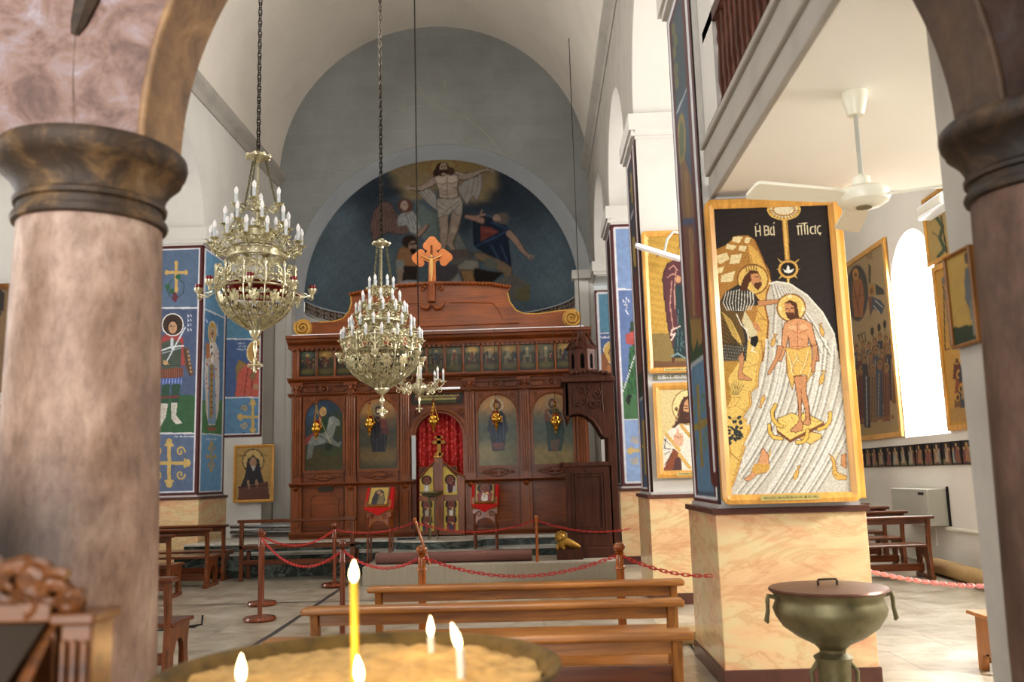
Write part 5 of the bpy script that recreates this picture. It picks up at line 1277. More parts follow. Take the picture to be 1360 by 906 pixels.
# upper row of small festival icons
def feast(seed):
    r = random.Random(seed)
    def fn(p):
        sky(p, r.choice(['#8a6a22', '#3f4d4a', '#2f4438', '#8d7430']), '#3a3a2c', r.choice(['#2a2a24', '#3c3a20'])); p.ell(.5, .25, .35, .25, r.choice(['#a9832c', '#c19a38', '#5d6a5a']), soft=.5)
        p.poly([(0, .6), (.3, .35), (.45, .7), (0, 1.0)], r.choice(['#4a4a2c', '#2c3626'])); p.poly([(1, .6), (.75, .4), (.6, .75), (1, 1.0)], '#43402a')
        for i in range(r.randint(4, 7)):
            x, y = .12+r.random()*.76, .5+r.random()*.5; c = r.choice(['#5a2218', '#1f2738', '#5c5232', '#22382a', '#6d5f40', '#3f1c24', '#5f584a'])
            p.poly([(x-.05, y), (x+.05, y), (x+.09, y+.4), (x-.09, y+.4)], c); p.ell(x, y-.05, .05, .06, '#7a6228'); p.ell(x, y-.04, .032, .045, '#9c7a58')
        x = .5+r.uniform(-.1, .1); p.poly([(x-.07, .35), (x+.07, .35), (x+.11, .85), (x-.11, .85)], r.choice(['#6a2c1a', '#7d7658', '#25344c'])); p.ell(x, .28, .09, .1, '#c49a34'); p.ell(x, .29, .045, .065, '#a8835c')
        p.ell(.5, 1.35, .5, .18, '#5c5426', soft=.4)
    return fn
NB = 15; xa, xb = ix(396), ix(766)
for i in range(NB):
    x0 = xa+(xb-xa)*i/NB; x1 = xa+(xb-xa)*(i+1)/NB; w = x1-x0-.05
    picture('small_icon', (x0+.025, YI-.004, z_r1), (1, 0, 0), (0, 0, -1), w, z_r1-z_r0, .009, feast(i+30), '#333', ico, 'painted_varnished', px=False)
for i in range(NB+1):
    m = MB(); x = xa+(xb-xa)*i/NB; H_ = z_r1-z_r0
    m.lathe([(.03, 0), (.03, .02), (.018, .035), (.022, H_*.4), (.017, H_*.8), (.03, H_*.88), (.02, H_*.92), (.035, H_)], (x, YI-.03, z_r0), 8)
    m.ball((x, YI-.05, z_r1+.03), .03, 8, 6)
    m.build('colonnette', 'wood_red_v', ico, smooth=50)
m = MB(); m.box(XA, XB, YI-.05, YI+.02, z_r1-.005, z_r1+.03); m.box(XA, XB, YI-.05, YI+.02, z_m1, z_r0+.01)
for x0, x1 in ((XA, xa-.02), (xb+.02, XB)): m.box(x0, x1, YI-.04, YI+.02, z_r0, z_r1)
m.build('icon_row_rail', 'wood_red', ico, smooth=0, bevel=.005)
# painting over the door
def supper(p):
    p.c[:] = np.array(hx('#1f2a20')); p.rect(.1, .1, .9, .16, '#9c8a42'); 
    for i in range(13):
        x = .08+i*.07; p.ell(x, .1+.012*(i % 2), .022, .024, '#b08a4c'); p.poly([(x-.03, .12), (x+.03, .12), (x+.03, .2), (x-.03, .2)], ['#5a2018', '#20304a', '#4a4a20', '#6a5a3a'][i % 4])
    p.rect(.12, .15, .88, .2, '#a89b56'); p.rect(.12, .19, .88, .3, '#4c4a28')
xw0, xw1 = ix(548), ix(615)
picture('supper_painting', (xw0, YI-.02, iz(519)), (1, 0, 0), (0, 0, -1), xw1-xw0, iz(519)-iz(536), .008, supper, '#222', ico, 'painted_varnished', px=False)
m = MB()
m.strip(arcpts(door_cx, z_dspr, arch_r, PI, 0, 20), arcpts(door_cx, z_dspr, arch_r+.11, PI, 0, 20), 'y', YI-.06, YI+.06)
m.tube([(x, YI-.06, z) for x, z in arcpts(door_cx, z_dspr, arch_r+.055, PI, 0, 20)], .02, 6)
for s, x in ((-1, x_op0), (1, x_op1)): m.box(min(x, x+s*.06), max(x, x+s*.06), YI-.06, YI+.06, iz(632), z_dspr)
for s in (-1, 1): curl(m, door_cx+s*arch_r*.95, z_dspr+arch_r*1.02, .06, YI-.04, -s, .014)
m.build('door_arch', 'wood_red', ico, smooth=40)
m = MB(); m.box(ix(547.5), ix(553), YI-.09, YI-.07, iz(636), iz(578)); m.build('door_jamb_strip', 'plaster_reveal', ico)
# crest with scrolls
def PZt(l): return [(aY(x, y, YI).x, aY(x, y, YI).z) for x, y in l]
crest = PZt([(396, 447), (398, 429), (425, 429), (445, 428), (457, 424), (465, 414), (468, 403), (467, 393), (497, 386), (530, 381), (575, 378), (620, 378), (652, 379), (677, 383), (674, 390), (677, 402), (685, 413), (697, 418), (715, 418), (742, 414), (764, 412), (768, 436)])
m = MB(); m.prism(crest[::-1], 'y', YI-.08, YI+.02); m.build('crest', 'wood_crest', ico, smooth=0, bevel=.01)
m = MB(); m.tube([(x, YI-.07, z) for x, z in crest[2:8]], .016, 8); m.tube([(x, YI-.07, z) for x, z in crest[14:21]], .016, 8); m.build('gilt_edge', 'gilt_paint', ico)
m = MB(); m.tube([(x, YI-.11, z+.0) for x, z in crest[7:14]], [.035]*7, 8)
n_ = 42
for i in range(n_):
    f_ = i/(n_-1)*6; k_ = min(5, int(f_)); q = f_-k_; x = crest[7+k_][0]*(1-q)+crest[8+k_][0]*q; z = crest[7+k_][1]*(1-q)+crest[8+k_][1]*q
    m.ball((x, YI-.15, z), .03, 6, 5)
m.build('crest_moulding', 'wood_crest', ico, smooth=50)
m = MB()
P1_ = PZt([(500, 432), (508, 418), (520, 408), (540, 404), (560, 404)]); P2_ = PZt([(598, 403), (630, 403), (655, 404), (662, 412), (668, 424)])
m.tube([(x, YI-.085, z) for x, z in P1_], .012, 6); m.tube([(x, YI-.085, z) for x, z in P2_], .012, 6)
m.tube([(x, YI-.085, z) for x, z in PZt([(468, 438), (690, 430)])], .014, 6)
m.build('crest_panel_mould', 'wood_crest', ico)
for cx, cy, s in ((404, 437, 1), (759, 424, -1)):
    c_ = aY(cx, cy, YI); m = MB()
    m.lathe([(.16, -.02), (.17, 0), (.16, .02)], (0, 0, 0), 20) if False else None
    pts = [(c_.x+s*.15*(1-i/30*.85)*math.cos(2.4+i/30*2.2*2*PI), YI-.1-.02*i/30, c_.z+.15*(1-i/30*.85)*math.sin(2.4+i/30*2.2*2*PI)) for i in range(31)]
    m.tube(pts, [.03-.015*i/30 for i in range(31)], 8); m.prism([(c_.x+.165*math.cos(q), c_.z+.165*math.sin(q)) for q in np.linspace(0, 2*PI, 21)[:-1]], 'y', YI-.09, YI)
    m.build('gilt_scroll', 'gilt_paint', ico, smooth=50)
# cross on the crest
def PC(l): return [(lambda q: (q.x, q.z))(aY(430+x/3.622, 310+y/3.622, YI-.1)) for x, y in l]
tre = []
def lobe(cx, cy, r, a0, a1, n=8): return [(cx+r*math.cos(a0+(a1-a0)*i/n), cy+r*math.sin(a0+(a1-a0)*i/n)) for i in range(n+1)]
o_ = [(505, 240), (505, 140), (480, 130)]+lobe(466, 142, 20, .2, 2.4)+lobe(446, 121, 22, 2.2, 4.1)+lobe(468, 98, 20, 3.9, 6.0)+[(490, 98), (502, 80)]
o_ += lobe(500, 62, 22, 1.6, 4.2)+lobe(522, 40, 24, 3.6, 5.9)+lobe(544, 62, 22, 5.2, 7.6)+[(540, 80), (552, 98)]+lobe(574, 96, 20, 3.4, 5.4)+lobe(598, 116, 22, 5.2, 7.4)+lobe(578, 138, 20, .4, 2.6)+[(556, 128), (538, 140), (540, 240)]
m = MB(); m.prism(PC(o_), 'y', YI-.13, YI-.09); m.build('cross', simple('cross_orange', '#c8721c', .35, var=.15, scale=9), ico, smooth=0, bevel=.008)
m = MB()
for q in ([(500, 120), (560, 120)], [(519, 60), (519, 200)]): pp = PC(q); m.tube([(x, YI-.135, z) for x, z in pp], .02, 6)
m.build('inner_cross', 'wood_crest', ico)
m = MB()
def C3(x, y, d=.16): q = aY(430+x/3.622, 310+y/3.622, YI-.1); return (q.x, YI-d, q.z)
m.tube([C3(519, 124), C3(519, 140), C3(520, 160), C3(519, 185), C3(519, 205), C3(519, 232)], [.02, .038, .034, .036, .026, .014], 8)
for s in (-1, 1): m.tube([C3(519+s*4, 130), C3(519+s*26, 122), C3(519+s*50, 108)], [.016, .012, .009], 6)
q_ = C3(519, 114); m.ball(q_, .026, 10, 8, sz=1.2); m.build('corpus_figure', 'corpus', ico, smooth=60)
m = MB()
m.tube([C3(519, 240, .12), C3(519, 330, .12)], [.075, .07], 8)
for s in (-1, 1):
    m.tube([C3(519+s*k_, y_, .13) for k_, y_ in ((8, 345), (22, 362), (42, 358), (54, 340), (58, 322))], [.035, .04, .034, .026, .014], 8)
    c_ = C3(519+s*42, 262, .13); curl(m, c_[0], c_[2], .06, c_[1], -s, .018)
m.build('cross_bracket', 'wood_crest', ico, smooth=50)
# thin white line along the cornice, tube light over the door
m = MB(); m.tube([(ix(392), YI-.27, ztop+.005), (ix(780), YI-.27, ztop+.005)], .006, 6); m.build('cornice_line', 'lamp_white', ico)
m = MB(); m.tube([(ix(584), YI-.1, iz(517)), (ix(613), YI-.1, iz(517))], .022, 8); m.build('tube_light', 'lamp_white', ico)
# small mirror-like opening in the lower left panel
m = MB(); a, b_ = aY(423, 653, YI-.03), aY(442, 642, YI-.03); m.box(a.x, b_.x, YI-.035, YI-.006, a.z, b_.z); m.build('glass_plate', 'glass_dark', ico)
# royal doors
YD = YI-.12
def D(x, y): q = aY(370+x/4.528, 580+y/4.528, YD); return (q.x, q.z)
for nm, out_, pics in (('l', [(845, 592), (845, 240), (870, 225), (905, 185), (930, 158), (960, 150), (960, 592)], [((848, 185, 932, 352), 1), ((848, 388, 937, 478), 2), ((848, 481, 937, 568), 3)]),
                       ('r', [(962, 592), (962, 150), (990, 155), (1020, 175), (1060, 212), (1095, 228), (1120, 240), (1120, 592)], [((988, 180, 1076, 350), 4), ((994, 387, 1083, 474), 5), ((994, 477, 1083, 566), 6)])):
    m = MB(); m.prism([D(*q) for q in out_], 'y', YD, YD+.04); lf = m.build('royal_door_leaf', 'wood_red_v', ico, smooth=0, bevel=.008)
    tp = [q for q in out_ if q[1] < 400]; m = MB(); m.tube([(D(*q)[0], YD-.005, D(*q)[1]) for q in tp], .02, 6)
    if nm == 'l': m.box(D(935, 0)[0], D(985, 0)[0], YD-.03, YD, D(0, 590)[1], D(0, 155)[1])
    m.build('door_moulding', 'wood_red_v', lf)
    for (xa_, ya_, xb_, yb_), kk in pics:
        def dfn(p, kk=kk):
            p.c[:] = np.array(hx('#c9ac2c')); h = p.Y.max()
            if kk in (1, 4):
                if kk == 1: p.poly([(0, 0), (0, h*.45), (.3, h*.28), (.8, 0)], '#5a3016')
                else: p.poly([(1, 0), (1, h*.4), (.7, h*.25), (.2, 0)], '#5a3016'); 
                if kk == 4: p.rect(.25, h*.45, .95, h*.9, '#b8b0a4'); p.rect(.35, h*.5, .85, h*.7, '#8a2f2a')
                saint(p, .5, h*.42, h*.5, '#e2ddd0' if kk == 1 else '#402030', '#b9b6b0' if kk == 1 else '#5a2438', r=.1)
                p.line([(.4, h*.6), (.8, h*.5)], .05, '#8a6a4c')
            else: saint(p, .5, .08, h*.98, ['', '', '#b7a690', '#8f2f26', '', '#e0dac8', '#3c4a6e'][kk], ['', '', '#4a3a34', '#33415e', '', '#6b5a4a', '#92241f'][kk], full=False, r=.17, book=True)
            p.line([(0, 0), (1, 0), (1, h), (0, h), (0, 0)], .05, '#8a7420')
        A_, B_ = D(xa_, ya_), D(xb_, yb_)
        picture('door_icon', (A_[0], YD-.012, A_[1]), (1, 0, 0), (0, 0, -1), B_[0]-A_[0], A_[1]-B_[1], .008, dfn, '#c9ac2c', lf, 'painted', px=False)
m = MB(); c_ = D(957, 122)
for dx, dz in ((0, .09), (0, -.09), (.07, 0), (-.07, 0)): m.tube([(c_[0], YD-.01, c_[1]), (c_[0]+dx, YD-.01, c_[1]+dz)], [.014, .026], 6)
m.ball((c_[0], YD-.01, c_[1]), .035, 8, 6); m.build('door_cross', 'gilt_paint', ico)
# curtain in the door opening
cu = thing('curtain', 'red damask curtain with a gold cross hanging in the arched doorway of the icon screen', 'curtain', (door_cx, YI+.25, ZIC))
nx, nz = 90, 6; vs = []; fs = []
zt_ = z_dspr+arch_r+.05
for j in range(nz+1):
    for i in range(nx+1):
        u = i/nx; zz = ZIC+.2+(zt_-ZIC-.2)*j/nz
        vs.append((x_op0-.06+(x_op1-x_op0+.12)*u, YI+.2+.035*math.sin(u*38+.4*math.sin(u*9))*(1.1-.4*j/nz), zz))
for j in range(nz):
    for i in range(nx): a = j*(nx+1)+i; fs.append((a, a+1, a+nx+2, a+nx+1))
m = MB(); m.add(vs, fs); m.build('cloth', 'curtain_red', cu, smooth=80, recalc=False)
m = MB(); m.tube([(x_op0-.1, YI+.2, zt_), (x_op1+.1, YI+.2, zt_)], .015, 8); m.build('rod', 'brass_gold', cu)
c_ = aY(583, 592, YI+.15); m = MB()
for (a, b_, c2, d2_) in ((-.035, .035, -.17, .17), (-.11, .11, .03, .09), (-.08, .08, .13, .17), (-.08, .08, -.17, -.13)): m.box(c_.x+a, c_.x+b_, YI+.14, YI+.15, c_.z+c2, c_.z+d2_)
m.build('cross_applique', 'gilt_paint', cu)
# dark space behind
m = MB(); m.box(XA, XB, 16.55, 16.6, 0, ztop-.3); m.build('backdrop', 'wood_dark', ico)
# ------------------------------------------------------------------ hanging oil lamps
lab = ['over the horseman icon', 'over the dark robed mother icon', 'in front of the red curtain', 'over the gold and blue icon', 'nearest the carved throne']
for i, (x, y, yt) in enumerate(((420, 572, 456), (491, 566, 452), (576, 562, 447), (659, 559, 442), (738, 563, 440))):
    YL = 15.25; c_ = aY(x, y, YL); t_ = aY(x, yt, YL); b_ = aY(x, 532 if i > 1 else 535, YL)
    g = thing('oil_lamp', 'small gilded hanging oil lamp '+lab[i], 'lamp', (c_.x, YL, c_.z), 'gilded oil lamps before the icon screen')
    m = MB(); m.tube([(c_.x, YL, t_.z), (c_.x, YL, b_.z)], .004, 5); m.tube([(c_.x, YL, t_.z), (c_.x, YI-.3, ztop+.0)], .004, 5); m.build('cord', 'iron_dark', g)
    m = MB(); m.ball((c_.x, YL, b_.z), .032, 10, 8); m.build('wooden_ball', 'wood_red', g)
    m = MB()
    for k_ in range(3):
        a = k_*2.1+.4; e = (c_.x+.085*math.cos(a), YL+.085*math.sin(a), c_.z+.06)
        m.tube([(c_.x, YL, b_.z-.03), e], .006, 5)
        for q in range(5): f_ = (q+.5)/5; m.ball((c_.x+(e[0]-c_.x)*f_, YL+(e[1]-YL)*f_, (b_.z-.03)*(1-f_)+e[2]*f_), .011, 6, 4)
        m.ball(e, .022, 6, 5)
    m.build('chains', 'brass_gold', g)
    m = MB(); m.lathe([(.001, -.17), (.016, -.15), (.008, -.13), (.03, -.1), (.045, -.08), (.02, -.06), (.07, -.01), (.085, .03), (.07, .06), (.05, .07), (.06, .1), (.045, .13), (.03, .13)], tuple(c_), 16); m.build('bowl', 'brass_gold', g, smooth=60)
    m = MB(); m.lathe([(.02, .1), (.035, .13), (.04, .17), (.038, .17)], tuple(c_), 12); m.build('glass', 'red_glass', g)
# ------------------------------------------------------------------ icon stands
def icon_stand(label, xc_, yfoot, ytop, kk, Yp):
    f_ = aY(xc_, yfoot, Yp); top = aY(xc_, ytop, Yp); b0 = PZ if Yp < 14.75 else z1
    t = thing('icon_stand', label, 'icon stand', (f_.x, Yp, b0)); x = f_.x; H_ = top.z-b0; w = .17
    for sx in (-1, 1):
        for sy in (-1, 1):
            m = MB(); m.lathe([(.02, 0), (.024, .03), (.016, .06), (.02, H_*.3), (.014, H_*.33), (.02, H_*.36), (.018, H_*.55), (.024, H_*.62)], (x+sx*w, Yp+sy*.13, b0), 8); m.build('leg', 'wood_post', t)
    m = MB(); zz = b0+H_*.5
    for yy in (-.13, .11):
        m.prism([(x-w-.02, zz+.1), (x-w-.02, zz-.03), (x-w+.03, zz-.03)]+[(x+(w-.03)*math.cos(PI-PI*i/12), zz-.03+.1*math.sin(PI-PI*i/12)) for i in range(13)]+[(x+w+.02, zz-.03), (x+w+.02, zz+.2), (x-w-.02, zz+.2)], 'y', Yp+yy, Yp+yy+.02)
    for s in (-1, 1): curl(m, x+s*.1, zz+.13, .045, Yp-.14, s, .01)
    m.box(x-w-.02, x+w+.02, Yp-.14, Yp+.14, zz+.19, zz+.21)
    m.build('carved_apron', 'wood_post_light', t, smooth=0)
    # sloped desk with cloth
    zt_ = b0+H_; z0_ = zz+.21
    m = MB(); m.prism([(Yp-.2, z0_), (Yp+.15, z0_), (Yp+.15, zt_+.0), (Yp+.1, zt_+.02), (Yp-.22, z0_+.08)], 'x', x-w-.03, x+w+.03); m.build('sloped_desk', 'wood_post_light', t)
    m = MB(); n_ = Vector((0, -(zt_-z0_-.08), .32)).normalized()
    A_ = Vector((x-w-.04, Yp-.235, z0_+.06)); B_ = Vector((x-w-.04, Yp+.1, zt_+.03))
    m.add([A_, A_+Vector((2*w+.08, 0, 0)), B_+Vector((2*w+.08, 0, 0)), B_, A_+Vector((w+.04, -.012, -.11)), A_+Vector((2*w+.1, .12, -.02)), B_+Vector((2*w+.1, 0, -.06))], [(0, 1, 2, 3), (0, 4, 1), (1, 5, 6, 2)])
    o = m.build('red_cloth', 'red_cloth', t, smooth=0, recalc=False)
    s_ = o.modifiers.new('s', 'SOLIDIFY'); s_.thickness = .008
    ev = (A_-B_).normalized(); L_ = (A_-B_).length
    O = B_+Vector((.05, -.02, .012))+ev*.02
    ot = thing('icon', ['', 'small mother and child icon resting on the left icon stand', 'small bearded saint icon resting on the right icon stand'][kk], 'icon', tuple(O+ev*(L_-.06)))
    m = MB(); up_ = Vector((1, 0, 0)).cross(ev); up_ = -up_ if up_.z < 0 else up_
    W_ = 2*w-.02; h_ = L_-.06
    c4 = [O, O+Vector((W_, 0, 0)), O+Vector((W_, 0, 0))+ev*h_, O+ev*h_]
    m.add([c-up_*.008 for c in c4]+[c+up_*.012 for c in c4], [(0, 1, 2, 3), (7, 6, 5, 4), (0, 4, 5, 1), (1, 5, 6, 2), (2, 6, 7, 3), (3, 7, 4, 0)]); m.build('frame', 'gilt_paint', ot, smooth=0)
    def fn(p):
        p.c[:] = np.array(hx('#b89a34')); h = p.Y.max()
        if kk == 1: p.ell(.5, h*.35, .24, .24, '#8a6f24'); p.poly([(.3, .3), (.5, .18), (.68, .3), (.85, h*.7), (.8, h*.98), (.2, h*.98), (.2, h*.6)], '#3a3640'); p.ell(.47, .38, .1, .13, '#a37d50'); p.ell(.62, .55, .1, .12, '#a37d50'); p.poly([(.5, .65), (.8, .65), (.8, h), (.45, h)], '#7a6a44')
        else: p.ell(.5, .36, .24, .24, '#8a6f24', ring=.06); saint(p, .5, .14, h*.95, '#d0cabf', '#8c2320', full=False, r=.17, book=True)
        p.line([(0, 0), (1, 0), (1, h), (0, h), (0, 0)], .12, '#6d3a18')
    picture('painting', tuple(O+up_*.014), (1, 0, 0), tuple(ev), W_, h_, .008, fn, '#b89a34', ot, 'painted_varnished', px=False)
icon_stand('carved wooden icon stand with red cloth left of the royal doors', 505, 742, 650, 1, 14.3)
icon_stand('carved wooden icon stand with red cloth right of the royal doors', 646, 733, 646, 2, 14.55)
# ------------------------------------------------------------------ small things on the steps
def P_(x, y, Y): return aY(x, y, Y)
Yb = 14.9; c_ = P_(573, 653, Yb); zf = z1
t = thing('candle_tray_stand', 'round brass tray on thin curved legs in front of the royal doors', 'stand', (c_.x, Yb, zf))
m = MB(); m.lathe([(.03, -.1), (.05, -.09), (.15, -.06), (.17, -.03), (.19, -.02), (.19, 0), (.16, .0), (.15, -.03)], tuple(c_), 24); m.build('tray', 'brass_old', t)
for k_ in range(3):
    a = k_*2.094+.3; m = MB(); H_ = c_.z-.08-zf
    m.tube([(c_.x+r*math.cos(a), Yb+r*math.sin(a), zf+H_*h) for r, h in ((.1, 1), (.05, .85), (.04, .65), (.05, .4), (.1, .15), (.2, 0.01))], .011, 6); m.build('leg', 'brass_old', t)
m = MB(); m.tube([(c_.x+.06*math.cos(q), Yb+.06*math.sin(q), zf+H_*.5) for q in np.linspace(0, 6.28, 13)[:-1]], .008, 5, closed=True); m.build('ring', 'brass_old', t)
Ym = aZ(622, 728, PZ).y; c_ = aZ(622, 728, PZ); tp = P_(619, 640, Ym)
t = thing('microphone_stand', 'thin white microphone stand with black base beside the royal doors', 'stand', tuple(c_))
m = MB(); m.lathe([(.13, 0), (.13, .015), (.03, .03), (.015, .05)], tuple(c_), 24); m.build('base', 'black_plastic', t)
m = MB(); m.tube([(c_.x, c_.y, PZ+.04), (tp.x, c_.y, tp.z)], .012, 8); m.build('pole', 'chrome', t)
m = MB(); m.tube([(tp.x, c_.y, tp.z), (tp.x-.05, c_.y-.1, tp.z+.05)], .022, 8); m.build('microphone', 'black_plastic', t)
Yx = 15.05; a, b_ = P_(528, 712, Yx), P_(538, 701, Yx)
for i, xx in enumerate((a.x, a.x+.155)):
    t = thing('storage_box', ('dark blue plastic box on the step, nearer the left icon stand', 'dark blue plastic box on the step, nearer the royal doors')[i], 'box', (xx, Yx, z1))
    m = MB(); m.box(xx, xx+.14, Yx-.06, Yx+.06, z1, z1+.15); m.build('body', 'blue_plastic', t, bevel=.008)
    m = MB(); m.box(xx-.004, xx+.144, Yx-.064, Yx+.064, z1+.15, z1+.165); m.build('lid', 'blue_plastic', t, bevel=.004)
Yr = 13.85; a, b_ = P_(500, 744, Yr), P_(706, 741, Yr)
m = MB(); R_ = .085
sp = [(R_*(1-.09*q), q*.9) for q in range(0, 1)]
m.tube([(a.x, Yr, PZ+R_), ((a.x+b_.x)/2, Yr+.0, PZ+R_*.97), (b_.x, Yr, PZ+R_)], R_, 20)
t = thing('rolled_carpet', 'rolled up brown carpet lying along the front of the platform', 'carpet', (a.x, Yr, PZ)); m.build('roll', 'carpet_roll', t)
m = MB()
for xx in (a.x-.004, b_.x+.004):
    m.tube([(xx, Yr+R_*(1-i/40*.9)*math.cos(i*.6), PZ+R_+R_*(1-i/40*.9)*math.sin(i*.6)) for i in range(40)], .004, 4)
m.build('rolled_end', 'carpet_beige', t)
# ------------------------------------------------------------------ carved throne at the right
YT, YTb = 14.1, 14.85
def T(x, y, Y=YT): q = aY(x, y, Y); return q.x, q.z
th_ = thing('canopied_throne', 'dark carved wooden throne with domed canopy beside the painted pier', 'throne', (T(785, 740)[0], YT+.35, PZ))
xL, xR = T(743, 738)[0], T(822, 738)[0]
m = MB(); m.box(xL, xR, YT-.05, YTb+.05, PZ, T(780, 727)[1]); m.build('base', 'wood_dark', th_, bevel=.01)
x0, x1 = T(752, 670)[0], T(814, 670)[0]; z0_, z1_ = T(780, 727)[1], T(780, 619)[1]
m = MB(); m.box(x0, x1, YT, YT+.05, z0_, z1_)
for k_, d in ((.1, .02), (.14, .03)):
    m.strip([(x0+k_+.03, z0_+.14+k_), (x0+k_+.03, z1_-k_-.02), (x1-k_-.03, z1_-k_-.02), (x1-k_-.03, z0_+.14+k_), (x0+k_+.03, z0_+.14+k_)],
            [(x0+k_, z0_+.11+k_), (x0+k_, z1_-k_+.01), (x1-k_, z1_-k_+.01), (x1-k_, z0_+.11+k_), (x0+k_, z0_+.11+k_)], 'y', YT-d, YT+.01)
m.build('side_panel', 'wood_dark', th_, smooth=0, bevel=.004)
m = MB(); m.box(x0-.03, x1+.02, YT-.03, YT+.08, z1_, z1_+.06); c_ = (x0-.03, z1_-.01); curl(m, c_[0], c_[1], .065, YT+.02, -1, .03); m.build('arm_rest', 'wood_dark', th_, bevel=.008)
m = MB(); m.box(x0+.02, x1, YTb-.05, YTb, z0_, z1_); m.build('side_panel', 'wood_dark', th_)
m = MB(); m.box(x0+.05, x1, YT+.05, YTb-.05, z0_+.35, z0_+.42); m.build('seat', 'wood_dark', th_)
zc_ = T(790, 502)[1]
for yy in (YT, YTb-.07):
    m = MB(); m.box(T(808, 600)[0], T(819, 600)[0], yy, yy+.07, z0_, zc_); m.build('post', 'wood_dark', th_, bevel=.008)
m = MB(); m.box(T(810, 600)[0], T(814, 600)[0], YT+.05, YTb-.05, z0_, zc_); m.build('backrest', 'wood_dark', th_)
# canopy side boards with arch
def K(l): return [T(580+x/4.531, 400+y/4.531) for x, y in l]
side = K([(768, 498), (1050, 470), (1058, 820), (1028, 820), (1010, 822), (992, 800), (975, 765), (945, 722), (905, 690), (865, 675), (830, 678), (800, 690), (775, 692), (765, 650)])
for yy in (YT-.02, YTb-.02):
    m = MB(); m.prism(side, 'y', yy, yy+.04)
    if yy < YT:
        for i, (cx, cy, r) in enumerate(((870, 540, .07), (930, 520, .06), (960, 560, .07), (890, 600, .06), (940, 620, .06), (845, 620, .05), (975, 620, .05), (905, 560, .045))):
            q = K([(cx, cy)])[0]; curl(m, q[0], q[1], r, YT-.03, 1 if i % 2 else -1, .018, 1.3, i)
        m.tube([(a[0], YT-.03, a[1]) for a in K([(825, 640), (820, 500), (990, 490), (1000, 660)])], .014, 6)
        m.tube([(a[0], YT-.03, a[1]) for a in K([(830, 678), (865, 675), (905, 690), (945, 722), (975, 765), (992, 800)])], .02, 6)
    m.build('canopy_side', 'wood_dark', th_, smooth=40)
xa_, xb_ = K([(772, 500)])[0][0], K([(1050, 500)])[0][0]
zt_ = K([(900, 480)])[0][1]; zb_ = K([(790, 690)])[0][1]
m = MB(); m.box(xa_, xa_+.04, YT-.02, YTb+.02, zb_, zt_); m.build('canopy_front', 'wood_dark', th_)
for yy in (YT, YTb):
    m = MB(); m.lathe([(.001, -.13), (.018, -.11), (.01, -.09), (.03, -.05), (.035, 0)], (xa_+.03, yy, zb_), 8); m.build('pendant', 'wood_dark', th_)
m = MB(); m.box(xa_-.06, xb_+.05, YT-.1, YTb+.1, zt_-.02, zt_+.05); m.box(xa_-.02, xb_+.02, YT-.05, YTb+.05, zt_+.05, zt_+.12); m.build('canopy_cornice', 'wood_dark', th_, bevel=.01)
# lantern
xm = T(774, 480)[0]; ym = (YT+YTb)/2-.05; zl0 = zt_+.12; zl1 = T(774, 461)[1]; rr = (T(793, 480)[0]-T(756, 480)[0])/2*.98
m = MB(); n6 = 8; oct_ = [(xm+rr*1.05*math.cos(2*PI*(i+.5)/n6), ym+rr*1.05*math.sin(2*PI*(i+.5)/n6)) for i in range(n6)]
m.prism(oct_, 'z', zl0-.02, zl1); m.build('lantern_drum', 'wood_dark', th_, smooth=0, bevel=.008)
m = MB()
for i in range(n6):
    a = 2*PI*(i+1)/n6; q = (xm+rr*.98*math.cos(a), ym+rr*.98*math.sin(a))
    s_ = (-math.sin(a)*.03, math.cos(a)*.03); zc2 = (zl0+zl1)/2
    m.add([(q[0]-s_[0], q[1]-s_[1], zc2-.11), (q[0]+s_[0], q[1]+s_[1], zc2-.11), (q[0]+s_[0], q[1]+s_[1], zc2+.09), (q[0], q[1], zc2+.14), (q[0]-s_[0], q[1]-s_[1], zc2+.09)], [(0, 1, 2, 3, 4)])
m.build('lantern_windows', 'dark_void', th_, smooth=0)
za = T(772, 434)[1]; m = MB()
m.lathe([(rr*1.15, 0), (rr*1.2, .03), (rr*.9, .08), (rr*.62, (za-zl1)*.35), (rr*.5, (za-zl1)*.45), (rr*.55, (za-zl1)*.5), (rr*.3, (za-zl1)*.6), (rr*.22, (za-zl1)*.8), (.02, (za-zl1)*.95), (.001, za-zl1)], (xm, ym, zl1), 8)
for i in range(8):
    a = 2*PI*(i+.5)/8; m.tube([(xm+r*math.cos(a), ym+r*math.sin(a), zl1+h) for r, h in ((rr*1.15, .02), (rr*.85, .12), (rr*.55, .27), (rr*.6, .33))], [.02, .016, .014, .004], 5)
m.build('dome_roof', 'wood_dark', th_, smooth=30)
m = MB()
for i in range(9): q = K([(810+i*26, 436-(14-abs(i-4)*3.2))])[0]; m.ball((q[0], YT-.07, q[1]), .035, 8, 6, sx=1.2)
m.build('cresting', 'wood_dark', th_)
t = thing('hanging_cord', 'thin dark cord hanging down to the canopy of the carved throne', 'cord', (xm, ym, za)); m = MB(); m.tube([(xm, ym, za), (xm, ym, 9.0)], .007, 5); m.build('cord', 'iron_dark', t)
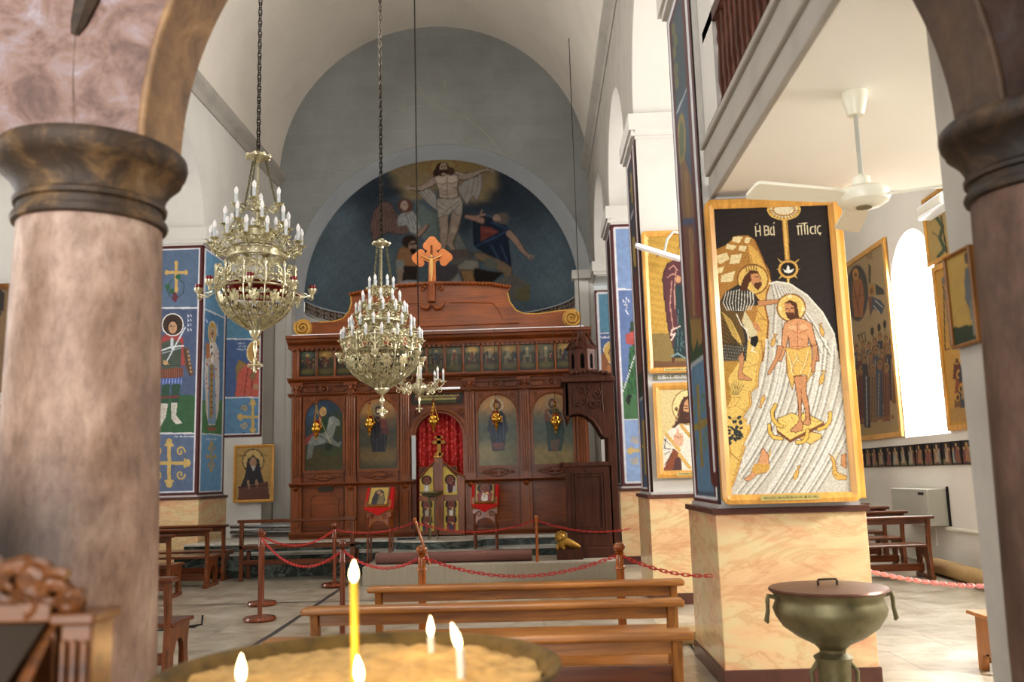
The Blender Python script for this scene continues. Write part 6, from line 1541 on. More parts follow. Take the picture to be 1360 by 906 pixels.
# gilded lion on the throne base
Yl = YT-.0; c_ = P_(748, 719, Yl-.2); zl = PZ
t = thing('lion_figure', 'small gilded lion figure crouching beside the base of the carved throne', 'statue', (c_.x, Yl-.2, zl))
m = MB(); k_ = .95; X, Y_, Z = c_.x, Yl-.2, T(748, 728)[1]
m.tube([(X-.02, Y_, Z+.02), (X, Y_, Z+.1), (X-.01, Y_, Z+.18)], [.06, .075, .05], 10)
m.tube([(X+.0, Y_, Z+.13), (X+.1, Y_, Z+.08), (X+.19, Y_+.02, Z+.04), (X+.26, Y_, Z+.02)], [.065, .07, .055, .02], 10)
m.ball((X-.03, Y_-.02, Z+.18), .07, 12, 8); m.ball((X-.06, Y_-.07, Z+.165), .038, 8, 6); m.ball((X-.06, Y_-.095, Z+.15), .02, 6, 5)
for s in (-1, 1): m.ball((X-.03+s*.05, Y_-.03, Z+.24), .018, 6, 5); m.tube([(X-.03+s*.04, Y_-.02, Z+.08), (X-.05+s*.05, Y_-.06, Z+.0)], [.03, .022], 6)
for i in range(12): a = i*PI/6; m.ball((X-.03+.075*math.cos(a), Y_-.02, Z+.18+.075*math.sin(a)), .024, 6, 5)
m.build('lion', 'gilt', t, smooth=60)
m = MB(); m.box(X-.1, X+.29, Y_-.1, Y_+.1, PZ, Z+.0); m.build('pedestal', 'wood_dark', t)
# ------------------------------------------------------------------ pews
def pew(label, x0, x1, y, h=.85, z0=0, dark=False, shelf=None, group=None, depth=.5, name='pew'):
    """long bench, back at y, seat towards +Y"""
    wx, wv = ('wood_pew_dark', 'wood_pew_dark_v') if dark else ('wood_pew', 'wood_pew_v')
    t = thing(name, label, 'pew', ((x0+x1)/2, y, z0), group)
    for x in (x0+.05, x1-.1):
        m = MB()
        m.prism([(y+.0, z0), (y+.1, z0), (y+.085, z0+.2), (y+.09, z0+.45), (y+.07, z0+h-.04), (y-.01, z0+h-.04), (y+.02, z0+.6), (y+.035, z0+.42), (y+.01, z0+.15)], 'x', x, x+.05)
        c = y+.26; pts = [(c+.1*math.cos(PI-PI*i/10), z0+.2+.12*math.sin(PI-PI*i/10)) for i in range(11)]
        m.prism([(y+.08, z0+.43), (y+.08, z0+.05)]+[(c-.12, z0+.05), (c-.12, z0+.2)]+pts[1:-1]+[(c+.1, z0+.2), (c+.1, z0+.05), (y+depth-.03, z0+.05), (y+depth-.06, z0+.25), (y+depth-.02, z0+.43)], 'x', x, x+.05)
        m.box(x-.004, x+.054, y-.02, y+depth, z0, z0+.06)
        m.build('end_panel', wv, t, smooth=0, bevel=.006)
    m = MB(); m.box(x0, x1, y-.045, y+.095, z0+h-.042, z0+h); m.build('top_rail', wx, t, smooth=0, bevel=.014)
    m = MB(); m.box(x0+.1, x1-.1, y+.02, y+.045, z0+h-.112, z0+h-.04); m.build('back_board', wx, t, smooth=0, bevel=.004)
    m = MB(); m.box(x0+.03, x1-.03, y+.07, y+depth+.03, z0+.43, z0+.465); m.build('seat', wx, t, smooth=0, bevel=.01)
    m = MB(); m.box(x0+.1, x1-.1, y+.2, y+.23, z0+.1, z0+.2); m.build('stretcher', wx, t, smooth=0, bevel=.004)
    if shelf:
        m = MB(); m.box(x0+.1, x1-.1, y+.04, y+.07, z0+.56, z0+.68); m.build('lower_back_board', 'wood_pew_dark', t, smooth=0, bevel=.004)  # dark wood stands in for the shadow below the back board
        m = MB(); m.box(x0+.12, shelf, y-.36, y-.1, z0+.56, z0+.585); m.box(x0+.12, shelf-.0, y-.1, y+.04, z0+.5, z0+.53); m.build('book_shelf', wx, t, smooth=0, bevel=.006)
        for x in (x0+.2, shelf-.1):
            m = MB(); m.prism([(y-.34, z0+.56), (y+.02, z0+.56), (y+.02, z0+.3)], 'x', x, x+.03); m.build('shelf_bracket', wv, t, smooth=0)
    return t
G = 'honey coloured pews in the nave'
pew('honey coloured pew nearest the camera in front of the candle tray', -1.36, .71, 4.47, shelf=.45, group=G)
pew('honey coloured pew in the middle of the three nave pews', -1.46, .84, 5.56, group=G)
pew('honey coloured pew farthest of the three, closest to the icon screen', -1.25, 1.0, 6.56, group=G)
G = 'dark brown pews on the left'
pew('dark brown pew end just right of the big stone column', -5.1, -3.07, 7.62, dark=True, group=G)
pew('dark brown pew half hidden by the stone column below the warrior saint', -7.4, -4.95, 11.9-.0, h=.9, dark=True, z0=fz(12), group=G) if False else None
pew('dark brown pew half hidden by the stone column below the warrior saint', -7.6, -5.1, 12.55, h=.88, dark=True, z0=fz(12.5), group=G)
pew('second dark brown pew in the row below the bishop saint', -7.6, -4.95, 13.6, h=.88, dark=True, z0=fz(13.6), group=G)
pew('rearmost dark brown pew touching the marble base of the left pier', -7.6, -5.0, 14.45, h=.88, dark=True, z0=fz(14.4), group=G)
G = 'pews in the right aisle'
for i, (px_, py_, Y, lab) in enumerate(((1240, 690, 12.7, 'brown bench nearest of the row in the right aisle under the heater'), (1205, 684, 13.75, 'brown bench second of the row in the right aisle'), (1181, 680, 14.8, 'brown bench third of the row in the right aisle'), (1162, 678, 15.8, 'brown bench farthest of the row in the right aisle'))):
    q = aY(px_, py_, Y); pew(lab, 2.7, min(q.x, 5.65), Y, h=.86, z0=fz(Y), group=G, dark=True)
# long bench before the left end of the icon screen
Yb = 14.3; q0, q1 = aY(318, 691, Yb), aY(470, 691, Yb); z0 = fz(Yb)
t = thing('long_bench', 'long brown open backed bench in front of the left end of the icon screen', 'bench', ((q0.x+q1.x)/2, Yb, z0))
for x in (q0.x, q1.x-.06):
    m = MB(); m.box(x, x+.06, Yb, Yb+.06, z0, q0.z-.03); m.build('leg', 'wood_pew_dark_v', t, bevel=.006)
    m = MB(); m.box(x, x+.06, Yb+.36, Yb+.42, z0, z0+.45); m.build('leg', 'wood_pew_dark_v', t, bevel=.006)
m = MB(); m.box(q0.x-.03, q1.x+.03, Yb-.02, Yb+.08, q0.z-.05, q0.z); m.build('top_rail', 'wood_pew_dark', t, bevel=.01)
zl = aY(395, 728, Yb).z; m = MB(); m.box(q0.x, q1.x, Yb, Yb+.42, zl-.0, zl+.05); m.build('seat', 'wood_pew_dark', t, bevel=.006)
zl = aY(395, 747, Yb).z; m = MB(); m.box(q0.x, q1.x, Yb+.01, Yb+.05, zl-.03, zl+.05); m.build('bottom_rail', 'wood_pew_dark', t, bevel=.006)
# low bench at the far right behind the narthex pier
q = aZ(1298, 815, .45)
t = thing('low_bench', 'light wooden low bench at the right edge beside the white pier', 'bench', (q.x+.7, q.y+.1, 0))
m = MB(); m.box(q.x, q.x+1.5, q.y-.15, q.y+.2, .42, .45); m.build('seat', 'wood_pew', t, bevel=.008)
for x in (q.x+.05, q.x+1.4):
    m = MB(); m.prism([(q.y-.12, 0), (q.y-.05, 0), (q.y-.03, .12), (q.y+.08, .12), (q.y+.1, 0), (q.y+.18, 0), (q.y+.16, .42), (q.y-.1, .42)], 'x', x, x+.05); m.build('leg', 'wood_pew_v', t, bevel=.005)
m = MB(); m.box(q.x+.05, q.x+1.45, q.y-.01, q.y+.03, .08, .14); m.build('stretcher', 'wood_pew', t)
# ------------------------------------------------------------------ stanchions and red plastic chains
def stanchion(label, foot, h=1.06, base=True, top=None, mat='wood_post', r=.026, fin=True):
    f = Vector(foot)
    t = thing('barrier_post', label, 'barrier post', tuple(f), 'wooden barrier posts with red chain')
    if base:
        m = MB(); m.lathe([(.18, 0), (.19, .02), (.175, .045), (.08, .06), (.04, .065)], tuple(f), 32); m.build('base', mat, t)
    if top is None:
        m = MB(); m.lathe([(r, .03), (r, h-.22), (r*1.3, h-.215), (r*1.3, h-.2), (r*.95, h-.19), (r, h-.12), (r*.75, h-.1), (r*1.2, h-.085), (r*.8, h-.075)], tuple(f), 20); m.build('pole', mat, t, smooth=50)
        m = MB(); m.lathe([(r*.7, -.08), (r*1.3, -.06), (r*1.5, -.04), (r*1.35, -.018), (r*.6, -.003), (.001, 0)], (f.x, f.y, f.z+h), 20); m.build('finial', mat, t, smooth=60)
    else:
        m = MB(); m.tube([f, Vector(top)], r*.9, 12); m.build('pole', mat, t); m = MB(); m.ball(tuple(top), r*1.2, 12, 8); m.build('finial', mat, t)
    return f+Vector((0, 0, h-.1)) if top is None else Vector(top)+Vector((0, 0, -.04))
fA = aZ(345, 824, .02); A = stanchion('dark wooden post with round base, nearest on the left of the chain barrier', (fA.x, fA.y, fz(fA.y)), 1.06)
fA2 = aZ(347, 803, .05); A2 = stanchion('dark wooden post directly behind the nearest left post, only its round base showing', (fA2.x+.01, fA2.y, fz(fA2.y)), .95)
qB = aY(455, 717, 8.9); B = stanchion('wooden post behind the tall yellow candle, with its base behind the pews', (qB.x, 8.9, 0), qB.z, mat='wood_post')
fB2 = aZ(450, 775, .09); qB2 = aY(452, 690, fB2.y); B2 = stanchion('distant wooden post near the platform corner beside the long bench', (fB2.x, fB2.y-.3, fz(fB2.y)), qB2.z-fz(fB2.y)-.03, mat='wood_post', r=.03)
qC = aY(560, 724, 7.9); C_ = stanchion('wooden post with a pale round knob behind the farthest nave pew', (qC.x, 7.9, 0), qC.z, mat='wood_post_light', r=.034)
qD = aY(822, 720, 7.6); D_ = stanchion('orange brown post near the pier bases at the right end of the pews', (qD.x, 7.6, 0), qD.z, mat='wood_post_light', r=.034)
f_ = aY(571, 752, 13.6); f_.z = PZ; tp = aY(551, 690, 13.62); E_ = stanchion('leaning thin post at the front edge of the platform', tuple(f_), base=False, top=tuple(tp), mat='wood_post_light')
f_ = aY(714, 750, 13.6); f_.z = PZ; tp = aY(713, 687, 13.6); F_ = stanchion('straight thin post at the front edge of the platform right of the centre', (f_.x, 13.6, PZ), base=False, top=(f_.x, 13.6, tp.z), mat='wood_post_light')
def chain(label, a, b_, sag, L=.056, r=.0042, mat='chain_red', name='barrier_chain', cat='chain', w=.0115, group=None):
    a, b_ = Vector(a), Vector(b_)
    n = 200; pts = [a.lerp(b_, i/n)-Vector((0, 0, 4*sag*(i/n)*(1-i/n))) for i in range(n+1)]
    tot = sum((pts[i+1]-pts[i]).length for i in range(n)); k = max(2, int(tot/(L*.78)))
    seg = []; acc = 0; j = 0; step = tot/k
    cum = [0]
    for i in range(n): cum.append(cum[-1]+(pts[i+1]-pts[i]).length)
    def at(s):
        i = min(n-1, max(0, next((q for q in range(n) if cum[q+1] >= s), n-1))); u = (s-cum[i])/max(1e-9, cum[i+1]-cum[i]); return pts[i].lerp(pts[i+1], u)
    m = MB()
    for i in range(k):
        p0, p1 = at(i*step), at((i+1)*step); c = (p0+p1)/2; d = (p1-p0).normalized()
        s = d.cross(Vector((0, 0, 1))); s = s.normalized() if s.length > .1 else Vector((1, 0, 0)); u = s.cross(d)
        ax = s if i % 2 else u
        hl = L*.5-w*.5
        ring = []
        for q in range(10):
            th = 2*PI*q/10; cx_2 = math.cos(th); ring.append(c+d*(hl*(1 if cx_2 > 0 else -1)*(abs(cx_2) > .2)+w*cx_2)+ax*(w*math.sin(th)))
        m.tube(ring, r, 5, closed=True)
    t = m.build(name, mat, None, smooth=60, loc=tuple(a)); tag(t, label, cat, group); return t
chain('red plastic chain sagging between the two nearest left posts', A, B, .24)
chain('red plastic chain between the yellow candle post and the pale knobbed post', B, C_, .13)
chain('red plastic chain sagging in front of the platform above the pews', C_+Vector((0, 0, .0)), D_, .17)
chain('red plastic chain from the orange post to the marble pier base', D_, (XR-.06, 7.3, aY(925, 762, 7.3).z-.02), .05)
chain('red plastic chain from the left post pair to the distant post', A2+Vector((0, 0, .02)), B2, .17)
chain('red plastic chain from the distant post to the leaning post', B2, E_, .1)
chain('red plastic chain along the platform from the leaning post to the straight post', E_, F_, .16)
chain('red plastic chain from the straight platform post past the throne', F_, (1.33, 13.6, aY(848, 702, 13.6).z), .1)
chain('blurred pink and red chain hanging across the right aisle', aZ(1152, 758, .74), aZ(1318, 779, .72), .03, L=.05, w=.013, r=.006, mat='chain_pale')
# ------------------------------------------------------------------ baptismal font
YFt = 5.4
def Fz(y): return aY(1100, y, YFt).z
fx = aY(1101, 800, YFt).x
t = thing('baptismal_font', 'old brass baptismal font with a round lid standing before the marble pier base', 'font', (fx, YFt, 0))
zr = Fz(784)
m = MB(); m.lathe([(.0001, zr-.34), (.06, zr-.34), (.1, zr-.3), (.19, zr-.255), (.265, zr-.2), (.305, zr-.14), (.318, zr-.1), (.302, zr-.06), (.298, zr-.035), (.315, zr-.012), (.325, zr)], (fx, YFt, 0), 48); m.build('bowl', 'brass_old', t, smooth=50)
m = MB(); m.lathe([(.2, 0), (.2, .03), (.17, .05), (.12, .09), (.095, .16), (.088, zr-.5), (.095, zr-.4), (.11, zr-.37), (.07, zr-.345), (.075, zr-.32)], (fx, YFt, 0), 32); m.build('pedestal', 'brass_old', t, smooth=50)
m = MB(); m.lathe([(.332, 0), (.336, .008), (.33, .018), (.2, .026), (.001, .03)], (fx, YFt, zr), 48); lid = m.build('lid', 'brass_lid', t, smooth=50)
m = MB(); m.tube([(fx-.055, YFt, zr+.025), (fx-.055, YFt, zr+.055), (fx-.05, YFt, zr+.062), (fx+.05, YFt, zr+.062), (fx+.055, YFt, zr+.055), (fx+.055, YFt, zr+.025)], .006, 8); m.build('lid_handle', 'iron_dark', lid)
for s in (-1, 1):
    m = MB(); x = fx+s*.36
    m.tube([(fx+s*.31, YFt-.02, zr-.03), (fx+s*.352, YFt-.02, zr-.02), (fx+s*.358, YFt-.02, zr-.05)], .014, 8)
    m.tube([(fx+s*.358, YFt-.02, zr-.045), (fx+s*.3585, YFt-.02, zr-.1), (fx+s*.37, YFt-.02, zr-.16), (fx+s*.3585, YFt-.02, zr-.17)], [.012, .011, .014, .01], 8); m.build('handle', 'brass_old', t)
    m = MB(); m.tube([(fx+s*.09, YFt, zr-.4), (fx+s*.13, YFt, zr-.45), (fx+s*.12, YFt, zr-.6), (fx+s*.16, YFt, .08), (fx+s*.19, YFt, .02)], [.016, .013, .011, .014, .02], 8); m.build('leg_bracket', 'brass_old', t)
# ------------------------------------------------------------------ ceiling fan
mt = aZ(1134, 124, gz); fx_, fy_ = mt.x, mt.y
def Zf(y): return aY(1145, y, fy_).z
zh = Zf(262)
t = thing('ceiling_fan', 'white three bladed ceiling fan hanging below the gallery', 'fan', (fx_, fy_, zh))
m = MB(); m.lathe([(.045, -.14), (.05, -.13), (.075, -.03), (.075, 0)], (fx_, fy_, gz), 24); m.build('canopy', 'fan_white', t)
m = MB(); m.tube([(fx_, fy_, gz-.12), (fx_, fy_, zh+.1)], .014, 12); m.build('down_rod', 'grey_metal', t)
m = MB(); m.lathe([(.02, .14), (.045, .12), (.055, .06), (.055, .04)], (fx_, fy_, zh), 20); m.build('rod_cup', 'fan_white', t)
m = MB(); m.lathe([(.05, .055), (.12, .05), (.145, .03), (.15, .0), (.14, -.03), (.1, -.055), (.05, -.06)], (fx_, fy_, zh), 32); m.build('motor_housing', 'fan_white', t)
m = MB(); m.lathe([(.045, -.058), (.045, -.066), (.001, -.068)], (fx_, fy_, zh), 20); m.build('bottom_cap', 'brass_old', t)
for tgt in (aZ(975, 251, zh+.0), aZ(1256, 246, zh), aZ(1118, 318, zh)):
    d = Vector((tgt.x-fx_, tgt.y-fy_, 0)).normalized(); s = Vector((-d.y, d.x, 0)); c = Vector((fx_, fy_, zh))
    d_, s_ = d, s; Lb = .72
    top = [c+d*.12+s*.03, c+d*.12-s*.03, c+d*.22-s*.06, c+d*Lb-s*.075, c+d*(Lb+.015)-s*.05, c+d*(Lb+.015)+s*.05, c+d*Lb+s*.075, c+d*.22+s*.06]
    up_ = Vector((0, 0, .008)); tl = [v+Vector((0, 0, .02*((v-c).dot(s)/.07))) for v in top]
    n = len(tl); m = MB(); m.add([v-up_ for v in tl]+[v+up_ for v in tl], [tuple(range(n))[::-1], tuple(range(n, 2*n))]+[(i, (i+1) % n, (i+1) % n+n, i+n) for i in range(n)]); m.build('blade', 'fan_white', t, smooth=0)
# ------------------------------------------------------------------ candle tray in the foreground
TZ = 1.12; tx, ty, tr = -.47, 2.38, .5
t = thing('candle_tray', 'large round brass tray filled with sand in the foreground', 'candle tray', (tx, ty, 0))
m = MB(); m.lathe([(.001, -.09), (.3, -.09), (tr-.06, -.06), (tr-.01, -.02), (tr+.012, 0), (tr+.012, .012), (tr-.005, .012), (tr-.035, -.02), (tr-.06, -.05)], (tx, ty, TZ), 64); m.build('tray', 'tray_rim', t, smooth=50)
m = MB(); m.lathe([(.24, 0), (.24, .03), (.1, .07), (.05, .15), (.045, .7), (.08, .8), (.05, .9), (.12, TZ-.09)], (tx, ty, 0), 32); m.build('pedestal', 'brass_old', t)
nn = 60; vs = []; fs = []
for j in range(nn+1):
    for i in range(nn+1):
        u, v = -1+2*i/nn, -1+2*j/nn
        a_, b2 = u*math.sqrt(1-v*v/2), v*math.sqrt(1-u*u/2); x, y = tx+a_*(tr-.04), ty+b2*(tr-.04)
        z = TZ-.02+.02*math.exp(-((x-tx-.1)**2+(y-ty-.1)**2)/.05)+.006*math.sin(x*31+3*math.sin(y*17))+.005*math.sin(y*43+x*11)+.004*math.sin(x*90)*math.sin(y*77)
        vs.append((x, y, z))
for j in range(nn):
    for i in range(nn): a = j*(nn+1)+i; fs.append((a, a+1, a+nn+2, a+nn+1))
m = MB(); m.add(vs, fs); s = m.build('sand', 'sand', t, smooth=80); 
def candle(label, x, ytop, Y, yw, r, mat, fl, tilt=0, zb_=TZ-.04):
    q = aY(x, yw, Y); t = thing('candle', label, 'candle', (q.x, Y, zb_))
    m = MB(); m.tube([(q.x, Y, zb_), (q.x+.002, Y, (zb_+q.z)/2), (q.x, Y, q.z)], r, 12); m.build('wax', mat, t)
    m = MB(); m.tube([(q.x, Y, q.z), (q.x+tilt*.3, Y, q.z+.01)], .0015, 5); m.build('wick', 'ink', t)
    m = MB(); zt = aY(x, ytop, Y).z; h = zt-q.z; n = 10
    m.tube([(q.x+tilt*(i/n), Y, q.z+h*i/n) for i in range(n+1)], [max(.0006, fl*math.sin(PI*min(1, (i/n)**.75*1.0))**.8*(1-.25*i/n)+.0004) for i in range(n+1)], 10); m.build('flame', 'flame', t, smooth=80)
    l = bpy.data.lights.new('flame_light', 'POINT'); l.energy = .8; l.color = (1, .62, .28); l.shadow_soft_size = .02
    o = bpy.data.objects.new('flame_light', l); COL.objects.link(o); o.location = (q.x+tilt, Y-.02, zt+.03)
candle('tall thin yellow candle with a bright flame in the foreground', 470, 744, 2.2, 774, .0095, 'wax_yellow', .0115)
candle('short candle with its flame at the left of the sand tray', 320, 868, 2.15, 908, .0085, 'wax_white', .0125)
candle('short candle burning right beside the tall yellow candle', 478, 870, 2.12, 908, .0085, 'wax_white', .012, -.006)
candle('pale candle burning near the far rim of the sand tray', 572, 818, 2.62, 846, .0105, 'wax_white', .0105)
candle('pale candle with a leaning flame right of the middle of the tray', 611, 827, 2.3, 862, .0105, 'wax_white', .0115, -.02)
# ------------------------------------------------------------------ carved desk at the lower left
YW = 1.75
def W(x, y, Y=YW): q = aY(x, y, Y); return q.x, q.z
t = thing('carved_desk', 'blurred carved wooden icon desk with scrollwork crest at the lower left corner', 'desk', (W(40, 900)[0], YW, 0))
x0, x1 = W(-160, 850)[0], W(128, 850)[0]; zt = W(60, 814)[1]
m = MB(); m.box(x0, x1-.09, YW, YW+.05, zt-.02, zt+.02); m.build('crest_board', 'wood_carved', t, bevel=.006)
m = MB()
for cx, cy, r, s in ((15, 775, .045, 1), (48, 765, .04, -1), (70, 785, .035, 1), (90, 800, .02, -1), (-20, 770, .05, -1), (30, 800, .03, 1)):
    q = W(cx, cy); curl(m, q[0], q[1], r, YW+.01, s, .014, 1.4, cx)
m.tube([(W(a, b_)[0], YW+.02, W(a, b_)[1]) for a, b_ in ((-60, 760), (0, 757), (25, 750), (50, 768), (75, 780), (105, 806))], [.02, .018, .02, .022, .018, .01], 8)
m.prism([W(a, b_) for a, b_ in ((-80, 812), (-80, 775), (0, 765), (50, 775), (85, 795), (100, 812))], 'y', YW+.02, YW+.035)
m.build('carved_crest', 'wood_carved', t, smooth=50)
m = MB(); zl = zt-.02
m.add([(x0, YW-.0, zl), (x1-.1, YW, zl), (x1-.16, YW-.3, zl-.3), (x0, YW-.3, zl-.3), (x0, YW+.02, zl), (x1-.1, YW+.02, zl), (x1-.16, YW-.28, zl-.32), (x0, YW-.28, zl-.32)], [(0, 1, 2, 3), (4, 7, 6, 5), (0, 4, 5, 1), (1, 5, 6, 2), (2, 6, 7, 3), (3, 7, 4, 0)])
m.build('slanted_glass', 'glass_dark', t, smooth=0)
m = MB(); m.prism([(YW+.05, zl), (YW+.02, zl), (YW-.3, zl-.33), (YW-.3, zl-.4), (YW+.05, zl-.4)], 'x', x1-.11, x1-.085); m.build('sloping_side', 'wood_carved', t, smooth=0)
zp = W(130, 826)[1]
m = MB(); m.box(x1-.06, x1, YW-.02, YW+.07, 0, zp); m.box(x1-.075, x1+.01, YW-.035, YW+.08, zp, zp+.02); 
for i in range(3): m.tube([(x1-.05+.02*i, YW-.024, .3), (x1-.05+.02*i, YW-.024, zp-.03)], .008, 6)
m.build('corner_post', 'wood_carved', t, bevel=.004)
m = MB(); m.box(x0, x1-.08, YW, YW+.05, 0, zl-.02); m.build('body_panel', 'wood_carved', t)
# ------------------------------------------------------------------ right aisle wall
XW = XWR-.005
def sidepic(name, label, y_near, y_far, z0, z1, fn, base, cell, mat='painted_mosaic', fw=.07, X=XW, wood='wood_frame_dark', group=None, px=True, d=.05):
    t = thing(name, label, 'icon', (X, (y_near+y_far)/2, z0), group)
    m = MB()
    O_ = [(y_near, z0), (y_far, z0), (y_far, z1), (y_near, z1), (y_near, z0)]; I_ = [(y_near+fw, z0+fw), (y_far-fw, z0+fw), (y_far-fw, z1-fw), (y_near+fw, z1-fw), (y_near+fw, z0+fw)]
    m.strip(I_, O_, 'x', X-d, X); m.build('frame', wood, t, smooth=0, bevel=.006)
    picture('panel', (X-d*.5, y_far-fw*.95, z1-fw*.95), (0, -1, 0), (0, 0, -1), y_far-y_near-2*fw*.95, z1-z0-2*fw*.95, cell, fn, base, t, mat, px=px)
    return t
def saints(p):
    p.T = (1100, 260, 2.665); p.c[:] = np.array(hx('#a88f68'))
    p.ell(103, 345, 39, 100, '#5a5148'); p.ell(103, 345, 34, 92, '#3f3b38'); p.ell(103, 345, 28, 82, '#4d4843')
    p.poly([(88, 300), (100, 285), (120, 300), (128, 360), (122, 430), (92, 430), (85, 360)], '#9c6234'); p.ell(97, 278, 11, 20, '#c08a3c'); p.ell(97, 280, 5, 9, '#7a4a2c')
    for l in ([(90, 320), (110, 420)], [(115, 310), (105, 400)], [(82, 360), (125, 350)]): p.line(l, 2.4, '#5a3018')
    p.ell(154, 335, 11, 22, '#a87a34'); p.ell(154, 337, 5, 10, '#7a4a2c'); p.poly([(165, 310), (195, 330), (200, 350), (170, 352)], '#4a4642'); p.poly([(150, 355), (185, 370), (200, 390), (190, 420), (160, 400), (148, 430)], '#3f4a5a'); p.poly([(140, 355), (155, 360), (150, 440)], '#7a4a30'); p.poly([(142, 240), (152, 250), (150, 310), (143, 310)], '#5a4630')
    p.line([(165, 370), (192, 395)], 3, '#c9bda6'); p.line([(160, 390), (180, 412)], 3, '#c9bda6')
    for x in (72, 80, 108, 118, 130): p.line([(x, 490+(130-x)*.2), (x+3, 515)], 3, '#2c2018')
    p.line([(104, 495), (130, 483)], 2.5, '#2c2018')
    for x, y in ((156, 480), (180, 468), (200, 455)): p.ell(x, y, 6, 15, '#2e241e'); p.line([(x, y+15), (x+4, y+40)], 2, '#2e241e')
    for x, y in ((138, 205), (146, 205), (152, 203)): p.line([(x, y), (x+3, y+22)], 2, '#4a3a28')
    rob = ['#6b2f2c', '#4a4f63', '#8a5a30', '#3b3f4d', '#7d4a2c', '#5c2c30', '#8a6a4a', '#2e3440']
    for row, (yy, n, hh) in enumerate(((530, 9, 90), (570, 8, 180), (620, 7, 190))):
        for i in range(n):
            x = 75+i*22+(row % 2)*9+4*math.sin(i*7+row); y = yy+((i*37+row*13) % 23)-(i*7 if row == 0 else i*5)
            p.poly([(x-9, y+18), (x+9, y+16), (x+13, y+hh), (x-12, y+hh)], rob[(i*3+row*5) % 8])
            p.line([(x-3, y+30), (x-5, y+hh)], 2.2, '#b5a78e' if (i+row) % 2 else '#241a18'); p.line([(x+5, y+30), (x+6, y+hh)], 1.6, '#241a18')
            p.ell(x, y, 9, 17, '#9a7a48'); p.ell(x, y+2, 5.5, 11, '#4a2c1c'); p.ell(x, y+4, 4, 8, '#a5714a')
    p.rect(60, 810, 260, 850, '#a88f5c')
    for i in range(12): p.ell(85+i*13, 800-i*1.5, 5, 8, '#8a5a2c')
    p.poly([(120, 600), (140, 600), (150, 820), (128, 822)], '#3a3440'); p.line([(134, 640), (138, 815)], 3, '#b8b4b0')
    p.T = (0, 0, 1)
yn, zb_ = aX(1198, 578, 6.0).y, aX(1198, 580, 6.0).z
sidepic('mosaic_icon', 'tall mosaic of a crowd of haloed saints, left of the bright window', yn, yn+2.35, zb_, aX(1172, 316, 6.0).z, saints, '#a88f68', .018, fw=.09, X=6.04, wood='wood_frame')
def lower_r(p):
    p.T = (1100, 260, 2.665); p.c[:] = np.array(hx('#c09340'))
    p.poly([(400, 290), (430, 275), (440, 290), (436, 315), (402, 315)], '#7a7066'); p.line([(405, 318), (446, 530)], 4, '#7a5a2c'); p.line([(416, 340), (440, 530)], 16, '#8a7a5c'); p.line([(425, 350), (438, 520)], 9, '#3c3630'); p.line([(420, 330), (430, 380)], 8, '#c9b98c')
    p.line([(408, 318), (414, 545), (450, 540)], 4, '#5a4326')
    for x, y, c in ((455, 590, '#6d3a2a'), (462, 640, '#8a4a2c'), (470, 690, '#4a4f5a'), (458, 720, '#7d5a34'), (476, 600, '#3f3b45'), (485, 660, '#a08058')):
        p.poly([(x-10, y), (x+10, y), (x+14, y+60), (x-14, y+60)], c); p.ell(x, y-8, 9, 16, '#c2953c'); p.ell(x, y-6, 5, 9, '#5a3a24')
    p.rect(430, 750, 520, 800, '#b08a4a')
    p.T = (0, 0, 1)
yf = aX(1259, 573, 6.0).y; yf = min(yf, WR[2][0]-.05) if False else yf
sidepic('mosaic_icon', 'gold framed mosaic with a tower and figures, right of the bright window', yf-1.5, yf+.0, aX(1259, 573, 6.0).z, aX(1238, 356, 6.0).z, lower_r, '#c09340', .02, fw=.08, X=6.04, wood='wood_frame')
def upper_r(p):
    p.T = (1100, 260, 2.665); p.c[:] = np.array(hx('#b59a5c')); p.line([(385, 80), (405, 110), (395, 150), (412, 190), (390, 215)], 12, '#4a5a40'); p.line([(400, 75), (410, 140), (420, 200)], 6, '#5a4a34'); p.line([(370, 130), (395, 150)], 5, '#6a6a4a'); p.T = (0, 0, 1)
sidepic('mosaic_icon', 'small mosaic of a green branch high on the wall above the tower mosaic', yf-1.5, yf+.12, aX(1236, 354, 6.0).z, aX(1228, 286, 6.0).z+.25, upper_r, '#b59a5c', .02, fw=.06, X=6.04, wood='wood_frame')
q = aX(1238, 276, 5.9); t = thing('wall_lamp', 'white rectangular lamp fixture above the branch mosaic', 'lamp', (5.95, q.y, q.z))
m = MB(); m.box(5.82, 6.04, q.y-.5, q.y+.35, q.z-.1, q.z+.1); m.build('housing', 'lamp_white', t, bevel=.02); m = MB(); m.box(5.8, 5.84, q.y-.45, q.y+.3, q.z-.06, q.z+.06); m.build('diffuser', 'white_plastic', t, bevel=.01)
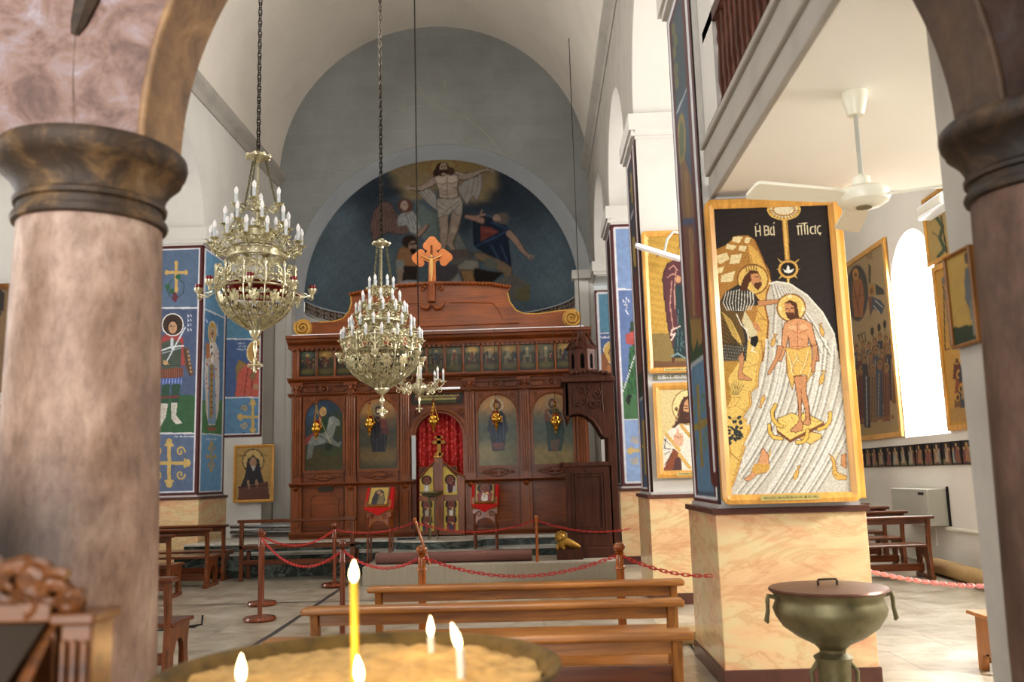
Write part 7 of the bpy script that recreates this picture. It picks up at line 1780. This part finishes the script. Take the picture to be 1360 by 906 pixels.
# strip of small icons under the window
ya, yb_ = aX(1291, 600, 6.02).y, aX(1140, 605, 6.02).y; za, zb2 = aX(1290, 617, 6.02).z, aX(1290, 584, 6.02).z
n = 14
for i in range(n):
    y0 = ya+(yb_-ya)*i/n; w_ = (yb_-ya)/n-.03
    def fn(p, i=i):
        r = random.Random(i+5); h = p.Y.max(); p.c[:] = np.array(hx('#1d1a26')); p.rect(0, h*.75, 1, h, r.choice(['#5a4a34', '#6a6a4a', '#4a3a34']))
        for k in range(4): x = .15+r.random()*.7; c = r.choice(['#8d5a40', '#9a7a5a', '#6a5a6a', '#7a3a34', '#8a9a90']); p.poly([(x-.08, h*.4), (x+.08, h*.4), (x+.14, h*.9), (x-.14, h*.9)], c); p.ell(x, h*.34, .09, h*.07, '#b8893c')
        c = r.choice(['#a8704a', '#b09a7c', '#8a4a3c', '#a59a8a']); p.poly([(.38, h*.2), (.62, h*.2), (.72, h*.85), (.28, h*.85)], c); p.ell(.5, h*.14, .14, h*.08, '#c2953c'); p.line([(.42, h*.3), (.38, h*.8)], .04, '#3a2018')
        p.line([(0, 0), (1, 0), (1, h), (0, h), (0, 0)], .08, '#2c1a18')
    t = thing('small_icon', 'narrow dark icon in the row below the windows of the right aisle', 'icon', (6.03, y0+w_/2, za), 'row of narrow icons under the aisle window')
    m = MB(); m.box(6.02, 6.055, y0, y0+w_, za, zb2); m.build('board', 'ink', t)
    picture('painting', (6.018, y0+w_, zb2), (0, -1, 0), (0, 0, -1), w_, zb2-za, .02, fn, '#222', t, 'painted', px=False)
# heater cabinet, pipes, rolled rug
y0, y1 = aX(1235, 660, 5.78).y, aX(1187, 660, 5.78).y; zt = aX(1210, 649, 5.78).z; zb3 = aX(1235, 699, 5.78).z
t = thing('heater_cabinet', 'pale grey metal cabinet mounted on the wall above the aisle benches', 'cabinet', (5.9, (y0+y1)/2, zb3))
m = MB(); m.box(5.74, 6.04, y0, y1, zb3, zt); m.build('case', 'grey_metal', t, bevel=.012); m = MB(); m.box(5.73, 5.742, y0+.12, y0+.3, zt-.09, zt-.05); m.build('badge', 'black_plastic', t); m = MB(); m.box(6.02, 6.046, y0-.03, y0+.0, zb3-.0, zt+.03); m.build('back_plate', 'black_plastic', t)
t = thing('wall_pipe', 'white horizontal pipe along the right aisle wall below the cabinet', 'pipe', (6.0, 13, .6))
m = MB(); zp = aX(1280, 705, 6.0).z; m.tube([(6.01, 9, zp), (6.01, y0+.1, zp)], .03, 10); m.build('pipe', 'white_plastic', t); m = MB(); m.tube([(6.01, 9, .06+fz(12)), (6.01, 17, .06+fz(13))], .03, 10); m.build('lower_pipe', 'white_plastic', t)
m = MB(); q0, q1 = (5.62, 13.3, .11+fz(13.3)), (5.55, 10.3, .13)
m.tube([q0, q1], .11, 18); o = m.build('rolled_rug', 'carpet_beige', None, loc=(5.6, 11.8, 0)); tag(o, 'rolled beige rug lying on the floor along the right aisle wall', 'rug')
# cables below the cabinet
m = MB(); m.tube([(5.98, y0+.35, zb3), (5.95, y0+.3, .4), (5.9, y0+.5, .22), (5.95, y0+.7, zb3-.2), (5.98, y0+.6, zb3)], .012, 6); o = m.build('cable', 'white_plastic', None, loc=(5.95, y0+.4, .4)); tag(o, 'loose white cable hanging under the wall cabinet', 'cable')
# icon on the narthex pier (side face)
def ic_p(p):
    p.T = (1100, 260, 2.665); p.c[:] = np.array(hx('#a58224')); p.poly([(430, 470), (600, 440), (600, 560), (440, 560)], '#2c3a24')
    p.poly([(485, 260), (505, 245), (525, 262), (545, 340), (548, 470), (515, 490), (500, 400), (485, 370), (482, 300)], '#5a5f60'); p.poly([(500, 370), (540, 370), (552, 480), (515, 492)], '#7a7a70'); p.ell(494, 220, 13, 22, '#3f3a30'); p.ell(494, 224, 8, 14, '#5a4a38'); p.T = (0, 0, 1)
XP = 1.895
yn, yf = aX(1302, 400, XP).y, aX(1265, 400, XP).y; 
t = sidepic('icon', 'yellow icon of a standing robed figure on the white pier behind the right column', max(yn, 3.25), max(yn, 3.25)+max(.2, yf-yn), aX(1290, 459, XP).z, aX(1290, 326, XP).z, ic_p, '#a58224', .008, 'painted', fw=.015, X=XP, wood='wood_frame_dark', d=.03)
# ------------------------------------------------------------------ left side pictures
def ic_l4(p):
    p.T = (200, 230, 1.93); p.c[:] = np.array(hx('#b48d3a')); p.ell(263, 738, 27, 30, '#c4a254'); p.ell(263, 738, 27, 30, '#5a4420', ring=.05)
    p.poly([(242, 775), (248, 735), (262, 722), (278, 735), (284, 770), (292, 800), (300, 835), (228, 835), (232, 800)], '#2e2a2c'); p.ell(263, 742, 9, 14, '#a37a56'); p.poly([(256, 750), (270, 750), (264, 765)], '#b8b0a4')
    p.poly([(226, 806), (300, 790), (305, 836), (224, 838)], '#6a3a24'); p.line([(250, 790), (252, 806)], 6, '#a37a56'); p.line([(272, 788), (272, 804)], 6, '#a37a56'); p.line([(224, 806), (303, 800)], 2.5, '#3a1f14')
    scribble(p, 226, 724, 245, 4, '#5a4420', 1.2, 3); scribble(p, 284, 724, 300, 4, '#5a4420', 1.2, 6)
Y_ = 19.34; a, b_ = aY(310, 668, Y_), aY(365, 590, Y_)
framed('icon', 'framed icon of a dark hooded monk hanging below the orange robed angel', 'icon', a.x, b_.x, a.z, b_.z, Y_, .06, ic_l4, '#b48d3a', .016, 'painted', ('wood_frame', 'wood_frame_dark'), rnd=.01)
a, b_ = aY(283, 668, 19.9), aY(304, 588, 19.9)
framed('icon', 'sliver of a yellow framed icon beside the framed hooded monk', 'icon', a.x, b_.x-.02, a.z, b_.z, 19.95, .05, lambda p: None, '#8f6d26', .04, 'painted', ('wood_frame_dark', 'wood_frame_dark'), rnd=.01)
Y_ = 11.1
for (x_, yb2, yt, lab) in ((22, 521, 377, 'golden framed icon at the left edge, upper one behind the column'), (14, 760, 537, 'dark brown framed icon at the left edge, lower one behind the column')):
    b_ = aY(x_, (yb2+yt)/2, Y_); z0_, z1_ = aY(x_, yb2, Y_).z, aY(x_, yt, Y_).z
    framed('icon', lab, 'icon', b_.x-.95, b_.x, z0_, z1_, Y_, .07, lambda p: saint(p, .5, .1, p.Y.max()*.9, '#5a3a24', '#3a2a20'), '#7a5a2c', .03, 'painted', ('wood_frame_dark', 'wood_frame_dark'), rnd=.03, px=False)
# white low pipes left of the icon screen
Yp = 17.8; t = thing('heating_pipe', 'pair of low white pipes along the wall behind the long bench', 'pipe', (-5.6, Yp, .5))
for yy in (700, 707):
    a, b_ = aY(306, yy, Yp), aY(394, yy-1, Yp); m = MB(); m.tube([a, b_, b_+Vector((.04, .1, -.03))], .035, 10); m.build('pipe', 'chrome', t)
m = MB(); m.box(a.x, b_.x, Yp+.05, Yp+.1, 0, a.z-.05); m.build('pipe_wall', 'plaster_shade', t)
# floor bits
q = aZ(246, 832, 0); t = thing('floor_socket', 'small dark floor plate with a lifted edge and cable beside the left pew', 'plate', (q.x, q.y, 0))
m = MB(); m.box(q.x-.25, q.x+.18, q.y-.2, q.y+.18, .0, .012); m.build('plate', 'iron_dark', t); m = MB(); m.tube([(q.x-.3, q.y-.35, .01), (q.x-.05, q.y-.3, .012), (q.x+.1, q.y-.1, .016), (q.x+.2, q.y-.02, .02), (q.x+.2, q.y, .12)], .012, 6); m.build('cable', 'black_plastic', t)
m = MB(); m.tube([aZ(915, 853, .008), aZ(930, 874, .008), aZ(945, 893, .008), aZ(962, 912, .008)], .008, 6); o = m.build('cable', 'black_plastic', None, loc=tuple(aZ(930, 874, 0))); tag(o, 'black cable lying on the floor beside the large pier base', 'cable')
m = MB(); m.tube([aZ(836, 790, .008), aZ(842, 800, .008), aZ(850, 808, .008)], .007, 6); m.tube([aZ(858, 790, .008), aZ(866, 802, .008), aZ(878, 812, .008)], .007, 6); o = m.build('cable', 'black_plastic', None, loc=tuple(aZ(850, 800, 0))); tag(o, 'thin dark cables on the floor behind the nave pews', 'cable')
a, b_ = aY(866, 826, 8.3), aY(930, 804, 8.3); 
m = MB(); m.box(a.x, XR+.3, 8.75, 9.1, 0, .12); struct('trim_40', m, 'carpet_beige', smooth=0, bevel=.01)
q = aY(209, 752, 8.0); t = thing('blue_bag', 'dark blue cloth bag on the left pew beside the column', 'bag', (q.x-.15, 7.95, .466))
m = MB(); m.tube([(q.x-.15, 7.95, .47), (q.x-.14, 7.95, .6), (q.x-.12, 7.95, .8), (q.x-.1, 7.95, .88)], [.14, .16, .12, .03], 12, flat=.6); m.build('bag', 'blue_cloth', t, smooth=60)
m = MB(); m.tube([(q.x-.0, 7.93, .85), (q.x+.03, 7.92, .7), (q.x+.04, 7.9, .5)], .008, 6); m.build('strap', 'black_plastic', t)
# ------------------------------------------------------------------ chandeliers
def linkchain(m, a, b_, L=.06, w=.014, r=.005):
    a, b_ = Vector(a), Vector(b_); tot = (b_-a).length; k = max(1, round(tot/(L*.78))); d = (b_-a)/tot; st = tot/k
    s = d.cross(Vector((.3, 1, .2))).normalized(); u = s.cross(d)
    for i in range(k):
        c = a+d*st*(i+.5); ax = s if i % 2 else u; hl = L*.5-w*.5
        m.tube([c+d*(hl*(1 if math.cos(q) > 0 else -1)*(abs(math.cos(q)) > .2)+w*math.cos(q))+ax*(w*math.sin(q)) for q in [2*PI*j/8 for j in range(8)]], r, 4, closed=True)
def polar(cx, cy, r, a, z): return Vector((cx+r*math.cos(a), cy+r*math.sin(a), z))
def cup(m, c, r=.05):
    m.lathe([(.006, -.045), (.018, -.03), (.012, -.02), (.022, -.008), (r*.7, .0), (r, .012)], tuple(c), 8)
    for k in range(6):
        a = k*PI/3; m.tube([c+Vector((math.cos(a)*r*.6, math.sin(a)*r*.6, 0)), c+Vector((math.cos(a)*r*1.1, math.sin(a)*r*1.1, .008)), c+Vector((math.cos(a)*r*1.25, math.sin(a)*r*1.25, .024))], [.008, .007, .002], 4)
def scurl(m, f, u, v, r, s, w, turns=1.25, a0=0, n=12):
    m.tube([f(u+s*r*(1-i/n*.8)*math.cos(a0+i/n*turns*2*PI), v+r*(1-i/n*.8)*math.sin(a0+i/n*turns*2*PI)) for i in range(n+1)], [w*(1-.4*i/n) for i in range(n+1)], 4)
EAGLE = [(0, 1), (.12, .93), (.2, 1.0), (.3, .9), (.2, .84), (.16, .7), (.3, .78), (.5, .85), (.62, .7), (.6, .45), (.5, .25), (.42, .4), (.34, .2), (.26, .35), (.18, .2), (.22, .0), (.1, .06), (0, -.08)]
EAGLE = EAGLE+[(-x, y) for x, y in EAGLE[-2:0:-1]]
_cand = {}
def candle_mesh(kind, h, r):
    k = (kind, h, r)
    if k not in _cand:
        m = MB()
        if kind == 'c': m.lathe([(r*1.2, 0), (r*1.2, .01), (r, .015), (r, h)], (0, 0, 0), 10)
        else: m.lathe([(r*.8, 0), (r*1.25, h*.3), (r*1.15, h*.55), (r*.5, h*.85), (.001, h)], (0, 0, 0), 10)
        o = m.build('tmp', 'candle_plastic' if kind == 'c' else 'bulb_glass', None, smooth=60); _cand[k] = o.data; bpy.data.objects.remove(o)
    return _cand[k]
def add_candle(t, c, h=.1, r=.014, bh=.075):
    L = root_loc(t); o = bpy.data.objects.new('candle', candle_mesh('c', h, r)); COL.objects.link(o); o.parent = t; o.location = Vector(c)-L
    b_ = bpy.data.objects.new('bulb', candle_mesh('b', bh, r)); COL.objects.link(b_); b_.parent = o; b_.location = (0, 0, h)
def chandelier(label, x, Y, z, sc, tiers, crown, gal, bowl, arms, zchain, eagle=True, medal=False, bands=()):
    """z: function from photo height to metres on the axis"""
    cx = x; t = thing('chandelier', label, 'chandelier', (cx, Y, z(bowl[1])))
    zc_ = z(crown)
    m = MB(); linkchain(m, (cx, Y, zc_+.05), (cx, Y, zchain), .085, .02, .007); m.build('chain', 'iron_dark', t, smooth=60)
    m = MB(); m.lathe([(.02, .06), (.05, .045), (.03, .03), (.1*sc, .02), (.13*sc, -.01), (.1*sc, -.03), (.04*sc, -.05), (.03, -.07), (.001, -.08)], (cx, Y, zc_), 14)
    for k in range(8): a = k*PI/4; m.ball(tuple(polar(cx, Y, .125*sc, a, zc_-.005)), .026*sc, 6, 5)
    m.build('crown', 'brass_pale', t, smooth=50)
    r1, y1 = tiers[0][0], tiers[0][1]
    for k in range(3):
        a = k*2*PI/3+.5; m = MB(); linkchain(m, polar(cx, Y, .08*sc, a, zc_-.02), polar(cx, Y, r1*.8+.03, a, z(y1)), .045, .011, .0045); m.build('suspension_chain', 'brass_old', t, smooth=60)
    m = MB(); linkchain(m, (cx, Y, zc_-.07), (cx, Y, z(tiers[0][1])), .045, .011, .0045); m.tube([(cx, Y, z(tiers[0][1])), (cx, Y, z(gal[0]))], .012, 8)
    for (r, y, n, ch) in tiers: m.lathe([(.02, -.06), (.045, -.04), (.05, -.01), (.03, .02), (.02, .05)], (cx, Y, z(y)-.02), 10)
    m.build('stem', 'brass_pale', t, smooth=50)
    for ti, (r, y, n, ch) in enumerate(tiers):
        m = MB(); zt = z(y)
        for k in range(n):
            a = 2*PI*k/n+ti*.3+.15; c = polar(cx, Y, r, a, zt); cup(m, c, .04*sc+.008)
            f = lambda u, v, a=a: polar(cx, Y, u, a, v)
            rin = r*.45 if ti == 0 else max(tiers[ti-1][0]*.8, r-.22)
            m.tube([polar(cx, Y, rin, a, zt-.04), polar(cx, Y, (rin+r)/2, a, zt-.095*sc), polar(cx, Y, r, a, zt-.04)], .008, 5)
            scurl(m, f, (rin+r)/2, zt-.05, .045*sc, 1, .009); scurl(m, f, r-.03, zt-.075, .035*sc, -1, .008)
            scurl(m, lambda u, v: polar(cx, Y, r, a+u/r, v), .05*sc, zt-.05, .036*sc, 1, .008); scurl(m, lambda u, v: polar(cx, Y, r, a+u/r, v), -.05*sc, zt-.05, .036*sc, -1, .008)
            add_candle(t, c+Vector((0, 0, .01)), ch*.56, .017*sc+.002, ch*.46)
        m.lathe([(rin, -.045), (rin+.012, -.035), (rin, -.025), (rin-.01, -.035), (rin, -.045)], (cx, Y, zt), 32, cap=False); m.build('candle_tier', 'brass_open', t, smooth=50)
    for (r, ya, yb2) in bands:
        m = MB(); za, zb2 = z(ya), z(yb2)
        m.lathe([(r+.008, zb2), (r+.014, zb2+.008), (r, zb2+.012), (r, za-.012), (r+.014, za-.008), (r+.008, za), (r-.006, za), (r-.006, zb2), (r+.008, zb2)], (cx, Y, 0), 40, cap=False)
        for k in range(24): a = k*2*PI/24; m.ball(tuple(polar(cx, Y, r+.004, a, (za+zb2)/2)), .012, 6, 4)
        m.build('ring_band', 'brass_pale', t, smooth=40)
    # openwork gallery
    rg, za, zb2 = gal[2], z(gal[0]), z(gal[1]); H_ = za-zb2; n = 12
    for k in range(n):
        m = MB(); a = 2*PI*(k+.5)/n; hw = PI*rg/n*.95; f = lambda u, v, a=a: polar(cx, Y, rg+.012*math.cos(u/hw*1.5), a+u/rg, zb2+v)
        for s in (-1, 1):
            scurl(m, f, s*hw*.48, H_*.28, hw*.44, s, .011); scurl(m, f, s*hw*.4, H_*.7, hw*.36, -s, .01, a0=1); scurl(m, f, s*hw*.8, H_*.55, hw*.24, s, .009); scurl(m, f, s*hw*.2, H_*.98, hw*.26, s, .009); m.ball(tuple(f(s*hw*.42, H_*.5)), hw*.16, 6, 5)
            m.tube([f(s*hw, 0), f(s*hw, H_*.6), f(s*hw*.6, H_*.9), f(0, H_*1.12)], .006, 4)
            scurl(m, f, s*hw*.7, H_*.12, hw*.16, -s, .006)
        m.ball(tuple(f(0, H_*.45)), hw*.2, 8, 6); m.build('openwork_panel', 'brass_open', t, smooth=50)
        if medal:
            m = MB(); N_ = 14; c0 = f(0, H_*.5); m.add([c0+(f(0, H_*.5)-Vector((cx, Y, c0.z))).normalized()*.012]+[f(hw*.42*math.cos(q), H_*.5+hw*.5*math.sin(q))+(f(0, 0)-Vector((cx, Y, zb2))).normalized()*.012 for q in [2*PI*i/N_ for i in range(N_)]], [(0, i+1, (i+1) % N_+1) for i in range(N_)])
            m.cur = 1; d = (f(0, 0)-Vector((cx, Y, zb2))).normalized()*.016
            m.add([f(u*hw, H_*.5+v*hw)+d for u, v in ((-.14, -.42), (.14, -.42), (.2, 0), (.08, .12), (-.08, .12), (-.2, 0))], [(0, 1, 2, 3, 4, 5)])
            m.add([f(.1*hw*math.cos(q), H_*.5+hw*(.26+.12*math.sin(q)))+d for q in [2*PI*i/8 for i in range(8)]], [tuple(range(8))])
            m.build('medallion', [simple_once('medal_ground', '#cdb28a', .5), simple_once('medal_red', '#94402c', .5)], t, smooth=0, recalc=False)
    m = MB(); m.lathe([(rg, -.01), (rg+.015, 0), (rg, .012), (rg-.01, 0), (rg, -.01)], (cx, Y, zb2), 48, cap=False)
    for k in range(n): a = 2*PI*k/n; m.lathe([(.012, 0), (.016, H_*.5), (.008, H_*.9), (.018, H_*1.0), (.02, H_*1.08), (.001, H_*1.25)], tuple(polar(cx, Y, rg+.008, a, zb2)), 6)
    m.build('rim_ring', 'brass_pale', t, smooth=50)
    # bowl
    zb0, zb1, rb = z(bowl[0]), z(bowl[1]), bowl[2]
    def bp(u): # profile from rim (0) to bottom (1)
        return rb+(rg-rb)*(1-min(1, u)**2.3), zb0-(zb0-zb1)*u
    for k in range(n):
        a = 2*PI*k/n; m = MB()
        m.tube([polar(cx, Y, bp(i/10)[0], a, bp(i/10)[1]) for i in range(11)], [.014+.008*(1-i/10) for i in range(11)], 6, flat=.4); m.build('bowl_rib', 'brass_pale', t, smooth=50)
        m = MB(); am = a+PI/n
        def g(u, v): r_, z_ = bp(min(1, max(0, v))); return polar(cx, Y, r_-.006, am+u*PI/n, z_)
        for (u, v, r_) in ((-.5, .5, .25), (.5, .5, .25), (0, .62, .2), (-.45, .72, .25), (.45, .72, .25), (-.7, .3, .14), (.7, .3, .14), (-.7, .12, .12), (.7, .12, .12), (0, .82, .3), (-.75, .55, .12), (.75, .55, .12)):
            m.tube([g(u+(1 if u >= 0 else -1)*r_*(1-i/12*.8)*math.cos(i/12*8), v+r_*.45*(1-i/12*.8)*math.sin(i/12*8)) for i in range(13)], .0085, 4)
        m.tube([g(-.9, .9), g(-.5, .45), g(-.1, .8)], .005, 4); m.tube([g(.9, .9), g(.5, .45), g(.1, .8)], .005, 4)
        if eagle:
            ev = [g(x*.85, .48-y*.38)+(polar(0, 0, 1, am, 0))*.012 for x, y in EAGLE]; m.add(ev, [tuple(range(len(ev)))])
        m.build('bowl_panel', 'brass_open', t, smooth=0, recalc=False)
    m = MB(); zz = zb1; fz_ = bowl[3]; zq = lambda y: z(y)-zz
    hk = (zz-z(fz_[1]))
    m.lathe([(rb*1.25, .02), (rb*1.35, 0), (rb*1.1, -hk*.1), (rb*.5, -hk*.2), (.012, -hk*.24), (.018, -hk*.3), (rb*.45, -hk*.42), (rb*.42, -hk*.48), (.012, -hk*.58), (.008, -hk*.66), (.005, -hk*.72)], (cx, Y, zz), 20)
    c = Vector((cx, Y, zz-hk*.86)); L_ = hk*.15
    for k in range(4): a = k*PI/2; m.tube([c, c+Vector((math.cos(a)*L_, 0, math.sin(a)*L_))], [.012, .02], 6); m.ball(tuple(c+Vector((math.cos(a)*L_, 0, math.sin(a)*L_))), .02, 6, 5)
    for k in range(4): a = k*PI/2+PI/4; m.ball(tuple(c+Vector((math.cos(a)*L_*.7, 0, math.sin(a)*L_*.7))), .014, 6, 5)
    m.build('pendant', 'brass_pale', t, smooth=50)
    for k in range(arms[0]):
        a = 2*PI*k/arms[0]+arms[3]; ra, za2 = arms[1], z(arms[2]); m = MB()
        f = lambda u, v, a=a: polar(cx, Y, u, a, v)
        m.tube([f(rg, za2-.02), f((rg+ra)/2, za2-.075), f(ra, za2-.04)], .008, 5); scurl(m, f, (rg+ra)/2, za2-.06, .04, 1, .007); scurl(m, f, ra-.02, za2-.09, .03, -1, .006)
        c = f(ra, za2); m.lathe([(.005, -.1), (.018, -.08), (.01, -.06), (.02, -.04), (.045, -.01), (.05, .02)], tuple(c), 10); cup(m, c, .04); ao = m.build('lamp_arm', 'brass_pale', t, smooth=50)
        if arms[4]: m = MB(); m.lathe([(.028, .0), (.036, .02), (.042, .06), (.04, .06)], tuple(c), 10); m.build('glass_cup', 'red_glass', ao, smooth=60)
    if arms[4]:
        m = MB(); m.lathe([(rg*.75, zb2-.05), (rg*.82, zb2+.0), (rg*.84, zb2+.05)], (cx, Y, 0), 32, cap=False); m.build('inner_lining', 'red_glass', t, smooth=60)
    return t
_so = {}
def simple_once(n, c, r):
    if n not in _so: _so[n] = simple(n, c, r)
    return _so[n]
Yc1 = 9.5; x1_ = aY(341, 330, Yc1).x
chandelier('large ornate brass chandelier hanging nearest on the left with red glass cups', x1_, Yc1, lambda y: aY(341, y, Yc1).z, 1.0,
           [(.23, 272, 4, .2), (.34, 302, 8, .2), (.48, 326, 14, .2)], 208, (360, 386, .42), (387, 440, .05, (440, 493)), (8, .6, 386, .2, True), 12.4, bands=((.3, 334, 345), (.175, 307, 318)))
Yc2 = 11.5; x2_ = aY(507, 430, Yc2).x
chandelier('large multi tiered brass chandelier with round icon medallions in the centre', x2_, Yc2, lambda y: aY(507, y, Yc2).z, .85,
           [(.155, 384, 6, .16), (.25, 404, 10, .16), (.33, 419, 12, .16), (.42, 438, 14, .16), (.52, 454, 16, .16)], 323, (449, 470, .48), (471, 517, .075, (517, 552)), (6, .58, 474, .55, False), 12.6, medal=True, bands=((.3, 425, 430), (.4, 441, 447)))
# small third chandelier
Yc3 = 13.2; z3 = lambda y: aY(556, y, Yc3).z; x3_ = aY(556.5, 500, Yc3).x
t = thing('chandelier', 'small brass chandelier hanging behind the central one, right of it', 'chandelier', (x3_, Yc3, z3(520)))
m = MB(); linkchain(m, (x3_, Yc3, z3(478)), (x3_, Yc3, 12.7), .05, .010, .004); m.build('chain', 'iron_dark', t, smooth=60)
m = MB(); m.lathe([(.001, z3(541)), (.02, z3(539)), (.006, z3(536)), (.02, z3(531)), (.01, z3(527)), (.04, z3(525)), (.11, z3(519)), (.13, z3(514)), (.11, z3(511)), (.05, z3(508)), (.02, z3(500)), (.03, z3(492)), (.01, z3(478))], (x3_, Yc3, 0), 20); m.build('bowl', 'brass_pale', t, smooth=60)
m = MB(); c = Vector((x3_, Yc3, z3(543)))
for k in range(4): a = k*PI/2; m.tube([c, c+Vector((math.cos(a)*.05, 0, math.sin(a)*.05))], [.008, .018], 6)
m.build('pendant', 'brass_pale', t)
for k in range(8):
    a = 2*PI*k/8+.2; f = lambda u, v, a=a: polar(x3_, Yc3, u, a, v); zt = z3(508); m = MB()
    m.tube([f(.1, z3(515)), f(.2, z3(520)), f(.3, z3(516)), f(.36, zt-.03)], .01, 5); scurl(m, f, .22, z3(514), .06, 1, .009); scurl(m, f, .3, z3(519), .05, -1, .008); scurl(m, f, .2, z3(522), .035, 1, .007); cup(m, f(.36, zt), .04); m.build('arm', 'brass_pale', t, smooth=50)
    add_candle(t, f(.36, zt+.01), .12, .015, .08)
for k in range(3):
    a = k*2.1+.3; m = MB(); linkchain(m, (x3_, Yc3, z3(480)), polar(x3_, Yc3, .33, a, z3(508)), .04, .01, .004); m.build('suspension_chain', 'brass_old', t)
# ------------------------------------------------------------------ light
w = bpy.data.worlds.new('world'); SC.world = w; w.use_nodes = True
w.node_tree.nodes['Background'].inputs[0].default_value = (.85, .92, 1, 1); w.node_tree.nodes['Background'].inputs[1].default_value = 3.0
def area(name, loc, d, sx, sy, e, c=(1, 1, 1), spread=180):
    l = bpy.data.lights.new(name, 'AREA'); l.shape = 'RECTANGLE'; l.size = sx; l.size_y = sy; l.energy = e; l.color = c; l.spread = math.radians(spread)
    o = bpy.data.objects.new(name, l); COL.objects.link(o); o.location = loc
    o.rotation_euler = Vector(d).to_track_quat('-Z', 'Y').to_euler(); return o
for i, (a, b_, zs, zt) in enumerate(WR):
    area('window_lamp', (XWR+.36, (a+b_)/2, (zs+zt)/2-.1), (-1, 0, -.25), b_-a-.2, zt-zs-.5, (680, 400, 420)[i], (1, .98, .95))
for i, (a, b_, zs, zt) in enumerate(WL):
    area('window_lamp', (XWL-.36, (a+b_)/2, (zs+zt)/2-.1), (1, 0, -.25), b_-a-.2, zt-zs-.5, 130, (.95, .97, 1))
area('aisle_floor_fill', (5.9, 5.3, 3.9), (-.75, .35, -1), 1.2, 1.2, 260, (1, .98, .95), 110)  # extra unseen area light added to whiten the right aisle floor
area('west_high_fill', (-2, YF+.1, 6.2), (0, 1, -.12), 4.2, 2.4, 200, (1, .99, .97))  # unseen light added behind the camera to brighten nave walls and vault
area('west_low_fill', (-2, YF+.1, 1.8), (0, 1, .02), 4.2, 3.2, 220, (1, .97, .93))  # low fill added behind the camera for the columns and pews
area('apse_uplight', (-2.2, 20.2, 4.9), (0, .3, 1), 3.0, .4, 12, (1, .98, .95))  # unseen area light aimed up into the apse; no window stands there
for x, y, z, e in ((-2.3, 6.0, 7.6, 130), (-2.3, 11, 7.8, 160), (-2.3, 15.2, 7.6, 110)):  # point lights added as soft ambient fill; no lamps hang here
    l = bpy.data.lights.new('nave_fill', 'POINT'); l.energy = e; l.shadow_soft_size = .6; l.color = (1, .98, .95)
    o = bpy.data.objects.new('nave_fill', l); COL.objects.link(o); o.location = (x, y, z)
SC.view_settings.view_transform = "Standard"
SC.view_settings.look = 'Medium High Contrast'
SC.view_settings.exposure = -0.08
SC.cycles.use_denoising = True
SC.cycles.max_bounces = 8; SC.cycles.diffuse_bounces = 5; SC.cycles.glossy_bounces = 3
SC.cycles.sample_clamp_indirect = 6
SC.cycles.caustics_reflective = False; SC.cycles.caustics_refractive = False
